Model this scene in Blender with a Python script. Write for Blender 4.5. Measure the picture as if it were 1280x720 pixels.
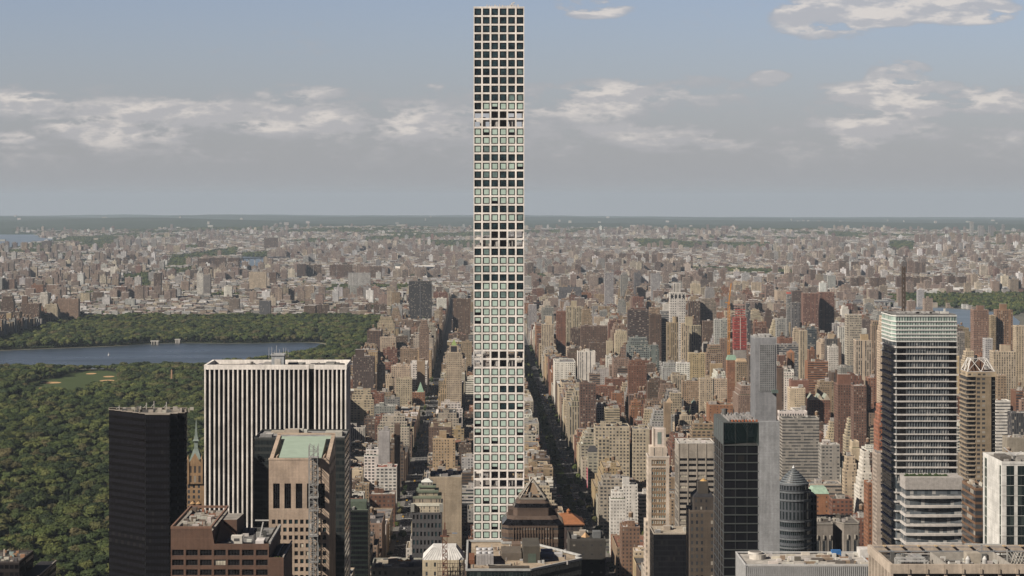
import bpy, math, random
import numpy as np
R = math.radians
scene = bpy.context.scene
for o in list(bpy.data.objects): bpy.data.objects.remove(o)

# ------------------------------------------------------------------ camera, sky, sun, exposure
F = 2577.0            # focal length in photograph pixels (1280 wide)
CX, CY, H0 = 595.0, 248.0, 320.0    # vanishing point of the avenues, eye level, eye height
cam_d = bpy.data.cameras.new("camera"); cam = bpy.data.objects.new("camera", cam_d)
scene.collection.objects.link(cam)
cam.location = (0, 0, H0); cam.rotation_euler = (R(90), 0, 0)
cam_d.sensor_width = 36; cam_d.lens = 36 * F / 1280
cam_d.shift_x = (640 - CX) / 1280; cam_d.shift_y = -(360 - CY) / 1280
cam_d.clip_start = 5; cam_d.clip_end = 200000
scene.camera = cam
SUN_EL, SUN_AZ = 36.0, 59.0         # sun is behind the camera, to the left
sd = bpy.data.lights.new("sun", 'SUN'); sun = bpy.data.objects.new("sun", sd)
scene.collection.objects.link(sun)
sd.energy = 5.0; sd.angle = R(0.5); sd.color = (1.0, 0.89, 0.755)
sx, sy, sz = (-math.sin(R(SUN_AZ)) * math.cos(R(SUN_EL)), -math.cos(R(SUN_AZ)) * math.cos(R(SUN_EL)), math.sin(R(SUN_EL)))
from mathutils import Vector
sun.rotation_euler = Vector((sx, sy, sz)).to_track_quat('Z', 'Y').to_euler()
sun.location = (-300, -300, 900)
scene.view_settings.view_transform = 'Standard'; scene.view_settings.look = 'None'
scene.view_settings.exposure = 1.0; scene.view_settings.gamma = 1
scene.render.resolution_x, scene.render.resolution_y = 1024, 576
try:
    scene.cycles.max_bounces = 5; scene.cycles.volume_bounces = 1
except Exception: pass

class NT:
    """small node helper"""
    def __init__(s, tree): s.t = tree; s.n = tree.nodes; s.l = tree.links
    def node(s, ty, **kw):
        n = s.n.new(ty)
        for k, v in kw.items(): setattr(n, k, v)
        return n
    def put(s, sock, v):
        if isinstance(v, bpy.types.NodeSocket): s.l.new(v, sock)
        elif isinstance(v, (tuple, list)) and len(v) == 3 and sock.type == 'RGBA': sock.default_value = (*v, 1)
        else: sock.default_value = v
    def m(s, op, a, b=0.0, c=0.0, clamp=False):
        n = s.node('ShaderNodeMath', operation=op, use_clamp=clamp)
        s.put(n.inputs[0], a); s.put(n.inputs[1], b)
        if op in ('MULTIPLY_ADD', 'SMOOTH_MAX', 'COMPARE'): s.put(n.inputs[2], c)
        return n.outputs[0]
    def mr(s, v, a, b, c=0.0, d=1.0, smooth=True):
        n = s.node('ShaderNodeMapRange', interpolation_type='SMOOTHSTEP' if smooth else 'LINEAR')
        s.put(n.inputs[0], v)
        for i, q in enumerate((a, b, c, d)): s.put(n.inputs[i + 1], q)
        return n.outputs[0]
    def mix(s, f, a, b, mode='MIX'):
        n = s.node('ShaderNodeMix', data_type='RGBA', blend_type=mode)
        s.put(n.inputs[0], f); s.put(n.inputs[6], a); s.put(n.inputs[7], b)
        return n.outputs[2]
    def noise(s, vec, scale, detail=3.0, rough=0.5):
        n = s.node('ShaderNodeTexNoise'); s.l.new(vec, n.inputs['Vector'])
        n.inputs['Scale'].default_value = scale; n.inputs['Detail'].default_value = detail
        n.inputs['Roughness'].default_value = rough
        return n.outputs['Fac']
    def comb(s, x, y, z=0.0):
        n = s.node('ShaderNodeCombineXYZ')
        s.put(n.inputs[0], x); s.put(n.inputs[1], y); s.put(n.inputs[2], z)
        return n.outputs[0]
    def sep(s, v):
        n = s.node('ShaderNodeSeparateXYZ'); s.l.new(v, n.inputs[0]); return n.outputs

w = bpy.data.worlds.new("World"); scene.world = w; w.use_nodes = True
t = NT(w.node_tree); t.n.clear()
out = t.node('ShaderNodeOutputWorld'); bg = t.node('ShaderNodeBackground')
tc = t.node('ShaderNodeTexCoord')
dx, dy, dz = t.sep(tc.outputs['Generated'])
zc = t.m('MAXIMUM', dz, 0.012)
sky = t.node('ShaderNodeTexSky', sky_type='NISHITA')
sky.sun_disc = False; sky.sun_elevation = R(SUN_EL); sky.sun_rotation = R(180 + SUN_AZ)
sky.altitude = 300; sky.air_density = 1.0; sky.dust_density = 1.2; sky.ozone_density = 2.2
t.l.new(t.comb(dx, dy, zc), sky.inputs[0])
ay = t.m('MAXIMUM', t.m('ABSOLUTE', dy), 0.05)
u = t.m('DIVIDE', dx, ay); v = t.m('DIVIDE', dz, ay)      # tangent of bearing and of height above the horizon
# clouds: flat-bottomed banks; layers follow height above the horizon as real cumulus rows do
cl_vec = t.comb(t.m('MULTIPLY', u, 11.0), t.m('MULTIPLY', v, 36.0), t.m('MULTIPLY', dy, 0.4))
n1 = t.noise(cl_vec, 1.0, 7.0, 0.6)
cl_vec2 = t.comb(t.m('MULTIPLY_ADD', u, 34.0, 3.1), t.m('MULTIPLY_ADD', v, 105.0, 1.7), 0.3)
n2 = t.noise(cl_vec2, 1.0, 6.0, 0.6)
def blob(cu, cv, ru, rv, amp):
    a = t.m('DIVIDE', t.m('SUBTRACT', u, cu), ru); b = t.m('DIVIDE', t.m('SUBTRACT', v, cv), rv)
    q = t.m('ADD', t.m('MULTIPLY', a, a), t.m('MULTIPLY', b, b))
    return t.m('MULTIPLY', t.mr(q, 1.0, 0.0), amp)
def UV(px, py): return (px - CX) / F, (CY - py) / F
band = t.m('MULTIPLY', t.mr(v, 0.002, 0.026), t.mr(v, 0.064, 0.040))
acc = t.m('MULTIPLY', band, 0.24)
for px, py, rx, ry, amp in ((1030, 22, 80, 32, 1.0), (1110, 12, 90, 26, .8), (1205, 12, 90, 24, .95), (740, 8, 62, 20, .8),
                            (1125, 96, 52, 34, .8), (1150, 122, 200, 30, .55), (730, 122, 150, 28, .42), (965, 97, 34, 14, .6),
                            (135, 173, 50, 13, .6), (25, 125, 70, 24, .6), (200, 150, 220, 34, .40), (375, 116, 70, 14, .45),
                            (530, 108, 30, 9, .26), (15, 172, 35, 10, .34), (1090, 165, 100, 26, .36), (470, 150, 170, 32, .34), (820, 175, 160, 26, .28), (1275, 172, 22, 12, .3),
                            (870, 110, 150, 22, .22), (-180, 60, 160, 40, .3), (1500, 90, 200, 50, .3)):
    cu, cv = UV(px, py); acc = t.m('ADD', acc, blob(cu, cv, rx / F, ry / F, amp))
# light side of the billows: compare density just below
shade_vec = t.comb(t.m('MULTIPLY_ADD', u, 34.0, 3.25), t.m('MULTIPLY_ADD', v, 105.0, 1.35), 0.3)
n4 = t.noise(t.comb(t.m('MULTIPLY', u, 95.0), t.m('MULTIPLY', v, 230.0), 0.9), 1.0, 6.0, .62)
n3 = t.noise(shade_vec, 1.0, 4.0, 0.55)
lump = t.mr(n2, .30, .68, 0.0, 1.35)
dens = t.m('ADD', t.m('ADD', t.m('MULTIPLY', t.m('SUBTRACT', n1, 0.5), 0.55), t.m('MULTIPLY', t.m('SUBTRACT', n4, 0.5), 0.55)), t.m('MULTIPLY', acc, lump))
cmask = t.mr(dens, 0.08, 0.30)
core = t.mr(dens, 0.14, 0.60)
lit = t.mr(t.m('SUBTRACT', n3, n2), -0.08, 0.10)
skyc = t.mix(t.mr(v, 0.10, -0.01, 0.12, 0.85), t.mix(1.0, sky.outputs[0], (.84, .79, .91), 'MULTIPLY'), t.mix(t.mr(v, 0.0, .045), (3.45, 3.52, 3.72), (3.45, 3.54, 3.80)))
hue = t.node('ShaderNodeHueSaturation'); hue.inputs['Saturation'].default_value = 0.92; hue.inputs['Value'].default_value = 0.96
t.l.new(skyc, hue.inputs['Color']); base = hue.outputs[0]
cs = t.mix(.55, base, (3.55, 3.55, 3.72))
ccol = t.mix(t.mr(core, .0, 1.0, .1, .75), cs, (4.45, 4.35, 4.45))
ccol = t.mix(t.m('MULTIPLY', lit, core), ccol, (6.6, 6.1, 5.7))
final = t.mix(t.m('MULTIPLY', cmask, t.mr(v, 0.002, 0.035, 0.0, 0.85)), base, ccol)
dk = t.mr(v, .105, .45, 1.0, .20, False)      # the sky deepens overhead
dk = t.m('MULTIPLY', dk, t.mr(dy, -.3, .6, .5, 1.0))      # and is dimmed behind the camera too; both dimmings cut the fill light
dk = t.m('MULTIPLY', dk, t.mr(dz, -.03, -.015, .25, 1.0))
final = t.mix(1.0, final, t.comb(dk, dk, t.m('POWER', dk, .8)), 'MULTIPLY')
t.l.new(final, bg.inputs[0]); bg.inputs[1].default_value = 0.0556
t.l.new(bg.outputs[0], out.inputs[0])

# ------------------------------------------------------------------ helpers
COL = scene.collection
def PX(x, Y): return (x - CX) * Y / F
def PZ(y, Y): return H0 - (y - CY) * Y / F
def drop(x, y):
    r2 = x * x + y * y
    return -(r2 - 5400.0 ** 2) / 14.6e6 if r2 > 5400.0 ** 2 else 0.0

def tag(o, label=None, cat=None, group=None, kind=None):
    if label: o['label'] = label
    if cat: o['category'] = cat
    if group: o['group'] = group
    if kind: o['kind'] = kind
    return o
def empty(name, loc, label, cat, group=None):
    o = bpy.data.objects.new(name, None); o.location = loc; o.empty_display_size = 2
    COL.objects.link(o); return tag(o, label, cat, group)

class MB:
    """collects faces with per-face colour and window layout, builds ONE mesh object"""
    def __init__(s): s.pc = []; s.v = []; s.f = []; s.uv = []; s.c = []; s.w = []; s.m = []
    def face(s, pts, uv=None, col=(.5, .5, .5), wp=(0, 0, 0), mi=0):
        i = len(s.v); s.v.extend(pts); n = len(pts)
        s.f.append(tuple(range(i, i + n)))
        s.uv.extend(uv if uv else [(p[0], p[1]) for p in pts])
        s.c.append((*col, 1)); s.w.append(wp); s.m.append(mi)
    def wall(s, a, b, z0, z1, col, wp=(0, 0, 0), bay=3.5, fl=3.2, mi=0):
        """wall from a to b (outside on the right hand when walking a->b ... normal = dir x up)"""
        L = math.hypot(b[0] - a[0], b[1] - a[1])
        n = max(1, round(L / bay)); k = max(1, round((z1 - z0) / fl))
        s.face([(a[0], a[1], z0), (b[0], b[1], z0), (b[0], b[1], z1), (a[0], a[1], z1)], [(0, 0), (n, 0), (n, k), (0, k)], col, wp, mi)
    def prism(s, poly, z0, z1, col, wp=(0, 0, 0), bay=3.5, fl=3.2, mi=0, top=True, tcol=None, tmi=None, inset=0):
        n = len(poly); s.pc.append(len(s.f))
        for i in range(n): s.wall(poly[i], poly[(i + 1) % n], z0, z1, col, wp, bay, fl, mi)
        if top: s.face([(p[0], p[1], z1) for p in poly], None, tcol or col, (0, 0, 0), mi if tmi is None else tmi)
    def box(s, x0, x1, y0, y1, z0, z1, col=(.5, .5, .5), wp=(0, 0, 0), bay=3.5, fl=3.2, mi=0, tcol=None, tmi=None, bottom=False):
        s.prism([(x0, y0), (x1, y0), (x1, y1), (x0, y1)], z0, z1, col, wp, bay, fl, mi, True, tcol, tmi)
        if bottom: s.face([(x0, y1, z0), (x1, y1, z0), (x1, y0, z0), (x0, y0, z0)], None, col, (0, 0, 0), mi)
    def parapet(s, x0, x1, y0, y1, z0, z1, th, col, mi=0):
        """ring round a flat roof, open in the middle"""
        s.box(x0, x1, y0, y0 + th, z0, z1, col, mi=mi); s.box(x0, x1, y1 - th, y1, z0, z1, col, mi=mi)
        s.box(x0, x0 + th, y0 + th, y1 - th, z0, z1, col, mi=mi); s.box(x1 - th, x1, y0 + th, y1 - th, z0, z1, col, mi=mi)
    def ring(s, cx, cy, r, n, ph=0.0): return [(cx + r * math.cos(ph + 2 * math.pi * i / n), cy + r * math.sin(ph + 2 * math.pi * i / n)) for i in range(n)]
    def cyl(s, cx, cy, r, z0, z1, n=10, col=(.5, .5, .5), mi=0, wp=(0, 0, 0), bay=3.5, fl=3.2, r2=None):
        if r2 is None: s.prism(s.ring(cx, cy, r, n), z0, z1, col, wp, bay, fl, mi)
        else: s.frustum(s.ring(cx, cy, r, n), s.ring(cx, cy, r2, n), z0, z1, col, mi=mi)
    def frustum(s, p0, p1, z0, z1, col, mi=0, wp=(0, 0, 0), top=True, nu=1, nv=1):
        n = len(p0); s.pc.append(len(s.f))
        for i in range(n):
            j = (i + 1) % n
            s.face([(*p0[i], z0), (*p0[j], z0), (*p1[j], z1), (*p1[i], z1)], [(0, 0), (nu, 0), (nu, nv), (0, nv)], col, wp, mi)
        if top: s.face([(*p, z1) for p in p1], None, col, (0, 0, 0), mi)
    def cone(s, cx, cy, r, z0, z1, n=10, col=(.5, .5, .5), mi=0):
        p = s.ring(cx, cy, r, n); s.pc.append(len(s.f))
        for i in range(n): s.face([(*p[i], z0), (*p[(i + 1) % n], z0), (cx, cy, z1)], None, col, (0, 0, 0), mi)
    def bar(s, a, b, r, col=(.5, .5, .5), mi=0):
        """square bar between two 3-D points"""
        s.pc.append(len(s.f)); a = Vector(a); b = Vector(b); d = (b - a).normalized()
        up = Vector((0, 0, 1)) if abs(d.z) < .9 else Vector((1, 0, 0))
        p = d.cross(up).normalized() * r; q = d.cross(p).normalized() * r
        A = [a + p + q, a - p + q, a - p - q, a + p - q]; B = [x + (b - a) for x in A]
        for i in range(4):
            j = (i + 1) % 4; s.face([tuple(A[j]), tuple(A[i]), tuple(B[i]), tuple(B[j])], None, col, (0, 0, 0), mi)
        s.face([tuple(x) for x in A], None, col, (0, 0, 0), mi); s.face([tuple(x) for x in reversed(B)], None, col, (0, 0, 0), mi)
    def build(s, name, mats, parent=None, origin=None, smooth=False):
        me = bpy.data.meshes.new(name)
        v = s.v
        if origin is not None:
            ox, oy, oz = origin; v = [(a - ox, b - oy, c - oz) for a, b, c in v]
        me.from_pydata(v, [], s.f)
        if not isinstance(mats, (list, tuple)): mats = [mats]
        for m in mats: me.materials.append(m)
        me.polygons.foreach_set('material_index', s.m)
        uvl = me.uv_layers.new(name='uv'); uvl.data.foreach_set('uv', np.array(s.uv, 'f').ravel())
        a = me.attributes.new('bcol', 'FLOAT_COLOR', 'FACE'); a.data.foreach_set('color', np.array(s.c, 'f').ravel())
        a = me.attributes.new('wp', 'FLOAT_VECTOR', 'FACE'); a.data.foreach_set('vector', np.array(s.w, 'f').ravel())
        if smooth: me.polygons.foreach_set('use_smooth', [True] * len(me.polygons))
        me.update()
        o = bpy.data.objects.new(name, me); COL.objects.link(o)
        if parent is not None:
            o.parent = parent
            if origin is None: o.location = tuple(-c for c in parent.location) if parent.type == 'EMPTY' and parent.parent is None else (0, 0, 0)
            # children are modelled in world coordinates; shift back by the parent's world base
            if origin is None and parent.parent is not None: o.location = (0, 0, 0)
        elif origin is not None: o.location = origin
        return o
SPLIT = [True]
def part(mb, name, mat, parent, **kw):
    if name == 'roof_equipment' and SPLIT[0] and len(mb.pc) > 1:
        ends = mb.pc[1:] + [len(mb.f)]
        for a, b in zip(mb.pc, ends):
            q = MB(); o = None
            for i in range(a, b): q.face([mb.v[k] for k in mb.f[i]], None, mb.c[i][:3], mb.w[i], mb.m[i])
            if q.f: o = q.build('roof_unit', mat, parent)
        return o
    """child (or grandchild) modelled in world coordinates"""
    return mb.build(name, mat, parent, **kw)

# ------------------------------------------------------------------ materials
def newmat(name):
    m = bpy.data.materials.new(name); m.use_nodes = True
    t = NT(m.node_tree); b = t.n['Principled BSDF']; return m, t, b
def simple(name, col, rough=.7, metal=0.0, var=.25, scale=.6, spec=.3):
    m, t, b = newmat(name)
    g = t.node('ShaderNodeNewGeometry')
    n = t.noise(g.outputs['Position'], scale, 4.0)
    c = t.mix(n, tuple(.585 * x * (1 - var) for x in col), tuple(min(1, .585 * x * (1 + var)) for x in col))
    t.l.new(c, b.inputs['Base Color']); b.inputs['Roughness'].default_value = rough
    b.inputs['Metallic'].default_value = metal; b.inputs['Specular IOR Level'].default_value = spec
    return m
def masonry_mat(name='masonry_facade', g0=(.012, .014, .018), g1=(.05, .055, .06), blind=(.22, .205, .18), bl=.80, rough=.18, spec=.35):
    m, t, b = newmat(name)
    at = t.node('ShaderNodeAttribute', attribute_name='bcol'); wa = t.node('ShaderNodeAttribute', attribute_name='wp')
    uv = t.node('ShaderNodeUVMap', uv_map='uv'); U, V, _ = t.sep(uv.outputs[0])
    ww, wh, seed = t.sep(wa.outputs['Vector'])
    fu = t.m('ABSOLUTE', t.m('SUBTRACT', t.m('FRACT', U), .5)); fv = t.m('ABSOLUTE', t.m('SUBTRACT', t.m('FRACT', V), .5))
    mask = t.m('MULTIPLY', t.m('LESS_THAN', fu, t.m('MULTIPLY', ww, .5)), t.m('LESS_THAN', fv, t.m('MULTIPLY', wh, .5)))
    wn = t.node('ShaderNodeTexWhiteNoise', noise_dimensions='3D')
    t.l.new(t.comb(t.m('FLOOR', U), t.m('FLOOR', V), t.m('MULTIPLY', seed, 91.7)), wn.inputs[0])
    rnd = wn.outputs['Value']
    # some bays are left blank or run as blind piers, so facades do not read as one even grid
    wn2 = t.node('ShaderNodeTexWhiteNoise', noise_dimensions='2D')
    t.l.new(t.comb(t.m('FLOOR', U), t.m('MULTIPLY', seed, 37.3)), wn2.inputs[0])
    blank = t.m('GREATER_THAN', wn2.outputs['Value'], t.m('MULTIPLY_ADD', t.m('GREATER_THAN', ww, .8), 1.0, .90))
    mask = t.m('MULTIPLY', mask, t.m('SUBTRACT', 1.0, blank))
    gl = t.mix(t.mr(rnd, bl, bl + .08), t.mix(rnd, g0, g1), blind)
    g = t.node('ShaderNodeNewGeometry')
    n = t.noise(g.outputs['Position'], .11, 4.0, .6)
    n2 = t.noise(g.outputs['Position'], .9, 3.0, .6)
    k = t.m('ADD', t.mr(n, .25, .75, .74, 1.16), t.mr(n2, .2, .8, -.10, .10))
    # sill and floor line, slightly paler
    line = t.m('GREATER_THAN', t.m('FRACT', V), .93)
    k = t.m('MULTIPLY', k, t.m('MULTIPLY_ADD', line, .12, 1.0))
    # rain streaks
    px, py, pz = t.sep(g.outputs['Position'])
    st = t.noise(t.comb(t.m('MULTIPLY', px, .9), t.m('MULTIPLY', py, .9), t.m('MULTIPLY', pz, .06)), 1.0, 3.0)
    k = t.m('MULTIPLY', k, t.mr(st, .35, .7, .9, 1.06))
    k = t.m('MULTIPLY', k, .58)
    wallc = t.mix(1.0, at.outputs['Color'], t.comb(k, k, k), 'MULTIPLY')
    soft = t.mr(t.m('FRACT', t.m('MULTIPLY', seed, 13.37)), .0, 1.0, .0, .42)
    gl = t.mix(soft, gl, t.mix(.55, wallc, (.02, .02, .025)))
    t.l.new(t.mix(mask, wallc, gl), b.inputs['Base Color'])
    t.l.new(t.m('MULTIPLY_ADD', mask, rough - .88, .88), b.inputs['Roughness'])
    b.inputs['Specular IOR Level'].default_value = spec
    return m
def roof_mat():
    m, t, b = newmat('roofing')
    at = t.node('ShaderNodeAttribute', attribute_name='bcol'); g = t.node('ShaderNodeNewGeometry')
    n = t.noise(g.outputs['Position'], .13, 5.0, .65); n2 = t.noise(g.outputs['Position'], .8, 3.0)
    k = t.m('ADD', t.mr(n, .25, .75, .34, .74), t.mr(n2, .2, .8, -.09, .09))
    t.l.new(t.mix(1.0, at.outputs['Color'], t.comb(k, k, k), 'MULTIPLY'), b.inputs['Base Color'])
    b.inputs['Roughness'].default_value = .9; b.inputs['Specular IOR Level'].default_value = .15
    return m
def attr_mat(name, rough=.8, spec=.3, metal=0.0):
    m, t, b = newmat(name)
    at = t.node('ShaderNodeAttribute', attribute_name='bcol'); g = t.node('ShaderNodeNewGeometry')
    n2 = t.noise(g.outputs['Position'], .5, 4.0)
    k = t.mr(n2, .2, .8, .46, .67)
    t.l.new(t.mix(1.0, at.outputs['Color'], t.comb(k, k, k), 'MULTIPLY'), b.inputs['Base Color'])
    b.inputs['Roughness'].default_value = rough; b.inputs['Specular IOR Level'].default_value = spec; b.inputs['Metallic'].default_value = metal
    return m
def glass_mat(name, col, rough=.06, spec=.6, var=.5):
    m, t, b = newmat(name)
    g = t.node('ShaderNodeNewGeometry'); oi = t.node('ShaderNodeObjectInfo')
    n = t.noise(g.outputs['Position'], .35, 2.0)
    k = t.m('ADD', t.mr(n, .3, .7, 1 - var, 1 + var), t.m('MULTIPLY', t.m('SUBTRACT', oi.outputs['Random'], .5), var))
    t.l.new(t.mix(1.0, col, t.comb(k, k, k), 'MULTIPLY'), b.inputs['Base Color'])
    b.inputs['Roughness'].default_value = rough; b.inputs['Specular IOR Level'].default_value = spec
    bm = t.node('ShaderNodeBump'); bm.inputs['Strength'].default_value = .04; bm.inputs['Distance'].default_value = .3
    t.l.new(t.noise(g.outputs['Position'], .25, 2.0), bm.inputs['Height']); t.l.new(bm.outputs[0], b.inputs['Normal'])
    return m
M_WALL = masonry_mat(); M_BLACKF = masonry_mat('black_curtain_wall', (.002, .002, .003), (.006, .006, .008), (.014, .013, .012), .93, .25, .06)
M_GLASSF = masonry_mat('glass_curtain_wall', (.004, .007, .008), (.010, .016, .017), (.03, .04, .038), .90, .10, .30)
M_ROOF = roof_mat(); M_PAINT = attr_mat('painted_metal', .5, .4); M_MISC = attr_mat('plain_surface', .85, .2)
G_BLACK = glass_mat('black_glass', (.006, .006, .007), .10, .2); G_DARK = glass_mat('dark_glass', (.014, .026, .030), .08, .4)
G_SHADE = glass_mat('green_glass_with_blind', (.29, .375, .335), .25, .35, .08); G_GREEN = glass_mat('green_glass', (.10, .145, .14), .08, .5, .25)
G_BLIND = glass_mat('window_with_blind', (.30, .28, .23), .3, .3, .3); G_TEAL = glass_mat('teal_glass', (.008, .030, .034), .06, .5)
M_COPPER = simple('green_copper', (.33, .42, .35), .75, 0, .18, .25)
M_METAL = simple('grey_metal', (.34, .35, .36), .45, .4, .3, 1.5)
M_WHITE = simple('white_painted_metal', (.72, .71, .68), .5, 0, .12, 1.0)
M_DARK = simple('dark_metal', (.05, .05, .055), .5, .2, .3, 1.0)
# ------------------------------------------------------------------ the setting
def hill(x, y):
    r = math.hypot(x, y)
    if r < 9500 or (x < -.200 * y and y < 19500): return 0.0
    k = min(1, (r - 9500) / 16000)
    a = math.sin(x / 1700 + 1.3) * math.sin(y / 2600 + .4) + .6 * math.sin(x / 800 + y / 2100) + .35 * math.sin(x / 370 - y / 900 + 2)
    left = 1.25 if x < -600 else 1.25 - min(.75, (x + 600) / 9000)
    return k * k * max(0.0, 60 + 28 * a) * .8 * left * min(1, max(0, (r - 9500) / 6000))
def gz(x, y): return drop(x, y) + hill(x, y)

def ground_material():
    m, t, b = newmat('city_ground')
    g = t.node('ShaderNodeNewGeometry'); x, y, z = t.sep(g.outputs['Position'])
    n = t.noise(g.outputs['Position'], .0016, 6.0, .62); n2 = t.noise(g.outputs['Position'], .012, 5.0, .65); n3 = t.noise(g.outputs['Position'], .08, 4.0, .6)
    city = t.mix(n2, (.057, .055, .053), (.12, .114, .10)); city = t.mix(t.mr(n3, .52, .66), city, (.05, .075, .03))
    wood = t.mix(n2, (.016, .026, .015), (.036, .047, .027))
    far = t.mr(y, 12500, 19000); f = t.m('ADD', far, t.mr(n, .52, .60, 0, .8), clamp=True)
    f = t.m('MULTIPLY', f, t.mr(y, 5400, 7000))
    t.l.new(t.mix(f, city, wood), b.inputs['Base Color']); b.inputs['Roughness'].default_value = .95; b.inputs['Specular IOR Level'].default_value = .1
    return m
def make_ground():
    mb = MB(); rs = [0, 600, 1500, 3000, 4200, 5400] + [5400 + 500 * i for i in range(1, 40)] + [25400 + 1000 * i for i in range(1, 36)]
    na = 96; a0, a1 = R(-40), R(40)
    vv = []; ff = []
    rows = [-400] + rs
    for yy in rows:
        for i in range(na + 1):
            xx = (i / na - .5) * 2 * (max(yy, 0) * .36 + 2600)
            vv.append((xx, yy, gz(xx, yy)))
    for j in range(len(rows) - 1):
        for i in range(na):
            k = j * (na + 1) + i; ff.append((k, k + 1, k + na + 2, k + na + 1))
    me = bpy.data.meshes.new('ground'); me.from_pydata(vv, [], ff); me.materials.append(ground_material())
    o = bpy.data.objects.new('ground', me); COL.objects.link(o); o['kind'] = 'structure'
    o['label'] = 'grey city ground running out to wooded land at the horizon'
make_ground()
def struct(name, mb, mat, label=None):
    o = mb.build(name, mat); o['kind'] = 'structure'
    if label: o['label'] = label
    return o
def sheet(pts, z): 
    mb = MB(); mb.face([(x, y, z) for x, y in pts]); return mb
def water_mat(name, col, rough, spec=.25):
    m, t, b = newmat(name)
    b.inputs['Base Color'].default_value = (*col, 1); b.inputs['Roughness'].default_value = rough; b.inputs['Specular IOR Level'].default_value = spec
    g = t.node('ShaderNodeNewGeometry'); x, y, z = t.sep(g.outputs['Position'])
    bm = t.node('ShaderNodeBump'); bm.inputs['Strength'].default_value = .5; bm.inputs['Distance'].default_value = .5
    t.l.new(t.noise(t.comb(t.m('MULTIPLY', x, .05), t.m('MULTIPLY', y, .12), 0.0), 1.0, 6.0, .7), bm.inputs['Height']); t.l.new(bm.outputs[0], b.inputs['Normal'])
    n = t.noise(t.comb(t.m('MULTIPLY', x, .004), t.m('MULTIPLY', y, .010), 0.0), 1.0, 4.0)
    t.l.new(t.m('MULTIPLY_ADD', n, .35, rough - .1), b.inputs['Roughness'])
    t.l.new(t.mix(n, tuple(c * .85 for c in col), tuple(c * 1.2 for c in col)), b.inputs['Base Color'])
    return m
M_WATER = water_mat('lake_water', (.022, .031, .041), .24, .2); M_RIVER = water_mat('river_water', (.075, .10, .125), .3)
M_ASPH = simple('asphalt', (.042, .042, .046), .9, 0, .3, .2, .2); M_WALK = simple('pavement_concrete', (.17, .165, .155), .9, 0, .2, .3, .2)
M_LINE = simple('road_paint', (.7, .7, .66), .7, 0, .1, 1); M_GRASS = simple('grass', (.055, .085, .025), .95, 0, .35, .03, .1)
M_LAWN = simple('mown_lawn', (.060, .085, .030), .95, 0, .2, .05, .1); M_SAND = simple('infield_clay', (.55, .36, .19), .95, 0, .15, .2, .1)
M_PARKG = simple('park_floor', (.035, .050, .020), .95, 0, .4, .02, .1)
# avenues: (centre x, half width incl. pavements, carriageway half width)
AVE = {'fifth': (-222, 15, 8.5), 'madison': (-67, 12, 7.5), 'park': (97, 21.5, 17), 'lexington': (252, 12, 8), 'third': (407, 15, 10), 'second': (623, 15, 10), 'first': (851, 15, 10), 'york': (1053, 12, 8), 'east_end': (1247, 12, 8)}
aves = sorted(AVE.values()); 
def sy(s): return (s - 42.5) * 80.5
rd = MB(); wk = MB(); ln = MB(); md = MB()
for nme, (cx, hw, cw) in AVE.items():
    y0, y1 = (1000, 5434) if nme == 'fifth' else (900, 6600)
    if nme == 'east_end': y0, y1 = 2900, 3950
    if nme == 'york': y1 = 4200
    rd.box(cx - cw, cx + cw, y0, y1, -.5, .05)
    wk.box(cx - hw, cx - cw, y0, y1, -.5, .19); wk.box(cx + cw, cx + hw, y0, y1, -.5, .19)
for s in range(56, 124):
    big = s in (57, 59, 72, 79, 86, 96, 106, 110, 116); h = 9 if big else 5.2; y = sy(s)
    xs = [a for a in aves]
    for a, b in zip(xs[:-1], xs[1:]):
        rd.box(a[0] + a[2], b[0] - b[2], y - h, y + h, -.5, .06)
    # crossings painted on the avenues
    for cx, hw, cw in (AVE['madison'], AVE['park'], AVE['lexington'], AVE['third']):
        if s < 84:
            n = int(cw * 2 / 1.2)
            for k in range(n):
                for q in (y - h - 3.5, y + h + .7): ln.face([(cx - cw + .3 + k * 1.2, q, .075), (cx - cw + .9 + k * 1.2, q, .075), (cx - cw + .9 + k * 1.2, q + 2.8, .075), (cx - cw + .3 + k * 1.2, q + 2.8, .075)])
    if 56 < s < 97: md.box(91.5, 102.5, y + h + 6, y + 80.5 - h - 6, 0, .35)
for cx, hw, cw in (AVE['madison'], AVE['park'], AVE['lexington']):
    for lane in ((-3.6, 0, 3.6) if cw < 12 else (-13.4, -9.6, 9.6, 13.4)):
        for k in range(120): 
            y = 1500 + k * 14; ln.face([(cx + lane - .09, y, .075), (cx + lane + .09, y, .075), (cx + lane + .09, y + 5, .075), (cx + lane - .09, y + 5, .075)])
struct('road', rd, M_ASPH, 'straight asphalt avenues and cross streets of the street grid')
struct('pavement', wk, M_WALK); struct('road_marking', ln, M_LINE); struct('median', md, M_GRASS, 'planted green strip down the middle of the wide avenue')
# park and its lake
struct('park_ground', sheet([(-1042, 1345), (-238, 1345), (-238, 5425), (-1042, 5425)], .12), M_PARKG)
RES = [(-1290, 3950), (-1100, 3860), (-800, 3850), (-520, 3900), (-400, 3990), (-352, 4130), (-322, 4300), (-317, 4450), (-330, 4530), (-372, 4585), (-450, 4560), (-540, 4540), (-640, 4560), (-700, 4545), (-790, 4450), (-900, 4390), (-1000, 4330), (-1040, 4300)]
def smoothpoly(p, it=2):
    for _ in range(it):
        q = []
        for i in range(len(p)):
            a, b = p[i], p[(i + 1) % len(p)]
            q += [(a[0] * .75 + b[0] * .25, a[1] * .75 + b[1] * .25), (a[0] * .25 + b[0] * .75, a[1] * .25 + b[1] * .75)]
        p = q
    return p
RES = [(max(-1036, x), y) for x, y in smoothpoly(RES)]
bank = [(x + (x + 650) * .02 + 0, y + (7 if y > 4200 else -7)) for x, y in RES]
struct('bank', sheet(bank, .25), simple('dry_bank', (.30, .27, .20), .95, 0, .3, .1, .1))
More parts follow.
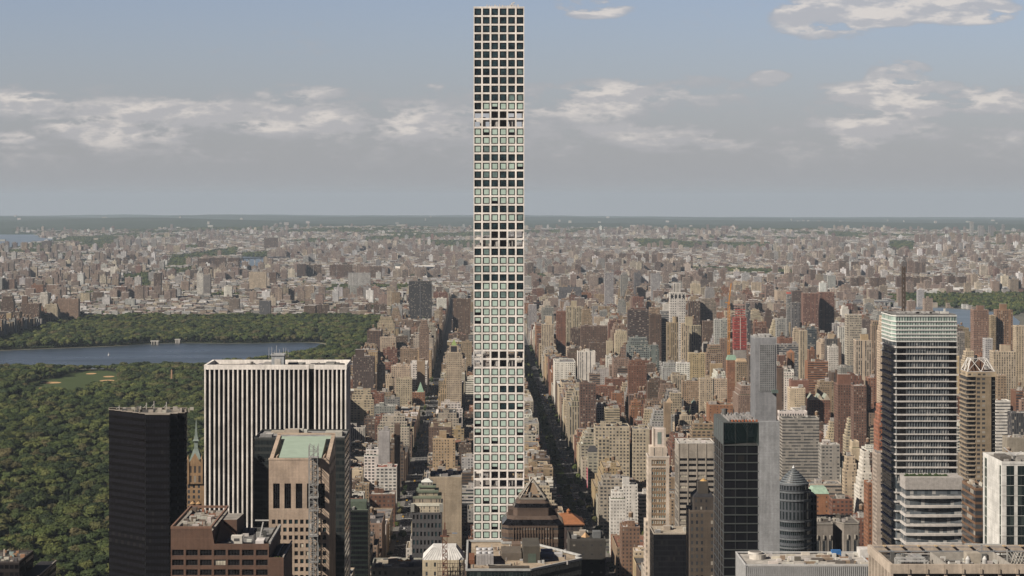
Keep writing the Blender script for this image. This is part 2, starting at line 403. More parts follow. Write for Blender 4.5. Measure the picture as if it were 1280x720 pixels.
struct('lake', sheet(RES, .45), M_WATER, 'dark blue reservoir among the park trees')
# the ball field lawn
def inpoly(x, y, p):
    c = False; n = len(p); j = n - 1
    for i in range(n):
        if (p[i][1] > y) != (p[j][1] > y) and x < (p[j][0] - p[i][0]) * (y - p[i][1]) / (p[j][1] - p[i][1]) + p[i][0]: c = not c
        j = i
    return c
def gpt(px, py):
    """ground point seen at this place of the photograph"""
    Y = F * H0 / (py - CY); return (PX(px, Y), Y)
LAWN = [gpt(30, 491.5), gpt(98, 493), gpt(112, 487), gpt(150, 483), gpt(152, 469), gpt(135, 463.5), gpt(100, 464.5), gpt(48, 479)]
struct('lawn', sheet(LAWN, .3), M_LAWN, 'open green ball field in the park')
sd_ = MB()
for px, py, rx, ry in ((64, 478.6, 12.5, 8), (47, 486.3, 11, 9), (114, 467.3, 6.5, 7), (136, 471, 7, 7), (134, 476, 9.5, 8), (127, 481, 6, 7)):
    x, y = gpt(px, py); rx = rx * y / F
    sd_.face([(x + rx * math.cos(a * math.pi / 8), y + ry * 2.0 * math.sin(a * math.pi / 8), .42) for a in range(16)])
struct('ground_sand', sd_, M_SAND, 'tan clay infields on the ball field')
# rivers
def wpoly(pp, lift): 
    mb = MB(); pts = [gpt(*p) for p in pp]
    mb.face([(x, y, gz(x, y) + lift) for x, y in pts]); return mb
def farpt(px, py):
    Y = 9000.0
    for _ in range(60):
        x = PX(px, Y); Y = F * (H0 - drop(x, Y)) / (py - CY)
    return (PX(px, Y), Y)
HUD = [farpt(*p) for p in ((-60, 313), (0, 313), (28, 309), (44, 303.5), (60, 303), (74, 300), (52, 297.5), (46, 292), (10, 290), (-60, 288.5))]
# clamp the hills out of the water by laying the river a little above the mean ground there
def waterlevel(poly, name, mat, label, lift):
    mb = MB(); mb.face([(x, y, drop(x, y) + lift) for x, y in poly]); return struct(name, mb, mat, label)
waterlevel(HUD, 'river', M_RIVER, 'pale wide river at the far left', 3)
HAR = [farpt(*p) for p in ((296, 341), (320, 341), (338, 334), (338, 322.5), (300, 321))]
waterlevel(HAR, 'river', M_RIVER, 'narrow stretch of river between the brick slabs and the bridge', 2)
EAST = [farpt(*p) for p in ((1188, 452), (1262, 452), (1275, 402), (1262, 392), (1216, 387.5), (1180, 385), (1135, 383), (1100, 384), (1108, 391), (1185, 400))]
waterlevel(EAST, 'river', M_RIVER, 'blue river behind the towers at the right', .3)
RIVERS = [HUD, HAR, EAST]

# ------------------------------------------------------------------ ordinary buildings
MATS = [M_WALL, M_ROOF, M_MISC]
rng = random.Random(7)
PAL = {'cream': (.45, .375, .275), 'limestone': (.41, .365, .30), 'tan': (.29, .22, .145), 'brown': (.120, .080, .057), 'red brick': (.175, .082, .053), 'white': (.66, .63, .58),
       'grey': (.25, .245, .235), 'buff': (.40, .30, .18), 'dark grey': (.12, .12, .125), 'pale grey': (.38, .375, .37), 'orange brick': (.27, .13, .07), 'dark brown': (.085, .06, .05), 'pink brick': (.23, .16, .12)}
RPAL = [('grey', (.24, .235, .23), 5), ('silver', (.48, .47, .45), 3), ('tan', (.33, .28, .21), 3), ('dark', (.09, .09, .09), 4), ('white', (.68, .67, .64), 2), ('reddish', (.25, .13, .09), 1)]
def pick(rg, items):
    tot = sum(i[-1] for i in items); r = rg.random() * tot
    for i in items:
        r -= i[-1]
        if r <= 0: return i
    return items[-1]
def jit(c, rg, a=.14):
    k = 1 + (rg.random() - .5) * 2 * a
    return tuple(max(.01, min(.85, x * k * (1 + (rg.random() - .5) * .06))) for x in c)
class Spec: pass
def spec(x0, x1, y0, y1, h, cname, win=None, **kw):
    s = Spec(); s.x0, s.x1, s.y0, s.y1, s.h, s.cname = x0, x1, y0, y1, h, cname
    s.col = kw.pop('col', None) or jit(PAL[cname], rng)
    s.ww, s.wh, s.bay, s.fl = win or (rng.uniform(.34, .5), rng.uniform(.42, .56), rng.uniform(2.8, 3.8), rng.uniform(2.9, 3.3))
    r = pick(rng, RPAL); s.rname = kw.pop('rname', r[0]); s.rcol = kw.pop('rcol', None) or jit(r[1], rng)
    s.seed = rng.random(); s.setback = 0; s.tank = 0; s.bulk = 1; s.det = 1; s.crown = None; s.z0 = 0; s.pent = 0; s.mat = 0; s.side = None; s.label = None; s.group = None; s.name = 'apartment_building'; s.cat = 'building'; s.extra = None; s.blank = 0
    for k, v_ in kw.items(): setattr(s, k, v_)
    return s
def tank(mb, rb, x, y, z, r=2.0, h=3.6):
    wood = jit((.20, .13, .085), rng)
    for a, b in ((-1, -1), (1, -1), (1, 1), (-1, 1)): mb.bar((x + a * r * .6, y + b * r * .6, z), (x + a * r * .6, y + b * r * .6, z + 2.4), .14, (.08, .07, .06), mi=2)
    mb.cyl(x, y, r, z + 2.4, z + 2.4 + h, 9, wood, mi=2)
    rb.cone(x, y, r * 1.12, z + 2.43 + h, z + 3.9 + h, 9, jit((.30, .25, .20), rng), mi=2)
def emit(s, get):
    """writes one building; get(kind) hands out the mesh that kind of part goes into"""
    rg = random.Random(s.seed * 1e6)
    wp = (s.ww, s.wh, s.seed)
    x0, x1, y0, y1, z = s.x0, s.x1, s.y0, s.y1, s.z0
    W = get('wall'); top = s.h
    tiers = []
    if s.setback:
        hh = s.h - s.setback * 6.4
        tiers.append((x0, x1, y0, y1, hh)); a, b, c, d = x0, x1, y0, y1
        for k in range(s.setback):
            q = min((b - a), (d - c)) * .10
            a, b, c, d = a + q, b - q, c + q, d - q * .5; hh += 6.4; tiers.append((a, b, c, d, hh))
    else: tiers = [(x0, x1, y0, y1, top)]
    zz = z
    RF = get('roof')
    ccol = tuple(min(.8, c * 1.15 + .03) for c in s.col)
    for i, (a, b, c, d, hh) in enumerate(tiers):
        P4 = [(a, c), (b, c), (b, d), (a, d)]
        for q in range(4):
            bl = q in (1, 3) and s.blank > i
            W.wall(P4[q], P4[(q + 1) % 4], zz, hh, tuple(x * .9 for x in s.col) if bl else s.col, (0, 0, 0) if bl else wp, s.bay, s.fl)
        if i < len(tiers) - 1:
            RF.face([(a, c, hh), (b, c, hh), (b, d, hh), (a, d, hh)], None, s.rcol, (0, 0, 0), 1)
            if s.det: W.parapet(a, b, c, d, hh + .003, hh + .9, .3, ccol)
            # planted terraces
            if rg.random() < .35 and s.det: get('terrace_plants').box(a + .5, b - .5, c + .4, c + 1.2, hh + .01, hh + 1.4, (.05, .08, .025), mi=2)
        zz = hh
    a, b, c, d, hh = tiers[-1]
    RF.face([(a, c, hh), (b, c, hh), (b, d, hh), (a, d, hh)], None, s.rcol, (0, 0, 0), 1)
    if s.det:
        th = .35
        W.parapet(a, b, c, d, hh + .003, hh + 1.0, th, ccol)
    wx, wy = b - a, d - c
    zb = hh
    for k in range(s.bulk):
        bw = min(wx * .4, rg.uniform(4, 8)); bd = min(wy * .4, rg.uniform(4, 9)); bh = rg.uniform(2.6, 5.5) if s.h > 25 else rg.uniform(2, 3)
        bx = a + 1.2 + rg.random() * max(.1, wx - bw - 2.4); by = c + 1.5 + rg.random() * max(.1, wy - bd - 3)
        bc = s.col if rg.random() < .6 else jit((.4, .38, .35), rg)
        mb = get('bulkhead'); mb.box(bx, bx + bw, by, by + bd, hh - .2 + .003 * k, hh + bh, bc, (.2, .3, s.seed), 3, 3, 0, tcol=jit(s.rcol, rg), tmi=1)
        if k == 0 and s.tank:
            tw = get('water_tank'); tank(tw, get('water_tank>tank_roof'), bx + bw / 2, by + bd / 2, hh + bh)
    if s.tank > 1:
        tw = get('water_tank'); tank(tw, get('water_tank>tank_roof'), a + wx * .75, c + wy * .6, hh)
    if s.det:
        n = int(min(10, wx * wy / 55)) + 1; mb = get('roof_equipment')
        for k in range(n):
            e = rg.uniform(.5, 1.6); ex = a + .8 + rg.random() * max(.1, wx - 2 - e); ey = c + .8 + rg.random() * max(.1, wy - 2 - e)
            mb.box(ex, ex + e * rg.uniform(1, 2.2), ey, ey + e, hh + .004, hh + rg.uniform(.7, 2.0), jit(rg.choice([(.6, .59, .56), (.3, .3, .3), (.12, .12, .12), (.45, .42, .38), (.25, .16, .11)]), rg), mi=2)
    if s.extra: s.extra(s, get, (a, b, c, d, hh))
def individual(s, label=None, group=None):
    """one building as a thing with its parts"""
    bx, by = (s.x0 + s.x1) / 2, (s.y0 + s.y1) / 2
    root = empty(s.name, (bx, by, s.z0), label or s.label, s.cat, group or s.group)
    parts = {}
    def get(kind):
        if kind in ('water_tank', 'water_tank>tank_roof') or kind not in parts:
            if kind == 'water_tank': parts.setdefault('_t', []).append((MB(), None)); return parts['_t'][-1][0]
            if kind == 'water_tank>tank_roof':
                m, _ = parts['_t'][-1]; r = MB(); parts['_t'][-1] = (m, r); return r
            parts[kind] = MB() if kind != 'bulkhead' else [MB()]
            return parts[kind] if kind != 'bulkhead' else parts[kind][0]
        if kind == 'bulkhead': parts[kind].append(MB()); return parts[kind][-1]
        return parts[kind]
    emit(s, get)
    for k, mbs in parts.items():
        if k == '_t':
            for a, b in mbs:
                o = part(a, 'water_tank', MATS, root)
                if b: part(b, 'tank_roof', MATS, o)
            continue
        for mb in (mbs if isinstance(mbs, list) else [mbs]):
            if mb.f:
                mats = MATS
                if k == 'wall' and s.mat: mats = [s.mat, M_ROOF, M_MISC]
                part(mb, k, mats, root)
    return root

# coverage grid: which buildings the picture really shows (used only to choose which of the many get an object each)
GW, GH = 640, 360
cover = np.zeros((GH, GW), bool)
def rects(x0, x1, y0, y1, h, z0=0.0):
    """screen boxes (half-size pixels) of front and roof"""
    r = []
    a, b = (CX + F * x0 / y0) / 2, (CX + F * x1 / y0) / 2
    t_ = (CY + F * (H0 - h) / y0) / 2; bt = (CY + F * (H0 - z0) / y0) / 2
    r.append((a, b, t_, bt))
    a2, b2 = (CX + F * x0 / y1) / 2, (CX + F * x1 / y1) / 2; t2 = (CY + F * (H0 - h) / y1) / 2
    r.append(((a + a2) / 2, (b + b2) / 2, t2, t_))
    if a2 > b: pass
    if x0 > 0: r.append((min(a, a2), a, (t_ + t2) / 2, bt))
    if x1 < 0: r.append((b, b2, (t_ + t2) / 2, bt))
    return r
def mark(x0, x1, y0, y1, h, z0=0.0, write=True):
    n = 0
    for a, b, t_, bt in rects(x0, x1, y0, y1, h, z0):
        a, b = int(max(0, round(min(a, b)))), int(min(GW, round(max(a, b)))); t_, bt = int(max(0, round(t_))), int(min(GH, round(bt)))
        if b > a and bt > t_:
            n += int((~cover[t_:bt, a:b]).sum())
            if write: cover[t_:bt, a:b] = True
    return n
LAND = []      # footprints and protected picture rectangles of the buildings placed one by one
def land(x0, x1, y0, y1, h, vis=25, short=None):
    px0, px1 = CX + F * x0 / y0, CX + F * x1 / y0; py = CY + F * (H0 - h) / y0
    LAND.append((x0, x1, y0, y1, h, px0, px1, py, vis, short))
# ------------------------------------------------------------------ landmark buildings, modelled one by one
def winmesh(cache={}, side='S', w=2, h=2, pane=None, frame=None, split=0, fw=.14):
    key = (side, round(w, 2), round(h, 2), pane.name, frame.name, split, fw)
    if key in cache: return cache[key]
    mb = MB()
    def bx(u0, u1, d0, d1, z0, z1, mi):
        if side in 'SN': mb.box(u0, u1, d0, d1, z0, z1, mi=mi)
        else: mb.box(d0, d1, u0, u1, z0, z1, mi=mi)
    a, b = w / 2, h / 2; t0, t1 = -.09, .09
    bx(-a, a, t0, t1, -b, -b + fw, 1); bx(-a, a, t0, t1, b - fw, b, 1); bx(-a, -a + fw, t0, t1, -b + fw, b - fw, 1); bx(a - fw, a, t0, t1, -b + fw, b - fw, 1)
    for k in range(split): c = -a + w * (k + 1) / (split + 1); bx(c - .05, c + .05, t0 + .02, t1 - .02, -b + fw, b - fw, 1)
    if split == -1: bx(-a + fw, a - fw, -.03, .03, -b + fw, -b * .1, 1); bx(-a + fw, a - fw, -.03, .03, -b * .1 + .002, b - fw, 0)
    else: bx(-a + fw, a - fw, -.03, .03, -b + fw, b - fw, 0)
    me = mb.build('window', [pane, frame]); d = me.data; bpy.data.objects.remove(me); cache[key] = d; return d
WC = {}
def add_windows(root, side, plane, us, zs, w, h, panes, frame=None, split=0, inset=.35, cap=100, name='window', rg=None, skip=None, fw=.14):
    """each window a mesh of its own; beyond the cap the rest in one mesh"""
    rg = rg or rng; frame = frame or M_DARK; pos = []
    for z in zs:
        for u_ in us:
            if skip and skip(u_, z): continue
            pos.append((u_, z))
    base = root.location
    rest = []
    for i, (u_, z) in enumerate(pos):
        pane = panes(u_, z) if callable(panes) else pick(rg, panes)[0]
        sp_ = split
        if isinstance(pane, tuple): pane, sp_ = pane
        me = winmesh(WC, side, w, h, pane, frame, sp_, fw)
        loc = {'S': (u_, plane + inset, z), 'N': (u_, plane - inset, z), 'E': (plane - inset, u_, z), 'W': (plane + inset, u_, z)}[side]
        if i < cap:
            o = bpy.data.objects.new(name, me); COL.objects.link(o); o.parent = root
            o.location = (loc[0] - base.x, loc[1] - base.y, loc[2] - base.z)
        else: rest.append((me, loc))
    if rest:
        mats = []; vs = []; fs = []; mi = []
        for me, loc in rest:
            off = len(vs); vs.extend((v_.co.x + loc[0], v_.co.y + loc[1], v_.co.z + loc[2]) for v_ in me.vertices)
            for p in me.polygons:
                m = me.materials[p.material_index]
                if m not in mats: mats.append(m)
                fs.append([off + k for k in p.vertices]); mi.append(mats.index(m))
        nm = bpy.data.meshes.new(name); nm.from_pydata(vs, [], fs)
        for m in mats: nm.materials.append(m)
        nm.polygons.foreach_set('material_index', mi)
        o = bpy.data.objects.new(name, nm); COL.objects.link(o); o.parent = root; o.location = tuple(-c for c in base); o['kind'] = 'stuff'
def grid_wall(mb, side, plane, u0, u1, z0, z1, nx, nz, ow, oh, dep, col, mi=0, pcol=None):
    """openings ow x oh in a nx by nz grid; piers run through, spandrels butt between them. returns opening centres"""
    pu, pz = (u1 - u0) / nx, (z1 - z0) / nz
    def bx(a, b, c0, c1, z0_, z1_, col):
        if side == 'S': mb.box(a, b, plane + c0, plane + c1, z0_, z1_, col, mi=mi)
        elif side == 'N': mb.box(a, b, plane - c1, plane - c0, z0_, z1_, col, mi=mi)
        elif side == 'E': mb.box(plane - c1, plane - c0, a, b, z0_, z1_, col, mi=mi)
        else: mb.box(plane + c0, plane + c1, a, b, z0_, z1_, col, mi=mi)
    pw = pu - ow; sh = pz - oh
    for i in range(nx + 1):
        c = u0 + i * pu; a = max(u0, c - pw / 2); b = min(u1, c + pw / 2); bx(a, b, 0, dep, z0, z1, pcol or col)
    for j in range(nz + 1):
        c = z0 + j * pz; a = max(z0, c - sh / 2); b = min(z1, c + sh / 2)
        for i in range(nx): bx(u0 + i * pu + pw / 2, u0 + (i + 1) * pu - pw / 2, .02, dep - .02, a, b, col)
    return [u0 + (i + .5) * pu for i in range(nx)], [z0 + (j + .5) * pz for j in range(nz)]
def zvis(Y): return PZ(735, Y)      # lowest height worth window detail at this distance

# --- the white supertall tower
def supertall():
    x0, x1, y0, y1 = PX(592.0, 1127), PX(655.3, 1127), 1127.0, 1155.0
    top = PZ(8.2, 1127); pitch = 10.72 * 1127 / F; rows = 88; dep = .75
    z0 = top - rows * pitch - .5
    r = empty('skyscraper', ((x0 + x1) / 2, (y0 + y1) / 2, 0), 'very tall slender white tower with a grid of square windows, cut by the top of the picture', 'skyscraper')
    r['label'] = 'very tall slender white concrete tower with a grid of square windows'
    c = (.98, .935, .89)
    mb = MB(); ow = pitch * .795
    mb.box(x0, x1, y0, y1, 0, z0, c)
    ztop = top - .5
    us, zs = grid_wall(mb, 'S', y0, x0, x1, z0, ztop, 6, rows, ow, ow, dep, c)
    usn, _ = grid_wall(mb, 'N', y1, x0, x1, z0, ztop, 6, rows, ow, ow, dep, c)
    use, _ = grid_wall(mb, 'E', x1, y0 + dep, y1 - dep, z0, ztop, 6, rows, ow, ow, dep, c)
    grid_wall(mb, 'W', x0, y0 + dep, y1 - dep, z0, ztop, 6, rows, ow, ow, dep, c)
    part(mb, 'wall', MATS, r)
    openrows = {12, 13, 26, 27, 40, 41, 54, 55, 68, 69}
    zso = sorted(zs, reverse=True); op = {round(zso[k], 2) for k in openrows}
    rg = random.Random(4)
    rowshade = {}; rowlast = {}
    def panes(u_, z):
        k = zso.index(z)
        if k not in rowshade:
            rowshade[k] = 0.03 if k < 8 else rg.choice([.03, .85, .95, 1]) if k < 26 else rg.choice([.05, .3, .7, .9]) if k < 34 else rg.choice([.8, .95, 1, 1])
        q = rg.random() if rg.random() > .45 or k not in rowlast else rowlast[k]; rowlast[k] = q
        if q < rowshade[k] and rg.random() < .13: return (G_SHADE, -1)
        return G_SHADE if q < rowshade[k] else (G_GREEN if q < rowshade[k] + .12 and k > 6 else G_DARK)
    live = [z for z in zso if round(z, 2) not in op]
    add_windows(r, 'S', y0, us, live, ow - .02, ow - .02, panes, frame=G_BLACK, inset=.42, fw=.46)
    for sd_, pl, uu in (('N', y1, usn), ('E', x1, use), ('W', x0, use)):
        add_windows(r, sd_, pl, uu, live, ow - .02, ow - .02, [(G_DARK, 3), (G_SHADE, 2)], inset=.42, cap=0)
    co = MB(); co.box(x0 + 9.5, x1 - 9.5, y0 + 9, y1 - 9, 0, top - 3, (.30, .28, .27)); part(co, 'core', MATS, r)
    for k in openrows:
        zc = zso[k] + pitch / 2 * (1 if k % 2 == 0 else -1)
        sl = MB(); sl.box(x0 + dep + .03, x1 - dep - .03, y0 + dep + .03, y1 - dep - .03, zc - .25, zc + .25, (.35, .33, .31), bottom=True); part(sl, 'floor_slab', MATS, r)
        if k % 2:
            d = MB()
            for j in range(3): d.cyl(x0 + 5 + j * 8, y0 + 5.5, 1.6, zso[k] - 1.8, zso[k] + 3.5, 10, (.4, .39, .38), mi=2)
            part(d, 'drum', MATS, r)
    # dark floor behind the windows of the lived-in floors is closed by the panes; roof and what stands on it
    rf = MB(); rf.box(x0 + dep, x1 - dep, y0 + dep, y1 - dep, top - 1.6, top - 1.2, (.4, .39, .37), mi=1); part(rf, 'roof', MATS, r)
    cp = MB(); cp.parapet(x0 - .05, x1 + .05, y0 - .05, y1 + .05, ztop + .003, top, .9, c); part(cp, 'parapet', MATS, r)
    q = MB()
    for j in range(13):
        xx = x0 + 7 + j * 1.4; q.box(xx, xx + rg.uniform(.5, 1.2), y0 + 3, y0 + 5, top - 1.2, top + rg.uniform(.7, 1.5), (.62, .62, .63), mi=2)
    part(q, 'window_cleaning_rig', MATS, r)
    m = MB(); xx = PX(640.6, 1127); m.bar((xx, y0 + 4, top - 1.2), (xx - .4, y0 + 4, top + 2.4), .25, (.6, .6, .6), 2); m.bar((xx - .4, y0 + 4, top + 1.9), (xx + 1.2, y0 + 4, top + 2.7), .35, (.6, .6, .6), 2)
    part(m, 'crane_arm', MATS, r)
    mark(x0, x1, y0, y1, top); land(x0, x1, y0, y1, top, 700, 'the very tall white tower')
supertall()

# --- white slab with vertical piers
def striped_slab():
    Y = 1305.0; y1 = Y + 42; x0, xn0, xn1, x1 = PX(255.3, Y), PX(386, Y), PX(392.5, Y), PX(433.2, Y); top = PZ(456.2, Y)
    r = empty('office_tower', ((x0 + x1) / 2, Y + 20, 0), 'broad white marble office slab with black vertical window stripes beside the park', 'skyscraper')
    body = MB(); bc = (.02, .02, .022); e = 1.3
    body.box(x0 + .6, xn0 - .3, Y + e, y1, 0, top - 2.6, bc, (.9, .7, .3), 1.5, 3.8, 0, tcol=(.3, .29, .27), tmi=1)
    body.box(xn1 + .3, x1 - .6, Y + e, y1, 0, top - 2.6, bc, (.9, .7, .6), 1.5, 3.8, 0, tcol=(.3, .29, .27), tmi=1)
    body.box(xn0 - .3, xn1 + .3, Y + 6, y1, 0, top - 2.7, bc, (0, 0, 0), tcol=(.3, .29, .27), tmi=1)
    part(body, 'wall', [M_BLACKF, M_ROOF, M_MISC], r)
    c = (.95, .91, .87); zb = zvis(Y) - 30
    def piers(a, b, n):
        w = (b - a) / n
        for i in range(n + 1):
            cx = a + i * w; mb = MB()
            mb.prism([(cx - .62, Y + e), (cx - .38, Y - .25), (cx + .38, Y - .25), (cx + .62, Y + e)][::1], 20, top - 2.9, c); part(mb, 'pier', MATS, r)
        g = MB()
        for i in range(n): g.box(a + i * w + .63, a + (i + 1) * w - .63, Y + e - .12, Y + e - .01, 20, top - 2.9, (.01, .01, .012), (.94, .6, .5), 1.6, 3.8)
        part(g, 'window_strip', [M_BLACKF], r)
    piers(x0 + .5, xn0 - .6, 22); piers(xn1 + .6, x1 - .6, 7)
    f = MB(); f.box(x0 - .1, xn0, Y - .3, Y + 1.5, top - 2.9, top, c); f.box(xn1, x1 + .1, Y - .3, Y + 1.5, top - 2.9, top, c)
    f.box(x0 - .1, x0 + 1.4, Y + 1.5, y1 - 1.2, top - 2.9, top, c); f.box(x1 - 1.3, x1 + .1, Y + 1.5, y1 - 1.2, top - 2.9, top, c); f.box(x0 - .1, x1 + .1, y1 - 1.2, y1 + .3, top - 2.9, top, c)
    f.box(xn0, xn1, Y + 5.6, Y + 6.8, top - 2.9, top, tuple(q * .6 for q in c)); part(f, 'parapet', MATS, r)
    sidep = MB()
    for i in range(13): yy = Y + 2.5 + i * 3.0; sidep.box(x1 - .6, x1 + .1, yy, yy + 1.1, 20, top - 2.9, c)
    part(sidep, 'side_piers', MATS, r)
    ph = MB(); a, b = PX(340, Y + 14), PX(355.5, Y + 14); zt = PZ(444, Y + 14)
    ph.box(a, b, Y + 10, Y + 20, top - 2.6, zt, (.42, .45, .48), tcol=(.3, .3, .3), tmi=1); ph.box(a + 2, b - 2, Y + 9.8, Y + 10, top - 2.4, zt - 2, (.6, .58, .55))
    ph.parapet(a - .4, b + .4, Y + 9.5, Y + 20.4, zt + .01, zt + 1.0, .4, (.5, .52, .54)); phr = part(ph, 'penthouse', MATS, r)
    rg = random.Random(3)
    for i in range(8):
        an = MB(); xx = a - 2 + i * 1.7 + rg.random(); hh = rg.uniform(3, 7); an.bar((xx, Y + 12, zt - 2), (xx, Y + 12, zt + hh), .10, (.55, .55, .56), 2); part(an, 'antenna', MATS, phr)
    eq = MB()
    for i in range(26):
        xx = rg.uniform(x0 + 3, x1 - 5); 
        if a - 2 < xx < b + 1: continue
        eq.box(xx, xx + rg.uniform(1, 6), Y + rg.uniform(6, 30), Y + 32, top - 2.55, top - 2.5 + rg.uniform(.5, 2.2), jit((.25, .24, .23), rg, .4), mi=2)
    for i in range(4): eq.cyl(PX(393 + i * 11, Y + 20), Y + 20, 2.6, top - 2.56, top - .6, 14, (.08, .08, .08), 2)
    part(eq, 'roof_equipment', MATS, r)
    mark(x0, x1, Y, y1, top); land(x0, x1, Y, y1, top, 300, 'the white striped slab')
striped_slab()

# --- black faceted glass tower
def black_tower():
    Z = 207.0; P = [(136.2, 1103)]
    n = 6; xs = np.linspace(136.2, 181, n + 1)
    poly = []
    for i in range(n):
        ya = 1103 - i * 3.6
        poly += [(PX(xs[i], ya), ya), (PX(xs[i + 1], ya - 1.6), ya - 1.6)]
    poly += [(PX(182, 1078), 1078), (PX(212, 1077), 1077), (PX(213, 1083), 1083), (PX(222, 1083), 1083), (PX(223, 1086), 1086), (PX(231, 1086), 1086)]
    for i in range(5): yy = 1089 + i * 4; poly += [(PX(231.3, yy), yy + .01), (PX(232.8, yy), yy + 2)]
    poly += [(PX(234, 1112), 1112), (PX(136.2, 1112), 1112)]
    cx, cy = -172, 1095
    r = empty('glass_tower', (cx, cy, 0), 'black glass tower with a sawtooth front rising against the park trees', 'skyscraper')
    mb = MB(); mb.prism(poly, 0, Z, (.004, .0035, .004), (.86, .55, .37), 1.6, 3.6, 0, top=False); part(mb, 'wall', [M_BLACKF, M_ROOF, M_MISC], r)
    rf = MB(); rf.face([(x, y, Z - .9) for x, y in poly], None, (.34, .31, .27), (0, 0, 0), 1); part(rf, 'roof', MATS, r)
    cp = MB()
    for i in range(len(poly)):
        a, b = poly[i], poly[(i + 1) % len(poly)]; cp.bar((a[0], a[1], Z + .05), (b[0], b[1], Z + .05), .16, (.30, .27, .24), 2)
    part(cp, 'parapet', MATS, r)
    rg = random.Random(5); eq = MB()
    for i in range(34):
        xx = rg.uniform(-190, -153); yy = rg.uniform(1094, 1109); w_ = rg.uniform(.6, 3.5)
        eq.box(xx, xx + w_, yy, yy + 1.2, Z - .88, Z + rg.uniform(.1, 1.3), jit(rg.choice([(.45, .42, .38), (.12, .12, .12), (.3, .27, .23)]), rg), mi=2)
    part(eq, 'roof_equipment', MATS, r)
    for px, h in ((183, 4), (192.5, 5), (208, 4.4), (176, 2.2), (149, 2.5)):
        an = MB(); xx = PX(px, 1100); an.bar((xx, 1100, Z - .9), (xx, 1100, Z + h), .2, (.45, .44, .42), 2); an.bar((xx - 1.6, 1100, Z + h * .3), (xx + .2, 1100, Z + h * .75), .14, (.45, .44, .42), 2); part(an, 'antenna', MATS, r)
    mark(-193.6, -152, 1077, 1112, Z); land(-195, -150, 1075, 1114, Z, 230, 'the black sawtooth tower')
black_tower()

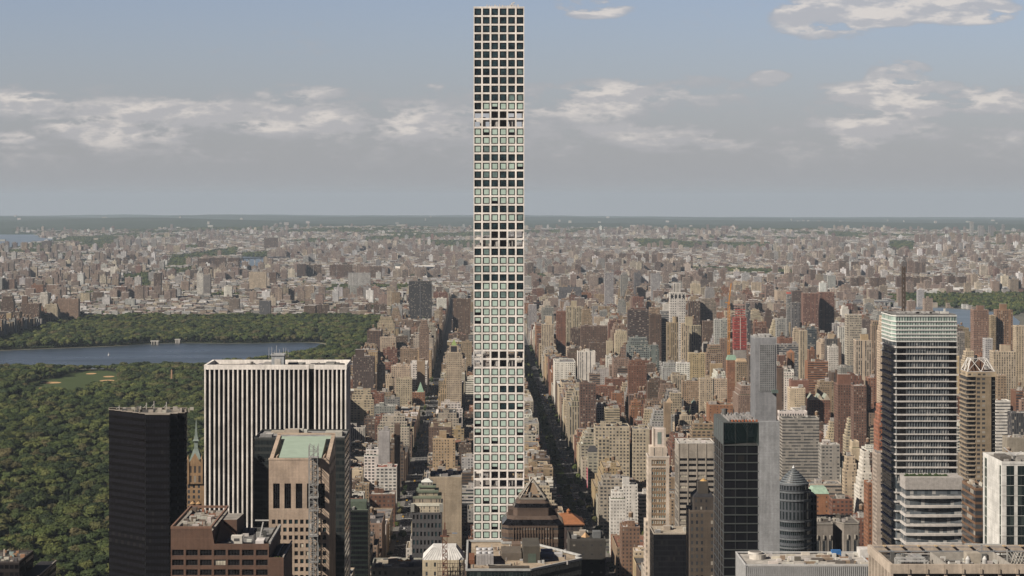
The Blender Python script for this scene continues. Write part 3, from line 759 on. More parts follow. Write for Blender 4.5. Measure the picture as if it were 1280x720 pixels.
# --- granite tower with the sloping green roof, hoist mast beside it
def granite_tower():
    Y = 1030.0; x0, x1 = PX(336, Y), PX(411.5, Y); D = 45.0; y1 = Y + D; zf = PZ(575, Y); zt = PZ(543, y1) ; c = (.47, .37, .29)
    r = empty('office_tower', ((x0 + x1) / 2, Y + D / 2, 0), 'pinkish granite tower topped by a sloping green copper roof', 'skyscraper')
    mb = MB(); dep = .6
    zA, zB = PZ(604, Y), PZ(636, Y)      # tall openings
    mb.box(x0, x1, Y, Y + dep, zA, zf, c); nx = 5
    us = grid_wall(mb, 'S', Y, x0 + 1, x1 - 1, zB, zA, nx, 1, 3.3, zA - zB - .3, dep, c)[0]
    mb.box(x0, x0 + 1, Y, Y + dep, zB, zA, c); mb.box(x1 - 1, x1, Y, Y + dep, zB, zA, c)
    mb.box(x0, x1, Y, Y + dep, zB - 4.5, zB, c)
    rows = 15; zC = zB - 4.5; zD = zC - rows * 3.95
    us2, zs2 = grid_wall(mb, 'S', Y, x0 + 1, x1 - 1, zD, zC, 10, rows, 1.75, 2.2, dep, c)
    mb.box(x0, x0 + 1, Y, Y + dep, zD, zC, c); mb.box(x1 - 1, x1, Y, Y + dep, zD, zC, c); mb.box(x0, x1, Y, Y + dep, 0, zD, c)
    mb.box(x0, x1, Y + dep, y1, 0, zf - 3, c, (0, 0, 0), mi=0)
    # east side: plain piers
    for i in range(9): yy = Y + 3 + i * 4.6; mb.box(x1 + .002, x1 + .35, yy, yy + 2.0, 30, zf - 8, c)
    part(mb, 'wall', MATS, r)
    g = [(G_BLACK, 3), (G_DARK, 2), (G_BLIND, .4)]
    add_windows(r, 'S', Y, us, [(zA + zB) / 2], 3.3, zA - zB - .3, [(G_BLACK, 1)], split=2, inset=.42)
    add_windows(r, 'S', Y, us2, zs2[::-1], 1.75, 2.2, g, inset=.42, cap=95)
    # raking granite borders of the gable and the copper slope between them
    def rake(xa, xb, name):
        m = MB(); A = [(xa, Y + 1, zf), (xb, Y + 1, zf), (xb, y1, zt), (xa, y1, zt)]
        m.face(A, None, c); m.face([(xa, Y + 1, zf - 4), (xa, Y + 1, zf), (xa, y1, zt), (xa, y1, zf - 4)], None, c); m.face([(xb, y1, zf - 4), (xb, y1, zt), (xb, Y + 1, zf), (xb, Y + 1, zf - 4)], None, c)
        m.face([(xa, Y + 1, zf - 4), (xb, Y + 1, zf - 4), (xb, Y + 1, zf), (xa, Y + 1, zf)], None, c); m.face([(xb, y1, zf - 4), (xa, y1, zf - 4), (xa, y1, zt), (xb, y1, zt)], None, c); part(m, name, MATS, r)
    rake(x0, x0 + 1.9, 'gable_border'); rake(x1 - 1.9, x1, 'gable_border')
    m = MB(); m.box(x0 - .15, x1 + .15, Y - .15, Y + 1.0, zf + .003, zf + .9, tuple(q * 1.1 for q in c)); m.box(x0, x1, y1 - 1.2, y1 + .2, zt + .01, zt + .8, tuple(q * 1.1 for q in c)); part(m, 'cornice', MATS, r)
    cop = MB(); zz = lambda yy: zf + (zt - zf) * (yy - Y - 1) / (y1 - Y - 1) - .6
    xa, xb = x0 + 4.4, x1 - 4.4; ya = Y + 7; yb = y1 - 6
    cop.face([(xa, ya, zz(ya)), (xb, ya, zz(ya)), (xb, yb, zz(yb)), (xa, yb, zz(yb))]); cop.face([(x0 + 1.91, yb, zz(yb)), (x1 - 1.91, yb, zz(yb)), (x1 - 1.91, y1 - 1.2, zz(y1 - 1.2)), (x0 + 1.91, y1 - 1.2, zz(y1 - 1.2))])
    cop.face([(xa, ya, zf - 3), (xb, ya, zf - 3), (xb, ya, zz(ya)), (xa, ya, zz(ya))]); cop.face([(xa, yb, zf - 3), (xa, ya, zf - 3), (xa, ya, zz(ya)), (xa, yb, zz(yb))]); cop.face([(xb, ya, zf - 3), (xb, yb, zf - 3), (xb, yb, zz(yb)), (xb, ya, zz(ya))])
    part(cop, 'copper_roof', [M_COPPER], r)
    wl = MB(); wl.box(x0 + 3, x0 + 3.6, Y + 6, yb, zf - 2.9, zf + 1, c); wl.box(x1 - 3.6, x1 - 3, Y + 6, yb, zf - 2.9, zf + 1, c)
    for k in range(4): wl.box(x0 + 6 + k * 2.8, x0 + 8 + k * 2.8, Y + 4, Y + 5.5, zf - 2.9, zf - .9, (.35, .33, .3), mi=2)
    part(wl, 'roof_equipment', MATS, r)
    mark(x0, x1, Y, y1, zf); land(x0, x1, Y, y1, zf, 250, 'the granite tower with green roof')
    # hoist mast: open steel lattice in front of the tower
    ya0, ya1 = Y - 6.5, Y - .8; xa, xb = PX(386, Y - 6), PX(397, Y - 6); zt2 = PZ(562, Y - 5)
    h = empty('hoist_mast', ((xa + xb) / 2, Y - 3, 0), 'grey lattice builders hoist climbing the front of the granite tower', 'construction hoist')
    m = MB(); col = (.27, .275, .275)
    for a in (xa, (xa + xb) / 2, xb):
        for b in (ya0, ya1): m.bar((a, b, 0), (a, b, zt2 + 2), .13, col, 2)
    part(m, 'post', MATS, h)
    m = MB(); z = 60; k = 0
    while z < zt2:
        for b in (ya0, ya1):
            m.bar((xa, b, z), (xb, b, z), .12, col, 2); p, q = (xa, xb) if k % 2 else (xb, xa); m.bar((p, b, z), (q, b, z + 3.2), .10, col, 2)
        for a in (xa, xb): m.bar((a, ya0, z), (a, ya1, z + 3.2), .1, col, 2)
        z += 3.2; k += 1
    part(m, 'bracing', MATS, h)
    m = MB(); z = 62.0
    while z < zt2: m.box(xa + .3, xb - .3, ya0 + .4, ya1 - .4, z, z + .12, (.25, .25, .25), mi=2); z += 3.2 * 4
    for zz_ in (zt2 - 4, zt2 - 24, zt2 - 43): m.box(xa - .2, xb + .3, ya0 - .3, ya1, zz_, zz_ + .3, (.4, .4, .4), mi=2)
    part(m, 'landing', MATS, h)
    m = MB(); m.box(xa + .5, xa + 2.3, ya0 + 1, ya0 + 3.4, zt2 - 40, zt2 - 37, (.5, .5, .48), mi=2); part(m, 'hoist_cage', MATS, h)
granite_tower()

def simple_tower(name, label, cat, x0, x1, y0, y1, z, col, wp, bay, fl, mat=None, rcol=(.3, .29, .27), vis=100, short=None, para=1.0, eq=8, seed=1, pcol=None, z0=0):
    r = empty(name, ((x0 + x1) / 2, (y0 + y1) / 2, z0), label, cat)
    mb = MB(); mb.prism([(x0, y0), (x1, y0), (x1, y1), (x0, y1)], z0, z, col, wp, bay, fl, 0, top=False); part(mb, 'wall', [mat or M_WALL, M_ROOF, M_MISC], r)
    rf = MB(); rf.face([(x0, y0, z), (x1, y0, z), (x1, y1, z), (x0, y1, z)], None, rcol, (0, 0, 0), 1); part(rf, 'roof', MATS, r)
    if para: cp = MB(); cp.parapet(x0 - .05, x1 + .05, y0 - .05, y1 + .05, z + .003, z + para, .4, pcol or tuple(min(.8, q * 1.1 + .02) for q in col)); part(cp, 'parapet', MATS, r)
    rg = random.Random(seed)
    if eq:
        e = MB(); wx, wy = x1 - x0, y1 - y0
        for i in range(eq):
            a, b = x0 + 1 + rg.random() * (wx * .8), y0 + 1.5 + rg.random() * (wy * .75); w_ = rg.uniform(.08, .2)
            e.box(a, min(x1 - 1, a + w_ * wx), b, min(y1 - 1, b + w_ * wy), z + .01, z + rg.uniform(.7, 2.6), jit(rg.choice([(.5, .49, .46), (.25, .25, .25), (.10, .10, .10), (.4, .36, .3)]), rg), mi=2)
        part(e, 'roof_equipment', MATS, r)
    if short: land(x0, x1, y0, y1, z, vis, short)
    mark(x0, x1, y0, y1, z, z0)
    return r
def slab(name, label, cat, xa, xb, ytop, Y, D, col, wp, bay, fl, **kw):
    """front face between two picture columns at distance Y"""
    return simple_tower(name, label, cat, PX(xa, Y), PX(xb, Y), Y, Y + D, PZ(ytop, Y), col, wp, bay, fl, **kw)

slab('glass_tower', 'dark glass tower showing on both sides behind the granite tower', 'skyscraper', 318, 431, 549, 1130, 40, (.03, .035, .035), (.9, .62, .21), 1.6, 3.7, mat=M_GLASSF, rcol=(.3, .3, .3), short='the dark glass tower behind granite', vis=150)

# --- brown granite block, lower left foreground, with cut-back roof terraces
def brown_block():
    Y = 850.0; c = (.135, .078, .055); x0, x1, x2 = PX(213.5, Y), PX(336, Y), PX(354.5, Y)
    zl = PZ(661, Y); zr = PZ(680, Y); z3 = PZ(697, Y); dep = .7
    xm = PX(264.5, Y)
    r = empty('office_building', ((x0 + x2) / 2, Y + 30, 0), 'brown stone office block with cut-back roof terraces, in front of the white striped slab', 'building')
    mb = MB()
    zt = PZ(686.5, Y); rows = 6; ph = 12.0 * Y / F; zb = zt - rows * ph + ph
    mb.box(x0, xm, Y, Y + dep, zt + .6, zl, c)
    # slanted edge between the tall left part and the right terrace
    xs = PX(268, Y); mb.face([(xm, Y, zt + .6), (xs, Y, zt + .6), (xs, Y, zr), (xm, Y, zl)], None, c)
    mb.box(xs, x1, Y + .003, Y + dep, zt + .6, zr, c)
    us, zs = grid_wall(mb, 'S', Y, x0, x1, zb - ph, zt + .6, 7, rows, 4.85, 2.45, dep, c)
    mb.box(x1, x2, Y + .003, Y + dep, 0, z3, c)
    mb.box(x0, x1, Y, Y + dep, 0, zb - ph, c)
    mb.box(x0, xm, Y + dep, Y + 58, 0, zl - 1.2, c, tcol=(.32, .30, .27), tmi=1); mb.box(xm, x1, Y + dep, Y + 50, 0, zr - 1.2, c, tcol=(.2, .2, .2), tmi=1); mb.box(x1, x2, Y + dep, Y + 40, 0, z3 - 1.2, c, tcol=(.04, .045, .05), tmi=1)
    part(mb, 'wall', MATS, r)
    add_windows(r, 'S', Y, us, zs[::-1], 4.85, 2.45, [(G_BLACK, 5), (G_BLIND, 1.0)], split=3, inset=.5)
    u2 = [PX(345.5, Y)]; 
    b = MB(); b.parapet(x0 - .1, xm + .1, Y - .1, Y + 58, zl + .003, zl + 1.0, .7, tuple(q * 1.7 for q in c)); part(b, 'parapet', MATS, r)
    xb0, xb1 = xm + .2, PX(294, Y + 20)
    s = MB(); zz = zl + .5       # slanting roof house right of the tall part
    s.prism([(xm + .9, Y + 26), (xb1, Y + 26), (xb1 + 1.0, Y + 44), (xm + .9, Y + 44)], zr - 1.0, zz - .8, c, tcol=(.35, .33, .30), tmi=1)
    s.face([(xm + .9, Y + 8, zr - 1.0), (xb1, Y + 26 - .1, zr - 1.0), (xm + .9, Y + 25.9, zz - 1)], None, c); part(s, 'roof_house', MATS, r)
    t_ = MB(); t_.bar((x1 + .2, Y + 2, zr + .2), (x1 + .2, Y + 48, zr + .2), .45, (.35, .35, .34), 2); t_.bar((x2 - .2, Y + .5, z3 + .2), (x2 - .2, Y + 40, z3 + .2), .3, (.35, .33, .31), 2)
    t_.face([(x1 + .1, Y + 1, z3 - 1), (x1 + .1, Y + 49, z3 - 1), (x1 - 1.5, Y + 49, zr), (x1 - 1.5, Y + 1, zr)], None, (.14, .11, .085)); part(t_, 'terrace_edge', MATS, r)
    sk = MB(); sk.box(x1 + 1.2, x2 - 1.0, Y + 6, Y + 38, z3 - 1.19, z3 - .5, (.03, .035, .04), mi=2); sk.box(x1 + 2.6, x1 + 3.0, Y + 8, Y + 36, z3 - .49, z3 - .2, (.3, .33, .36), mi=2); part(sk, 'skylight', MATS, r)
    pl = MB()
    rg = random.Random(9)
    for i in range(10): pl.box(x1 + 1.3 + i * .4, x1 + 1.7 + i * .4, Y + 1.2, Y + 2.2, z3 - 1.18, z3 - rg.uniform(-.2, .5), (.08, .10, .02), mi=2)
    part(pl, 'terrace_plants', MATS, r)
    eq = MB()
    for i in range(46):
        xx, yy = rg.uniform(x0 + 1.5, xm - 2.5), rg.uniform(Y + 4, Y + 54); w_ = rg.uniform(.5, 3)
        eq.box(xx, xx + w_, yy, yy + rg.uniform(.5, 3), zl - 1.19, zl + rg.uniform(-.7, .9), jit(rg.choice([(.5, .48, .45), (.16, .13, .11), (.35, .32, .28), (.3, .14, .09)]), rg), mi=2)
    for i in range(24):
        xx, yy = rg.uniform(xm + 3, x1 - 3), rg.uniform(Y + 3, Y + 46); w_ = rg.uniform(.5, 3)
        eq.box(xx, xx + w_, yy, yy + rg.uniform(.5, 3), zr - 1.19, zr + rg.uniform(-.6, 1.1), jit(rg.choice([(.55, .55, .53), (.08, .08, .08), (.3, .3, .29)]), rg), mi=2)
    part(eq, 'roof_equipment', MATS, r)
    c1 = MB(); xx = PX(287, Y); c1.box(xx, xx + 4.6, Y + 5, Y + 9, zr - 1.19, zr + 2.4, (.62, .60, .55), mi=2); c1.box(xx + 1.2, xx + 3.4, Y + 4.9, Y + 5, zr + .4, zr + 1.5, (.1, .1, .1), mi=2); part(c1, 'cooling_unit', MATS, r)
    c2 = MB(); xx = PX(318, Y); c2.box(xx, xx + 3.4, Y + 4, Y + 12, zr - 1.19, zr + .7, (.72, .69, .68), mi=2); part(c2, 'cooling_unit', MATS, r)
    ar = MB(); p0 = (PX(324, Y + 10), Y + 10, zr); p1 = (PX(329, Y + 10), Y + 10, zr + 7.6); p2 = (PX(319, Y + 10), Y + 10, zr + 8.2); p3 = (PX(336, Y + 10), Y + 10, zr + 8.2)
    ar.bar(p0, p1, .25, (.5, .5, .49), 2); ar.bar(p2, p3, .25, (.5, .5, .49), 2); part(ar, 'davit_arm', MATS, r)
    # two roof tanks behind it belong to the next building
    mark(x0, x2, Y, Y + 58, zr); land(x0, x2, Y, Y + 58, zl, 120, 'the brown stone block')
brown_block()

def tank_house():
    Y = 1000.0; x0, x1 = PX(234, Y), PX(262, Y); z = PZ(640, Y)
    r = simple_tower('office_building', 'grey building with two wooden roof tanks between the black tower and the white slab', 'building', x0, x1, Y, Y + 30, z - 6, (.30, .28, .26), (.4, .5, .3), 3, 3.5, eq=10, short=None)
    h = MB(); h.box(PX(237, Y), PX(252, Y), Y + 3, Y + 10, z - 6, z - .6, (.45, .42, .36), mi=0); part(h, 'bulkhead', MATS, r)
    for px in (241, 248.5):
        a, b = MB(), MB(); xx = PX(px, Y + 6); a.cyl(xx, Y + 6, 1.35, z - .58, z + 3.2, 12, (.13, .09, .06), 2); b.cone(xx, Y + 6, 1.5, z + 3.21, z + 4.5, 12, (.42, .27, .14), 2)
        part(b, 'tank_roof', MATS, part(a, 'water_tank', MATS, r))
tank_house()

def corner_block():
    Y = 1000.0; r = empty('office_building', (PX(-15, Y), Y + 20, 0), 'black office block with cluttered roof at the lower left corner, under the park trees', 'building')
    x0, x1, x2 = PX(-70, Y), PX(24, Y), PX(45, Y); z = PZ(704, Y); z2 = PZ(722, Y)
    mb = MB(); mb.box(x0, x1, Y, Y + 32, 0, z, (.035, .03, .03), (.8, .5, .3), 2.5, 3.6, tcol=(.12, .11, .1), tmi=1); mb.box(x1, x2, Y + 3, Y + 48, 0, z2 - .5, (.03, .028, .028), (.8, .5, .3), 2.5, 3.6, tcol=(.035, .035, .04), tmi=1)
    part(mb, 'wall', [M_BLACKF, M_ROOF, M_MISC], r)
    e = MB(); e.parapet(x0, x1, Y, Y + 32, z + .003, z + .8, .4, (.06, .05, .05)); e.bar((x2, Y + 3, z2 - .2), (x2, Y + 48, z2 - .2), .25, (.35, .33, .31), 2); part(e, 'parapet', MATS, r)
    rg = random.Random(2); q = MB()
    for i in range(20): xx = rg.uniform(PX(0, Y) - 6, x1 - 2); yy = rg.uniform(Y + 2, Y + 28); q.box(xx, xx + rg.uniform(.5, 2.5), yy, yy + 1.4, z + .01, z + rg.uniform(.5, 1.8), jit(rg.choice([(.5, .48, .42), (.1, .1, .1), (.35, .2, .12), (.3, .38, .36)]), rg), mi=2)
    part(q, 'roof_equipment', MATS, r); a = MB(); xx = PX(5.5, Y + 20); a.cyl(xx, Y + 20, .35, z + .01, z + 3.4, 8, (.7, .6, .5), 2); part(a, 'chimney', MATS, r)
    mark(x0, x2, Y, Y + 48, z2); land(x0, x2, Y, Y + 48, z, 60, 'the black corner block')
corner_block()

# --- brownstone hotel tower with green spire, seen between the black tower and the slab
def spire_hotel():
    Y = 1400.0; xc = PX(244, Y); r = empty('hotel_tower', (xc, Y + 8, 0), 'tan gothic hotel with a steep green copper spire beside the park', 'tower')
    zs_ = PZ(588, Y); w_ = 6.8; c = (.31, .20, .11)
    mb = MB(); mb.box(PX(233, Y), PX(258, Y), Y, Y + 16, 0, zs_ - 9, c, (.45, .6, .3), 3.4, 3.6, tcol=(.3, .3, .28), tmi=1); mb.box(xc - 4.6, xc + 4.6, Y - 1, Y + 10, zs_ - 8.99, zs_ + 4, c, (.5, .7, .2), 3.0, 6.5)
    for a in (-4.6, 4.6): mb.box(xc + a - .7, xc + a + .7, Y - 1.4, Y - .2, zs_ - 9, zs_ + 8, c); mb.cone(xc + a, Y - .8, .8, zs_ + 8, zs_ + 11, 4, c)
    mb.face([(xc - 4.6, Y - 1.05, zs_ + 4), (xc + 4.6, Y - 1.05, zs_ + 4), (xc, Y - 1.05, zs_ + 12)], None, c); part(mb, 'wall', MATS, r)
    sp = MB(); sq = lambda h: [(xc - h, Y + 5 - h), (xc + h, Y + 5 - h), (xc + h, Y + 5 + h), (xc - h, Y + 5 + h)]
    gcol = (.22, .27, .25); z1 = PZ(562, Y); z2 = PZ(552, Y); z3 = PZ(524, Y)
    sp.frustum(sq(4.9), sq(1.6), zs_ + 4.01, z1, gcol, 2); sp.frustum(sq(1.3), sq(1.3), z1, z2, gcol, 2); sp.frustum(sq(2.2), sq(1.4), z2, z2 + 1.5, gcol, 2); sp.frustum(sq(1.4), sq(.9), z2 + 1.5, z2 + 4, gcol, 2); sp.frustum(sq(.9), sq(.08), z2 + 4, z3, gcol, 2); part(sp, 'spire', MATS, r)
    rf = MB(); a, b = xc + 2.5, PX(262, Y); rf.face([(xc + 4.7, Y + 1, zs_ - 8.9), (b, Y + 1, zs_ - 8.9), (b, Y + 8, zs_ + 12), (xc + 4.7, Y + 8, zs_ + 12)], None, gcol, (0, 0, 0), 2); rf.face([(xc + 4.7, Y + 15, zs_ - 8.9), (xc + 4.7, Y + 8, zs_ + 12), (b, Y + 8, zs_ + 12), (b, Y + 15, zs_ - 8.9)], None, gcol, (0, 0, 0), 2); rf.face([(xc + 4.7, Y + 15, zs_ - 8.9), (xc + 4.7, Y + 1, zs_ - 8.9), (xc + 4.7, Y + 8, zs_ + 12)], None, c, (0, 0, 0), 0); part(rf, 'roof', MATS, r)
    mark(PX(233, Y), PX(258, Y), Y, Y + 16, zs_ - 9); land(PX(233, Y), PX(258, Y), Y, Y + 16, zs_, 70, 'the green spire')
spire_hotel()

# --- pyramid-topped brown tower in front of the supertall
def pyramid_tower():
    Y = 1012.0; xc = PX(666.5, Y); r = empty('office_tower', (xc, Y + 14, 0), 'brown chamfered office tower with an open pyramid top, below the very tall white tower', 'skyscraper')
    def oct_(hw, ch, yc=Y + 15): return [(xc - hw + ch, yc - hw), (xc + hw - ch, yc - hw), (xc + hw, yc - hw + ch), (xc + hw, yc + hw - ch), (xc + hw - ch, yc + hw), (xc - hw + ch, yc + hw), (xc - hw, yc + hw - ch), (xc - hw, yc - hw + ch)]
    c = (.092, .064, .05); k = Y / F; Zp = lambda y: PZ(y, Y)
    hw = 39 * k
    body = MB(); body.prism(oct_(hw, 3.2), 0, Zp(657), c, (1.0, .45, .3), 2.2, 11.5 * k, 0, top=False); part(body, 'wall', MATS, r)
    a = MB()
    a.frustum(oct_(hw - .2, 3.2), oct_(hw - 2.5, 3.0), Zp(657) + .01, Zp(650.5), (.03, .04, .055), 2, top=False); part(a, 'glass_slope', [M_PAINT, M_PAINT, G_BLACK], r)
    b = MB(); b.frustum(oct_(hw - 2.5, 3.0), oct_(hw - 4.0, 3), Zp(650.5), Zp(647), c, 0)
    b.prism(oct_(24.5 * k, 2.0), Zp(647), Zp(640), tuple(q * 1.3 for q in c), (0, 0, 0))
    for sx_ in (-1, 1): b.box(xc + sx_ * 27 * k - 1.6, xc + sx_ * 27 * k + 1.6, Y + 8, Y + 20, Zp(646.9), Zp(639.5), c)
    part(b, 'upper_wall', MATS, r)
    d = MB(); d.frustum(oct_(24 * k, 2), oct_(21 * k, 1.6), Zp(637), Zp(632), (.03, .04, .055), 2, top=False); part(d, 'glass_slope', [M_PAINT, M_PAINT, G_BLACK], r)
    e = MB(); e.prism(oct_(24.6 * k, 2.0), Zp(640) + .01, Zp(637) - .01, c, (0, 0, 0)); e.frustum(oct_(21 * k, 1.6), oct_(16.5 * k, 1.2), Zp(632), Zp(627), c, 0); part(e, 'upper_wall', MATS, r)
    ap = (xc, Y + 15, Zp(604)); s = 16.5 * k; fr = MB(); cor = [(xc - s, Y + 15 - s), (xc + s, Y + 15 - s), (xc + s, Y + 15 + s), (xc - s, Y + 15 + s)]
    gc = (.27, .25, .22)
    for p in cor: fr.bar((*p, Zp(627)), ap, .38, gc, 2)
    for i in range(4): p, q = cor[i], cor[(i + 1) % 4]; fr.bar((*p, Zp(626.5)), (*q, Zp(626.5)), .42, gc, 2)
    z5 = Zp(622); s5 = s * (22 - 4) / 22 * .98
    c5 = [(xc - s5, Y + 15 - s5), (xc + s5, Y + 15 - s5), (xc + s5, Y + 15 + s5), (xc - s5, Y + 15 + s5)]
    for i in range(4): p, q = c5[i], c5[(i + 1) % 4]; fr.bar((*p, z5), (*q, z5), .25, gc, 2)
    part(fr, 'pyramid_frame', MATS, r)
    cc = MB(); h5 = s * .55; cc.frustum([(xc - h5, Y + 15 - h5), (xc + h5, Y + 15 - h5), (xc + h5, Y + 15 + h5), (xc - h5, Y + 15 + h5)], [(xc - 1, Y + 14), (xc + 1, Y + 14), (xc + 1, Y + 16), (xc - 1, Y + 16)], Zp(626), Zp(609), (.30, .22, .15), 0); cc.cyl(xc - 1.2, Y + 10, .8, Zp(625), Zp(619), 8, (.2, .2, .2), 2); part(cc, 'plant_room', MATS, r)
    for i in range(6): bands = MB(); z = Zp(662 + i * 11.5); bands.prism(oct_(hw + .12, 3.2), z - 1.9, z - .1, (.14, .097, .07), (0, 0, 0)); part(bands, 'stone_band', MATS, r)
    piers = MB(); x_ = xc - hw + 5.5
    while x_ < xc + hw - 5: piers.box(x_, x_ + .28, Y + 15 - hw - .45, Y + 15 - hw - .125, 60, Zp(658.5), (.17, .12, .09)); x_ += 1.35
    part(piers, 'mullion', MATS, r)
    mark(xc - hw, xc + hw, Y, Y + 30, Zp(650)); land(xc - hw, xc + hw, Y, Y + 30, Zp(645), 90, 'the pyramid-topped brown tower')
pyramid_tower()

# --- flat-roofed black office building at the bottom centre
def flat_roof():
    Y = 850.0; zf = PZ(712.5, Y); P = [(PX(583, Y), Y), (PX(663, Y), Y), (PX(727, Y + 26), Y + 26), (PX(720, Y + 30), Y + 30), (PX(726, Y + 34), Y + 34), (PX(663, 917), 917), (PX(628, 917), 917), (PX(627, 922), 922), (PX(584.5, 922), 922)]
    r = empty('office_building', (PX(640, Y), Y + 30, 0), 'black glass office block with a broad tan gravel roof, below the pyramid-topped tower', 'building')
    mb = MB(); mb.prism(P, 0, zf, (.03, .035, .035), (.86, .55, .3), 1.5, 3.6, 0, top=False); part(mb, 'wall', [M_GLASSF, M_ROOF, M_MISC], r)
    rf = MB(); rf.face([(x, y, zf - .6) for x, y in P], None, (.40, .33, .25), (0, 0, 0), 1); part(rf, 'roof', MATS, r)
    cp = MB()
    for i in range(len(P)): a, b = P[i], P[(i + 1) % len(P)]; cp.bar((a[0], a[1], zf + .1), (b[0], b[1], zf + .1), .42, (.42, .43, .43), 2)
    part(cp, 'parapet', MATS, r)
    def B(name, xa, xb, yy, d, z0, h, col, mi=2): m = MB(); m.box(PX(xa, yy), PX(xb, yy), yy, yy + d, z0, zf + h, col, mi=mi); return part(m, name, MATS, r)
    z0 = zf - .59
    cool = MB(); a, b = PX(595, Y + 14), PX(617, Y + 14)
    for i in range(6): w_ = (b - a) / 6; cool.box(a + i * w_ + .05, a + (i + 1) * w_ - .05, Y + 14, Y + 34, z0, zf + 3.6, (.36, .35, .35), mi=2)
    cr = part(cool, 'cooling_tower', MATS, r); fan = MB()
    for i in range(3):
        for j in range(2): fan.cyl(a + (i + .5) * (b - a) / 3, Y + 19 + j * 9, 1.1, zf + 3.61, zf + 4.3, 12, (.62, .63, .65), 2)
    part(fan, 'fan', MATS, cr)
    B('bulkhead', 654, 675, Y + 20, 22, z0, 6.4, (.075, .068, .055), 0); m = MB(); m.box(PX(660, Y + 20), PX(670, Y + 20), Y + 19.9, Y + 19.98, z0, zf + 3.3, (.09, .12, .10), mi=2); part(m, 'door', MATS, r)
    B('plant_enclosure', 627, 652, Y + 26, 18, z0, 2.4, (.14, .12, .10)); B('plant_enclosure', 640, 651, Y + 45, 9, z0, 3.0, (.18, .13, .10))
    B('duct', 611, 662, Y + 4, 3, z0, .6, (.08, .07, .06)); B('hatch', 586, 593, Y + 16, 18, z0, 1.2, (.18, .08, .045)); B('duct', 676, 703, Y + 34, 5, z0, .8, (.45, .45, .46)); B('duct', 676, 690, Y + 42, 4, z0, 1.1, (.55, .55, .55))
    rg = random.Random(8); q = MB()
    for i in range(30): xx = PX(rg.uniform(590, 700), Y + 20); yy = rg.uniform(Y + 6, Y + 60); q.box(xx, xx + rg.uniform(.3, 1.4), yy, yy + .8, z0, zf + rg.uniform(-.2, .9), jit(rg.choice([(.5, .5, .5), (.15, .13, .11), (.3, .2, .15)]), rg), mi=2)
    for i in range(34): xx = PX(rg.uniform(588, 712), Y + 20); yy = rg.uniform(Y + 5, Y + 60); q.cyl(xx, yy, rg.uniform(.15, .5), z0, zf + rg.uniform(0, 1.2), 8, jit((.3, .29, .28), rg, .5), 2)
    part(q, 'roof_equipment', MATS, r)
    for i in range(7):
        a, yy = PX(rg.uniform(590, 680), Y + 20), rg.uniform(Y + 8, Y + 56); m = MB(); L_ = rg.uniform(4, 12)
        m.bar((a, yy, zf - .2), (a + L_, yy, zf - .2), .13, jit((.35, .34, .33), rg, .4), 2); m.bar((a + L_, yy, zf - .2), (a + L_, yy + 4, zf - .2), .13, (.35, .34, .33), 2); part(m, 'pipe', MATS, r)
    mark(P[0][0], PX(727, Y), Y, Y + 70, zf); land(P[0][0], PX(727, Y), Y, Y + 72, zf, 60, 'the flat tan roof')
flat_roof()

# --- dark block and the building with the orange tiled roof right of it
r_ = slab('office_building', 'dark brown block with a tan roof canopy, right of the pyramid-topped tower', 'building', 712, 757, 676, 1060, 26, (.055, .05, .045), (.25, .18, .2), 5, 4.6, rcol=(.05, .05, .05), short='the dark brown block', vis=60)
m = MB(); xx = PX(732, 1070); m.cone(xx, 1072, 2.8, PZ(673, 1070), PZ(666, 1070), 4, (.5, .33, .19), 2); m.cyl(xx, 1072, .15, PZ(676, 1060), PZ(673, 1070), 6, (.2, .2, .2), 2); part(m, 'canopy', MATS, r_)
m = MB(); xx = PX(741, 1070); m.box(xx, xx + 4, 1068, 1074, PZ(676, 1060) + .01, PZ(664, 1070), (.16, .17, .18), mi=2); part(m, 'cooling_unit', MATS, r_)
def orange_roof():
    Y = 1105.0; r = empty('apartment_building', (PX(712, Y), Y + 12, 0), 'dark building with a hipped orange tile roof, right of the pyramid-topped tower', 'building')
    x0, x1 = PX(690, Y), PX(729, Y); z = PZ(655, Y); mb = MB(); mb.box(x0, x1, Y, Y + 20, 0, z - .6, (.07, .05, .045), (.5, .6, .5), 2.5, 3.4); mb.box(x0 - .8, x1 + .8, Y - .8, Y + 20.8, z - .59, z, (.20, .09, .05)); part(mb, 'wall', MATS, r)
    c = (.30, .13, .062); rf = MB(); q = 5.0; xa, xb = x0 - .8, x1 + .8; ya, yb = Y - .8, Y + 20.8; zt = PZ(645, Y)
    rf.frustum([(xa, ya), (xb, ya), (xb, yb), (xa, yb)], [(xa + 6, ya + 9), (PX(716, Y), ya + 9), (PX(716, Y), yb - 9), (xa + 6, yb - 9)], z + .01, zt, c, 2); part(rf, 'tile_roof', MATS, r)
    m = MB(); m.cyl(PX(711.5, Y), Y + 9, 1.0, zt - 1, zt + 1.6, 10, c, 2); m.cone(PX(711.5, Y), Y + 9, 1.3, zt + 1.6, zt + 2.8, 10, c, 2); part(m, 'cupola', MATS, r)
    mark(x0, x1, Y, Y + 20, z); land(x0, x1, Y, Y + 20, z, 40, 'the orange tile roof')
orange_roof()

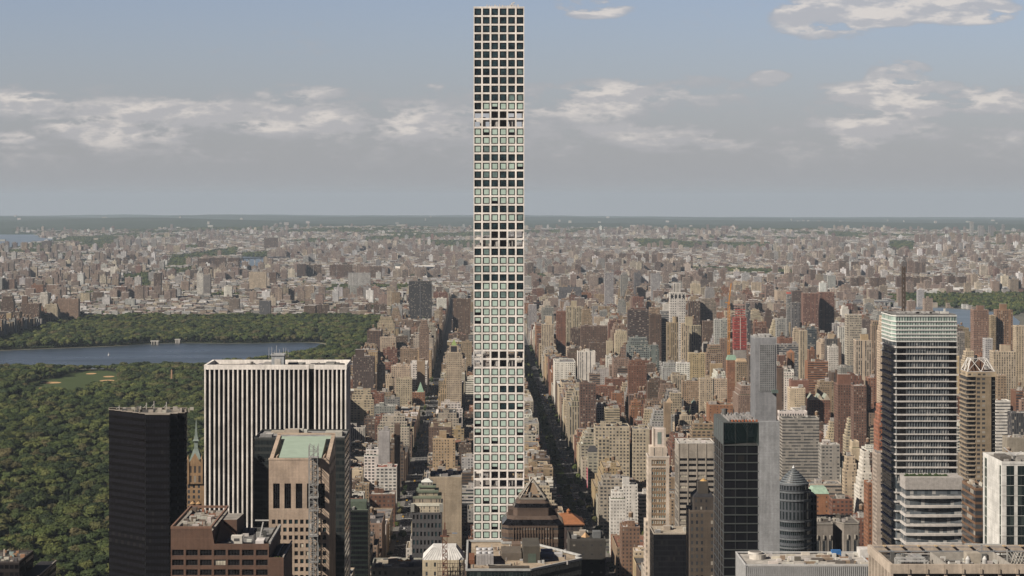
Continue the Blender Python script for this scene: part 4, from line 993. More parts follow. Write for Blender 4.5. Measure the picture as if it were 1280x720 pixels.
# --- crowned dark tower beside the avenue
def crown_tower():
    Y = 1150.0; k = Y / F; xc = PX(533.5, Y); Zp = lambda y: PZ(y, Y); r = empty('office_tower', (xc, Y + 10, 0), 'dark grey tower with a stepped green and white crown between the two avenues', 'tower')
    c = (.085, .085, .092); hw = 18.5 * k; mb = MB(); dep = .4  # wall colour darkened to carry the shade of nearer towers
    zt = Zp(641); nz = 9; z0 = zt - nz * 10.6 * k
    us, zs = grid_wall(mb, 'S', Y, xc - hw, xc + hw, z0, zt, 8, nz, 1.15, 2.6, dep, c)
    mb.box(xc - hw, xc + hw, Y + dep, Y + 20, 0, zt, c, (.3, .5, .3), 2.4, 4.4); mb.box(xc - hw, xc + hw, Y, Y + dep, 0, z0, c)
    part(mb, 'wall', MATS, r); add_windows(r, 'S', Y, us, zs[::-1], 1.15, 2.6, [(G_BLACK, 4), (G_DARK, 2)], inset=.25)
    tc_ = MB(); st = [(641, 633, 19, (.50, .44, .34)), (633, 629.5, 19.5, (.62, .58, .5)), (629.5, 624, 17.5, (.30, .26, .20)), (624, 621, 18, (.20, .22, .17)), (621, 617, 13.5, (.36, .31, .24)), (617, 614.5, 14.5, (.15, .19, .14)), (614.5, 611, 9.5, (.30, .29, .24)), (611, 609, 11, (.18, .23, .17)), (609, 605, 7, (.30, .30, .26))]
    for a, b, w_, col in st: tc_.box(xc - w_ * k, xc + w_ * k, Y + 10 - w_ * k, Y + 10 + w_ * k, Zp(a) + .005, Zp(b), jit(col, rng, .05), (.4, .7, .2) if a - b > 3.6 else (0, 0, 0), 1.5, 2.0)
    part(tc_, 'crown', MATS, r); s = 7.5 * k
    rf = MB(); rf.frustum([(xc - s, Y + 10 - s), (xc + s, Y + 10 - s), (xc + s, Y + 10 + s), (xc - s, Y + 10 + s)], [(xc - .8, Y + 9.5), (xc + .8, Y + 9.5), (xc + .8, Y + 10.5), (xc - .8, Y + 10.5)], Zp(605) + .01, Zp(601), (.62, .64, .62), 2); part(rf, 'crown_roof', MATS, r)
    for a in (-8, 8): d = MB(); d.box(xc + a - 1, xc + a + 1, Y - .4, Y + 2, Zp(640), Zp(630), (.3, .3, .28)); part(d, 'dormer', MATS, r)
    mark(xc - hw, xc + hw, Y, Y + 20, Zp(630)); land(xc - hw, xc + hw, Y, Y + 20, Zp(615), 110, 'the crowned dark tower')
crown_tower()
slab('office_building', 'tall blank beige wall of a slab right behind the crowned dark tower', 'building', 537, 577, 598, 1330, 30, (.36, .30, .225), (0, 0, 0), 3, 3.4, short='the blank beige slab', vis=90, seed=5)

# --- roof plant block with louvred white hood and the red mast in front of it
def white_hood():
    Y = 1010.0; k = Y / F; Zp = lambda y: PZ(y, Y); x0, x1 = PX(528, Y), PX(580.5, Y)
    r = empty('office_building', ((x0 + x1) / 2, Y + 10, 0), 'cream building with a white hipped metal roof behind scaffolding, bottom centre', 'building')
    mb = MB(); mb.box(x0, x1, Y, Y + 20, 0, Zp(700), (.52, .45, .33), (.25, .45, .3), 4, 4.5); part(mb, 'wall', MATS, r)
    P = [(x0, Y), (x1, Y), (x1, Y + 20), (x0, Y + 20)]; Q = [(PX(541, Y), Y + 4), (PX(570, Y), Y + 4), (PX(570, Y), Y + 16), (PX(541, Y), Y + 16)]
    rf = MB(); rf.frustum(P, Q, Zp(700) + .01, Zp(686), (.66, .66, .65), 2); part(rf, 'metal_roof', MATS, r)
    seam = MB()
    for i in range(16): f = i / 15; a = (P[0][0] + (P[1][0] - P[0][0]) * f, Y - .05, Zp(700) + .1); b = (Q[0][0] + (Q[1][0] - Q[0][0]) * f, Y + 3.95, Zp(686) + .08); seam.bar(a, b, .06, (.5, .5, .5), 2)
    part(seam, 'roof_seam', MATS, r)
    mark(x0, x1, Y, Y + 20, Zp(688)); land(x0, x1, Y, Y + 20, Zp(690), 50, 'the white metal hipped roof')
    ym = Y - 6; xm = PX(556, ym); c = (.16, .075, .05)
    t_ = empty('construction_mast', (xm, ym, 0), 'rusty lattice construction mast with a thin pole in front of the white metal roof', 'mast')
    m = MB(); zt = PZ(670, ym); w_ = 1.1; z = PZ(730, ym)
    for a, b in ((-w_, -w_), (w_, -w_), (w_, w_), (-w_, w_)): m.bar((xm + a, ym + b, 0), (xm + a, ym + b, zt), .12, c, 2)
    kk = 0
    while z < zt - 1.5:
        for b in (-w_, w_): p, q = (-w_, w_) if kk % 2 else (w_, -w_); m.bar((xm + p, ym + b, z), (xm + q, ym + b, z + 2), .09, c, 2); m.bar((xm - w_, ym + b, z), (xm + w_, ym + b, z), .09, c, 2)
        z += 2; kk += 1
    part(m, 'mast', MATS, t_)
    m = MB(); m.box(xm - 2.2, xm + 2.2, ym - 2.2, ym + 2.2, zt - .2, zt + .15, c, mi=2); m.box(xm - 1, xm + 1, ym - 1, ym + 1, zt + .16, zt + 3, (.10, .06, .05), mi=2); m.bar((xm + 3.5, ym, zt + 1.4), (xm + 6, ym, zt + 1.4), .2, (.2, .28, .4), 2); m.bar((xm, ym, zt + 1.2), (xm + 3.6, ym, zt + 1.4), .12, c, 2); part(m, 'platform', MATS, t_)
    m = MB(); m.bar((xm, ym, zt + 3), (xm, ym, PZ(616, ym)), .10, (.2, .12, .09), 2); m.bar((xm, ym, zt + 3), (xm, ym, zt + 6.5), .32, c, 2); part(m, 'pole', MATS, t_)
    s = empty('scaffold', (PX(560, Y - 3), Y - 3, 0), 'dark pipe scaffold standing across the front of the cream building', 'scaffold'); m = MB()
    for i in range(12):
        xx = PX(547 + i * 3.1, Y - 3); m.bar((xx, Y - 3, 0), (xx, Y - 3, PZ(702 - (i % 3) * 3, Y)), .09, (.12, .09, .08), 2)
    for z in (703, 708, 713, 718): m.bar((PX(547, Y), Y - 3, PZ(z, Y)), (PX(581, Y), Y - 3, PZ(z, Y)), .09, (.12, .09, .08), 2)
    for i in range(6): m.bar((PX(547 + i * 5.5, Y), Y - 3, PZ(718, Y)), (PX(552 + i * 5.5, Y), Y - 3, PZ(703, Y)), .07, (.12, .09, .08), 2)
    part(m, 'poles', MATS, s)
white_hood()
def terrace_roof():
    Y = 1090.0; r = slab('office_building', 'low roof terrace with two orange umbrellas at the bottom, left of the white metal roof', 'building', 464, 528, 712, Y, 30, (.33, .33, .29), (.4, .5, .3), 3, 3.5, rcol=(.33, .31, .27), short='the roof terrace', vis=30, eq=16)
    z = PZ(712, Y)
    for i, px in enumerate((501, 509.5)):
        u_ = empty('parasol', (PX(px, Y + 14), Y + 14, z + .01), ('left' if i == 0 else 'right') + ' one of two orange parasols on the roof terrace', 'parasol')
        m = MB(); m.cyl(PX(px, Y + 14), Y + 14, .06, z + .01, z + 2.6, 6, (.3, .3, .3), 2); part(m, 'pole', MATS, u_)
        m = MB(); m.cone(PX(px, Y + 14), Y + 14, 1.9, z + 2.3, z + 3.3, 8, (.55, .32, .13), 2); part(m, 'canopy', MATS, u_)
        u_['group'] = 'parasols on the roof terrace'
terrace_roof()
slab('glass_tower', 'dark green glass slab standing right of the white striped slab', 'building', 437, 460, 639, 1500, 30, (.02, .028, .024), (.9, .6, .3), 1.5, 3.6, mat=M_BLACKF, rcol=(.16, .2, .15), short='the dark green slab', vis=80)
m = MB(); m.box(PX(437, 1510), PX(458, 1510), 1510, 1524, PZ(639, 1500) + .02, PZ(627, 1510), (.10, .13, .10), mi=2)
part(m, 'penthouse', MATS, bpy.data.objects[[o.name for o in bpy.data.objects if o.get('label', '').startswith('dark green glass slab')][0]])

# --- stone tower with brown window bays
def stone_tower():
    Y = 1430.0; k = Y / F; Zp = lambda y: PZ(y, Y); x0, x1 = PX(810.5, Y), PX(836.5, Y); D = 18.0
    r = empty('hotel_tower', ((x0 + x1) / 2, Y + 9, 0), 'slender pale stone tower with brown window bays and a white stepped top', 'tower'); c = (.60, .52, .44); bc = (.27, .19, .12)
    zt = Zp(572); nz = 14; z0 = zt - nz * 7.0 * k - .001; dep = .45; mb = MB(); xa, xb = x0 + 2.2, x1 - 2.2
    us, zs = grid_wall(mb, 'S', Y + .3, xa, xb, z0, zt - 1.5, 6, nz, 1.0, 2.0, dep, bc)
    mb.box(x0, xa, Y, Y + .75, 0, zt, c); mb.box(xb, x1, Y, Y + .75, 0, zt, c); mb.box(xa, xb, Y, Y + .75, zt - 1.5, zt, c); mb.box(xa, xb, Y + .3, Y + .75, 0, z0, bc)
    for zz in (Zp(583), Zp(648)): mb.box(xa, xb, Y + .02, Y + .3, zz - .9, zz + .3, c)
    mb.box(x0, x1, Y + .75, Y + D, 0, zt, c, (.3, .5, .3), 3.2, 3.8); mb.box(x0 - 1.8, x0, Y + 2, Y + D, 0, Zp(652), c, (.35, .5, .3), 3.2, 3.8); part(mb, 'wall', MATS, r)
    add_windows(r, 'S', Y + .3, us, zs[::-1], 1.0, 2.0, [(G_GREEN, 3), (G_DARK, 2), (G_BLIND, 1)], frame=M_WHITE, inset=.2, cap=99)
    u_ = MB(); u_.box(PX(813, Y), PX(834, Y), Y + 2, Y + D - 2, zt + .005, Zp(559), c, (.12, .8, .2), 6, 9); u_.box(PX(817, Y), PX(832.5, Y), Y + 4, Y + D - 4, Zp(559) + .005, Zp(537), (.68, .60, .54)); u_.box(PX(822.5, Y), PX(827.5, Y), Y + 3.9, Y + 3.98, Zp(556), Zp(541), (.22, .27, .25), mi=2)
    for px in (817.5, 831.8): u_.box(PX(px, Y) - .6, PX(px, Y) + .6, Y + 3.7, Y + 3.99, Zp(559), Zp(535.5), c)
    part(u_, 'top_storeys', MATS, r)
    cp = MB(); cp.parapet(x0 - .2, x1 + .2, Y - .2, Y + D + .2, zt + .003, zt + 1.1, .5, (.66, .6, .54)); part(cp, 'cornice', MATS, r)
    mark(x0, x1, Y, Y + D, zt); land(x0, x1, Y, Y + D, Zp(545), 130, 'the slender stone tower')
stone_tower()
slab('office_block', 'black glass box with a tan roof left of the dark stone tower', 'building', 817, 868, 668, 1385, 30, (.012, .012, .014), (.92, .7, .4), 1.6, 3.6, mat=M_BLACKF, rcol=(.42, .37, .30), short='the black glass box', vis=60, pcol=(.45, .4, .34))

# --- concrete office building with ribbon windows
def ribbon_block():
    Y = 1680.0; k = Y / F; x0, x1 = PX(848.5, Y), PX(893.5, Y); zt = PZ(554.5, Y); D = 34; c = (.36, .325, .28)
    r = empty('office_building', ((x0 + x1) / 2, Y + 17, 0), 'grey-beige concrete office block with wide dark window bands and four columns', 'building')
    zb = PZ(571, Y); mb = MB(); nz = 16; z0 = zb - nz * 6.9 * k
    mb.box(x0, x1, Y + .3, Y + .9, zb, zt, c); us, zs = grid_wall(mb, 'S', Y + .3, x0, x1, z0, zb, 4, nz, 6.6, 2.1, .6, c)
    for i in range(5): q = x0 + i * (x1 - x0) / 4; mb.box(q - .5, q + .5, Y, Y + .3, z0, zt, c)
    mb.box(x0, x1, Y + .9, Y + D, 0, zt - 1, c, (.0, 0, 0), tcol=(.55, .53, .5), tmi=1); mb.box(x0, x1, Y + .3, Y + .9, 0, z0, c); part(mb, 'wall', MATS, r)
    add_windows(r, 'S', Y + .3, us, zs[::-1], 6.6, 2.1, [(G_BLACK, 4), (G_BLIND, .5)], split=3, inset=.4)
    us, zs = [], []
    w_ = MB()
    for i in range(10): w_.box(x0 - .05, x0 - .005, Y + 2 + i * 3.1, Y + 3.6 + i * 3.1, z0, zb - 1, (.05, .05, .05), (1, .62, .3), 1.5, 3.8)
    part(w_, 'side_windows', [M_WALL], r)
    e = MB(); e.parapet(x0 - .05, x1 + .05, Y + .25, Y + D, zt + .003, zt + .6, .6, (.6, .58, .55)); part(e, 'parapet', MATS, r)
    q = MB()
    for i in range(12): xx = rng.uniform(x0 + 2, x1 - 5); yy = rng.uniform(Y + 4, Y + 28); q.box(xx, xx + 3, yy, yy + 2, zt - .99, zt + rng.uniform(.2, 1.3), jit((.6, .58, .55), rng), mi=2)
    part(q, 'roof_equipment', MATS, r); mark(x0, x1, Y, Y + D, zt); land(x0, x1, Y, Y + D, zt, 80, 'the concrete block with dark bands')
ribbon_block()

# --- dark stone tower left of the black glass tower
def dark_stone():
    Y = 1180.0; r = slab('office_tower', 'dark stone tower with lit windows, left edge against the black glass tower', 'tower', 862, 893, 640, Y, 20, (.10, .078, .06), (.42, .5, .3), 3, 3.9, short='the dark stone tower', vis=80, eq=0)
    c = (.07, .058, .05); Zp = lambda y: PZ(y, Y); u_ = MB(); xa, xb = PX(867, Y), PX(893, Y); u_.box(xa, xb, Y + 1, Y + 18, Zp(640) + .01, Zp(622), c, (.3, .4, .3), 3, 3.9); u_.box(PX(873, Y), PX(886, Y), Y + 3, Y + 12, Zp(622) + .01, Zp(603), (.075, .065, .055)); part(u_, 'upper_storeys', MATS, r)
    rf = MB(); a, b = PX(872, Y), PX(894, Y); rf.frustum([(xa, Y + 1), (xb, Y + 1), (xb, Y + 18), (xa, Y + 18)], [(a + 2, Y + 6), (b - 3, Y + 6), (b - 3, Y + 13), (a + 2, Y + 13)], Zp(622) + .02, Zp(612), (.03, .03, .035), 2); part(rf, 'mansard_roof', MATS, r)
    m = MB(); m.cone(PX(881, Y), Y + 7, 2.2, Zp(603), Zp(599.5), 8, (.5, .32, .13), 2); part(m, 'cap', MATS, r)
dark_stone()

# --- dark green glass tower with the glazed top
def glass_tower():
    Y = 1000.0; k = Y / F; x0, x1 = PX(904.5, Y), PX(948.5, Y); D = 41; Zp = lambda y: PZ(y, Y); zt = Zp(529)
    r = empty('glass_tower', ((x0 + x1) / 2, Y + 20, 0), 'dark green glass tower with a glazed lantern top, left of the tall grey slab', 'skyscraper')
    mb = MB(); mb.box(x0 + .3, x1 - .3, Y + .5, Y + D, 0, Zp(556), (.006, .008, .008), (.95, .86, .2), 3.0, 10.9 * k, tcol=(.1, .1, .1)); part(mb, 'wall', [M_BLACKF, M_ROOF, M_MISC], r)
    sl = MB()
    for i in range(20): z = Zp(556 + i * 10.9); sl.box(x0, x1, Y + .05, Y + .5, z - .45, z, (.075, .085, .085), mi=2); sl.box(x0 - .05, x0 + .3, Y + .5, Y + D, z - .4, z, (.05, .055, .06), mi=2)
    part(sl, 'floor_edge', [M_PAINT] * 3, r)
    pn = MB()
    for j in range(4): xx = x0 + j * (x1 - x0) / 3; pn.box(xx - .1, xx + .1, Y - .02, Y + .04, 30, zt, (.06, .07, .07), mi=2)
    for j in range(5): yy = Y + 1 + j * (D - 2) / 4; pn.box(x0 - .25, x0 - .06, yy - .12, yy + .12, 30, Zp(529), (.16, .17, .18), mi=2)
    part(pn, 'mullion', [M_PAINT] * 3, r)
    gm, tt, bb = newmat('clear_glass'); bb.inputs['Base Color'].default_value = (.01, .02, .02, 1); bb.inputs['Roughness'].default_value = .03; bb.inputs['Alpha'].default_value = .22
    la = MB(); la.box(x0 + .1, x1 - .1, Y + .1, Y + .2, Zp(554), zt, mi=0); part(la, 'lantern_glass', [gm], r)
    lw = MB(); lw.box(x0 - .02, x0 + .08, Y + .21, Y + D, Zp(556) + .01, zt, (.10, .12, .125)); lw.box(x1 - .3, x1, Y + .3, Y + D, Zp(556) + .01, zt, (.06, .08, .08)); lw.box(x0 + .1, x1 - .31, Y + 16, Y + 16.4, Zp(556) + .01, zt, (.04, .05, .05), (0, 0, 0))
    for i in range(5): lw.bar((x0 + 2 + i * 1.7, Y + 9, Zp(552)), (x0 + 1 + i * 1.2, Y + 14, zt - .6), .16, (.35, .38, .38), 2)
    for i in range(7): lw.bar((x1 - 7 + i * .95, Y + 10, zt - .8), (x1 - 3.2 + i * .4, Y + 10, Zp(549)), .12, (.4, .5, .5), 2)
    part(lw, 'lantern_wall', [M_PAINT] * 3, r)
    rf = MB(); rf.box(x0, x1, Y, Y + D, zt + .004, zt + .4, (.10, .11, .11), mi=1)
    for i in range(9): rf.box(x0 + 3 + i * 1.6, x0 + 3.5 + i * 1.6, Y + 4, Y + 36, zt + .41, zt + 1.4, (.30, .29, .29), mi=2)
    for i in range(8): a = x0 + 4 + i * 1.7; rf.box(a, a + .9, Y + 2, Y + 3, zt + .42, zt + 1.4, (.36, .13, .07), mi=2)
    for i in range(16): a = x0 + rng.uniform(2, 15); b = rng.uniform(Y + 5, Y + 35); rf.box(a, a + rng.uniform(.5, 2), b, b + 1.5, zt + .43, zt + rng.uniform(1, 2.6), jit((.3, .3, .3), rng, .4), mi=2)
    rf.cyl(x0 + 4, Y + 30, 1.4, zt + .4, zt + 4, 10, (.12, .12, .12), 2)
    part(rf, 'roof', MATS, r); mark(x0, x1, Y, Y + D, zt); land(x0, x1, Y, Y + D, zt, 230, 'the dark glass lantern tower')
glass_tower()

# --- tall grey slab
def grey_slab():
    Y = 1085.0; k = Y / F; Zp = lambda y: PZ(y, Y); c = (.26, .27, .29); x0, x1, xf = PX(944, Y), PX(970.5, Y), PX(973.5, Y)
    r = empty('apartment_tower', ((x0 + x1) / 2, Y + 10, 0), 'tall narrow grey windowless slab with a perforated panel near its top', 'skyscraper')
    mb = MB(); mb.box(x0, x1, Y, Y + 19, 0, Zp(422), c, tcol=(.35, .35, .35), tmi=1); mb.box(PX(947, Y), xf, Y - 3, Y - .01, 0, Zp(526), (.33, .345, .365)); mb.box(xf - .7, xf, Y, Y + 18, 0, Zp(526), c); part(mb, 'wall', MATS, r)
    for i in range(16): pass
    j = MB()
    z = Zp(526) - 6
    while z > 40: j.box(PX(947, Y) - .01, xf + .01, Y - 3.02, Y - 3.005, z, z + .1, (.28, .29, .30), mi=2); z -= 12.5
    for i in range(1, 4): xx = PX(947, Y) + i * 2.7; j.box(xx, xx + .08, Y - 3.025, Y - 3.021, 40, Zp(526), (.30, .31, .32), mi=2)
    part(j, 'panel_joint', MATS, r)
    a, b, z0, z1 = PX(950, Y), PX(968, Y), Zp(489), Zp(431); p = MB(); p.box(a, b, Y - .12, Y - .01, z0, z1, (.14, .15, .16), mi=2); part(p, 'dark_panel', MATS, r)
    q = MB(); nx, nz = 7, 21
    for i in range(nx + 1): xx = a + i * (b - a) / nx; q.box(xx - .18, xx + .18, Y - .3, Y - .13, z0, z1, (.30, .31, .32), mi=2)
    for i in range(nz + 1): zz = z0 + i * (z1 - z0) / nz; q.box(a, b, Y - .25, Y - .13, zz - .16, zz + .16, (.31, .32, .33), mi=2)
    part(q, 'screen_grid', MATS, r)
    lf = MB()
    for i in range(9): lf.box(x0 - .12, x0 - .01, Y + 1 + i * 2, Y + 1.8 + i * 2, Zp(690), Zp(424), (.22, .23, .25), mi=2)
    part(lf, 'side_ribs', MATS, r)
    e = MB(); zt = Zp(422)
    for i in range(10): xx = x0 + 1 + rng.random() * 8; e.box(xx, xx + rng.uniform(.4, 1.5), Y + rng.uniform(2, 14), Y + 16, zt + .01, zt + rng.uniform(.4, 1.3), (.4, .4, .4), mi=2)
    e.bar((x0 + 2, Y + 6, zt + 1.6), (x0 + 7.5, Y + 6, zt + 1.2), .25, (.5, .5, .5), 2); part(e, 'roof_equipment', MATS, r)
    pf = MB(); pf.box(PX(964, Y), PX(972, Y), Y - 2.5, Y - .35, Zp(491), Zp(487), (.12, .16, .15), mi=2); part(pf, 'work_platform', MATS, r)
    mark(x0, xf, Y, Y + 19, Zp(422)); land(x0, xf, Y - 3, Y + 19, Zp(422), 280, 'the tall grey slab')
grey_slab()

# --- round tower with conical ribbed top
def round_tower():
    Y = 1130.0; k = Y / F; Zp = lambda y: PZ(y, Y + 8); xc = PX(992, Y + 8); rr = 22.5 * k; yc = Y + 8
    r = empty('office_tower', (xc, yc, 0), 'round dark office tower with a ribbed cone on top, right of the tall grey slab', 'tower'); c = (.075, .085, .10)
    n = 28; mb = MB(); mb.prism(mb.ring(xc, yc, rr, n), 0, Zp(648), c, (.75, .62, .3), 1.2, 4.3, 0); mb.box(xc + 4, xc + 12.5, yc - 2, yc + 14, 0, Zp(619), c, (.7, .7, .2), 1.6, 4.3)
    mb.prism(mb.ring(xc, yc, rr * .95, n), Zp(648), Zp(612), c, (.55, .8, .5), 1.6, 6.0, 0); mb.prism(mb.ring(xc, yc, rr * .82, n), Zp(612), Zp(603), c, (.6, .7, .5), 1.6, 4.0, 0); part(mb, 'wall', [M_GLASSF, M_ROOF, M_MISC], r)
    for y_, f in ((612, .95), (622, .965), (648, 1.0), (659, 1.0), (670, 1.0), (681, 1.0), (603, .82)): b = MB(); b.prism(b.ring(xc, yc, rr * f + .35, n), Zp(y_) - .9, Zp(y_), (.14, .155, .17), (0, 0, 0), mi=2); part(b, 'stone_band', MATS, r)
    cn = MB(); m_ = 7; r0 = rr * .80; z0, z1 = Zp(603), Zp(585)
    for i in range(m_):
        f, g = i / m_, (i + 1) / m_; a_, b_ = r0 * (1 - f) ** .8 + .25, r0 * (1 - g) ** .8 + .25
        za, zb = z0 + (z1 - z0) * f, z0 + (z1 - z0) * g
        cn.frustum(cn.ring(xc, yc, a_, n), cn.ring(xc, yc, (a_ + b_) / 2 - .1, n), za, (za + zb) / 2, (.14, .16, .175), 2); cn.frustum(cn.ring(xc, yc, (a_ + b_) / 2 - .35, n), cn.ring(xc, yc, b_ - .1, n), (za + zb) / 2, zb, (.03, .035, .04), 2)
    cn.cone(xc, yc, .9, z1, Zp(581), 10, (.5, .52, .54), 2); part(cn, 'cone_roof', [M_PAINT] * 3, r)
    mark(xc - rr, xc + rr, Y, Y + 18, Zp(603)); land(xc - rr, xc + 13, Y - 2, Y + 24, Zp(590), 100, 'the round cone-topped tower')
round_tower()

# --- grey block with chamfered corners and tall arched windows
def chamfer():
    Y = 1215.0; k = Y / F; Zp = lambda y: PZ(y, Y); r = empty('office_building', (PX(1045, Y), Y + 10, 0), 'grey stone block with chamfered corners and tall windows, right of the round tower', 'building'); c = (.22, .20, .18); cd = (.22, .20, .18)
    A = [(PX(1019, Y), Y), (PX(1041, Y), Y), (PX(1042, Y), Y + 8), (PX(1048, Y), Y + 8), (PX(1056, Y), Y + 2), (PX(1074, Y), Y + 2), (PX(1076, Y), Y + 6), (PX(1076, Y), Y + 34), (PX(1016, Y), Y + 34), (PX(1016, Y), Y + 4)]
    zt = Zp(655); mb = MB(); mb.prism(A, 0, zt, c, (0, 0, 0), top=False); part(mb, 'wall', MATS, r)
    rf = MB(); rf.face([(x, y, zt - .5) for x, y in A], None, (.16, .15, .14), (0, 0, 0), 1); part(rf, 'roof', MATS, r)
    cp = MB()
    for i in range(len(A)): a, b = A[i], A[(i + 1) % len(A)]; cp.bar((a[0], a[1], zt), (b[0], b[1], zt), .3, (.3, .28, .25), 2)
    part(cp, 'parapet', MATS, r)
    for px, yy in ((1022, Y), (1030, Y), (1038, Y), (1060, Y + 2), (1069, Y + 2)):
        x = PX(px, yy); m = MB(); m.box(x - .9, x + .9, yy - .1, yy - .01, Zp(706), Zp(676), (.03, .035, .04), mi=2); m.cyl(x, yy - .3, .6, Zp(674), Zp(669), 10, (.3, .28, .25), 0); m.bar((x - 1.1, yy - .15, Zp(706)), (x - 1.1, yy - .15, Zp(675)), .15, (.32, .3, .27), 0); m.bar((x + 1.1, yy - .15, Zp(706)), (x + 1.1, yy - .15, Zp(675)), .15, (.32, .3, .27), 0); part(m, 'window', MATS, r)
    e = MB()
    for i in range(22): xx = rng.uniform(PX(1020, Y), PX(1070, Y)); yy = rng.uniform(Y + 9, Y + 30); e.box(xx, xx + rng.uniform(.8, 3), yy, yy + 1.5, zt - .49, zt + rng.uniform(.4, 1.8), jit(rng.choice([(.4, .38, .35), (.12, .11, .1), (.5, .47, .42)]), rng), mi=2)
    e.cyl(PX(1030, Y), Y + 14, 1.4, zt - .49, zt + 1.5, 10, (.35, .33, .3), 2); part(e, 'roof_equipment', MATS, r)
    mark(PX(1016, Y), PX(1076, Y), Y, Y + 34, zt); land(PX(1016, Y), PX(1076, Y), Y, Y + 34, zt, 70, 'the chamfered grey block')
chamfer()

# --- the big banded glass tower on the right
M_BANDG = masonry_mat('banded_tower_glass', (.025, .034, .042), (.12, .135, .15), (.24, .24, .235), .75, .1, .4)
def banded_tower():
    Y = 1264.0; k = Y / F; Zp = lambda y: PZ(y, Y); xa, xb = PX(1120.5, Y), PX(1196, Y); D = 36; zt = Zp(394); zg = Zp(425)
    r = empty('office_tower', ((xa + xb) / 2, Y + 18, 0), 'broad banded glass office tower with pale green top floors, right of the picture', 'skyscraper')
    xl = PX(1105, Y + D) ; sk = 3.0
    def foot(e=0.0): return [(xa - 2.2 - e, Y + 7), (xa - e, Y - e), (xb + e, Y - e), (xb + e, Y + D), (xa - 2.2 - e, Y + D)]
    mb = MB(); mb.prism(foot(-.5), 0, zg, (.10, .11, .12), (.93, .9, .3), 2.2, 3.4, 0); part(mb, 'wall', [M_BANDG, M_ROOF, M_MISC], r)
    gt = MB(); gt.prism(foot(-.3), zg, zt, (.28, .33, .31), (.9, .85, .6), 1.6, 3.4, 0); part(gt, 'top_glazing', [masonry_mat('pale_green_glazing', (.14, .20, .18), (.25, .33, .30), (.28, .34, .31), .6, .2, .4), M_ROOF, M_MISC], r)
    cols = (.58, .56, .54)
    z = zg; i = 0
    for zz in (zt, Zp(401), Zp(406.3), Zp(411.6), Zp(416.6), Zp(421), zg - .4):
        b = MB(); b.prism(foot(.15 + .001 * i), zz - .8, zz, (.66, .67, .65), (0, 0, 0), mi=2); part(b, 'floor_band', MATS, r); i += 1
    y_ = 433.0; j = 0
    while y_ < 594:
        b = MB(); ins = 0.0; zz = Zp(y_)
        th = .98 if j % 2 == 0 else .75; off = .45 if j != 4 else 1.0
        b.prism(foot(off), zz - th, zz, cols if j != 4 else (.6, .58, .55), (0, 0, 0), mi=2); part(b, 'floor_band', MATS, r); y_ += 8.25 if j > 4 else 8.6; j += 1
    ps = MB()
    for i in range(24): xx = xa + i * (xb - xa) / 23; ps.box(xx - .07, xx + .07, Y - .1, Y + .45, Zp(600), zt - .9, (.25, .27, .28), mi=2)
    part(ps, 'mullion', [M_PAINT] * 3, r)
    for a, b_ in ((xa + .3, PX(1132, Y)), (PX(1186, Y), xb - .3)):
        c_ = MB(); c_.box(a, b_, Y - .12, Y + .44, Zp(590), zg - 1, (.012, .016, .02), mi=2); part(c_, 'dark_corner', [G_BLACK] * 3, r)
    rf = MB(); rf.box(xa, xb, Y + 2, Y + D - 2, zt + .01, zt + .5, (.2, .2, .2), mi=1)
    for i in range(14): xx = rng.uniform(xa + 2, xb - 4); rf.box(xx, xx + rng.uniform(1, 3), Y + 10, Y + 20, zt + .5, zt + rng.uniform(.9, 1.9), (.35, .35, .35), mi=2)
    part(rf, 'roof', MATS, r)
    cr = MB(); xx = PX(1180, Y + 10); cr.box(xx - 2.2, xx + 2.5, Y + 8, Y + 11, zt + .5, zt + 1.8, (.6, .6, .58), mi=2); cr.box(xx - .5, xx + .5, Y + 8, Y + 9, zt + 1.81, zt + 3.6, (.6, .6, .58), mi=2); part(cr, 'window_cleaning_rig', MATS, r)
    # lower wing in front
    Yw = 1246.0; Zw = lambda y: PZ(y, Yw); wa, wb = PX(1131.5, Yw), PX(1204, Yw); zw = Zw(597)
    w2 = MB(); w2.box(wa + .8, wb - .8, Yw + .8, Y - 1.6, 0, zw - .01, (.10, .11, .12), (.93, .9, .7), 2.2, 3.4, 0, tcol=(.2, .2, .18), tmi=1); part(w2, 'lower_wing', [M_BANDG, M_ROOF, M_MISC], r)
    t0 = MB(); t0.box(wa, wb, Yw, Y - 2, Zw(612), zw, (.42, .40, .385), mi=2)
    for i in range(30): xx = wa + .5 + i * (wb - wa - 1) / 30; t0.box(xx, xx + .1, Yw - .06, Yw - .005, Zw(612), zw - .3, (.5, .48, .46), mi=2)
    part(t0, 'parapet_screen', MATS, r)
    # flank piece that carries bands down on the left side
    y_ = 620.0
    while y_ < 720:
        b = MB(); zz = Zw(y_); n_ = 10; pts = []
        for q in range(n_ + 1): f = q / n_; pts.append((wa + f * (wb - wa), Yw - .2 - 1.3 * math.sin(math.pi * f)))
        b.prism(pts + [(wb, Y - 2), (wa, Y - 2)], zz - 1.45, zz, (.56, .54, .52), (0, 0, 0), mi=2); part(b, 'floor_band', MATS, r)
        b = MB(); zz = Zp(y_ - 5); b.prism(foot(.45), zz - .8, zz, cols, (0, 0, 0), mi=2); part(b, 'floor_band', MATS, r); y_ += 11.6
    pg = MB(); rg = random.Random(1)
    for i in range(30): xx = wa + 1 + i * (wb - wa - 9) / 30; pg.box(xx, xx + .6, Yw + 6, Yw + 9, zw + .01, zw + rg.uniform(.5, 1.6), (.05, .08, .03), mi=2)
    part(pg, 'terrace_plants', MATS, r)
    mark(xa - 3, xb, Y, Y + D, zt); mark(wa, wb, Yw, Y, zw); land(xa - 4, xb, Y, Y + D, zt, 300, 'the broad banded glass tower'); land(wa, wb, Yw, Y, zw, 130)
banded_tower()

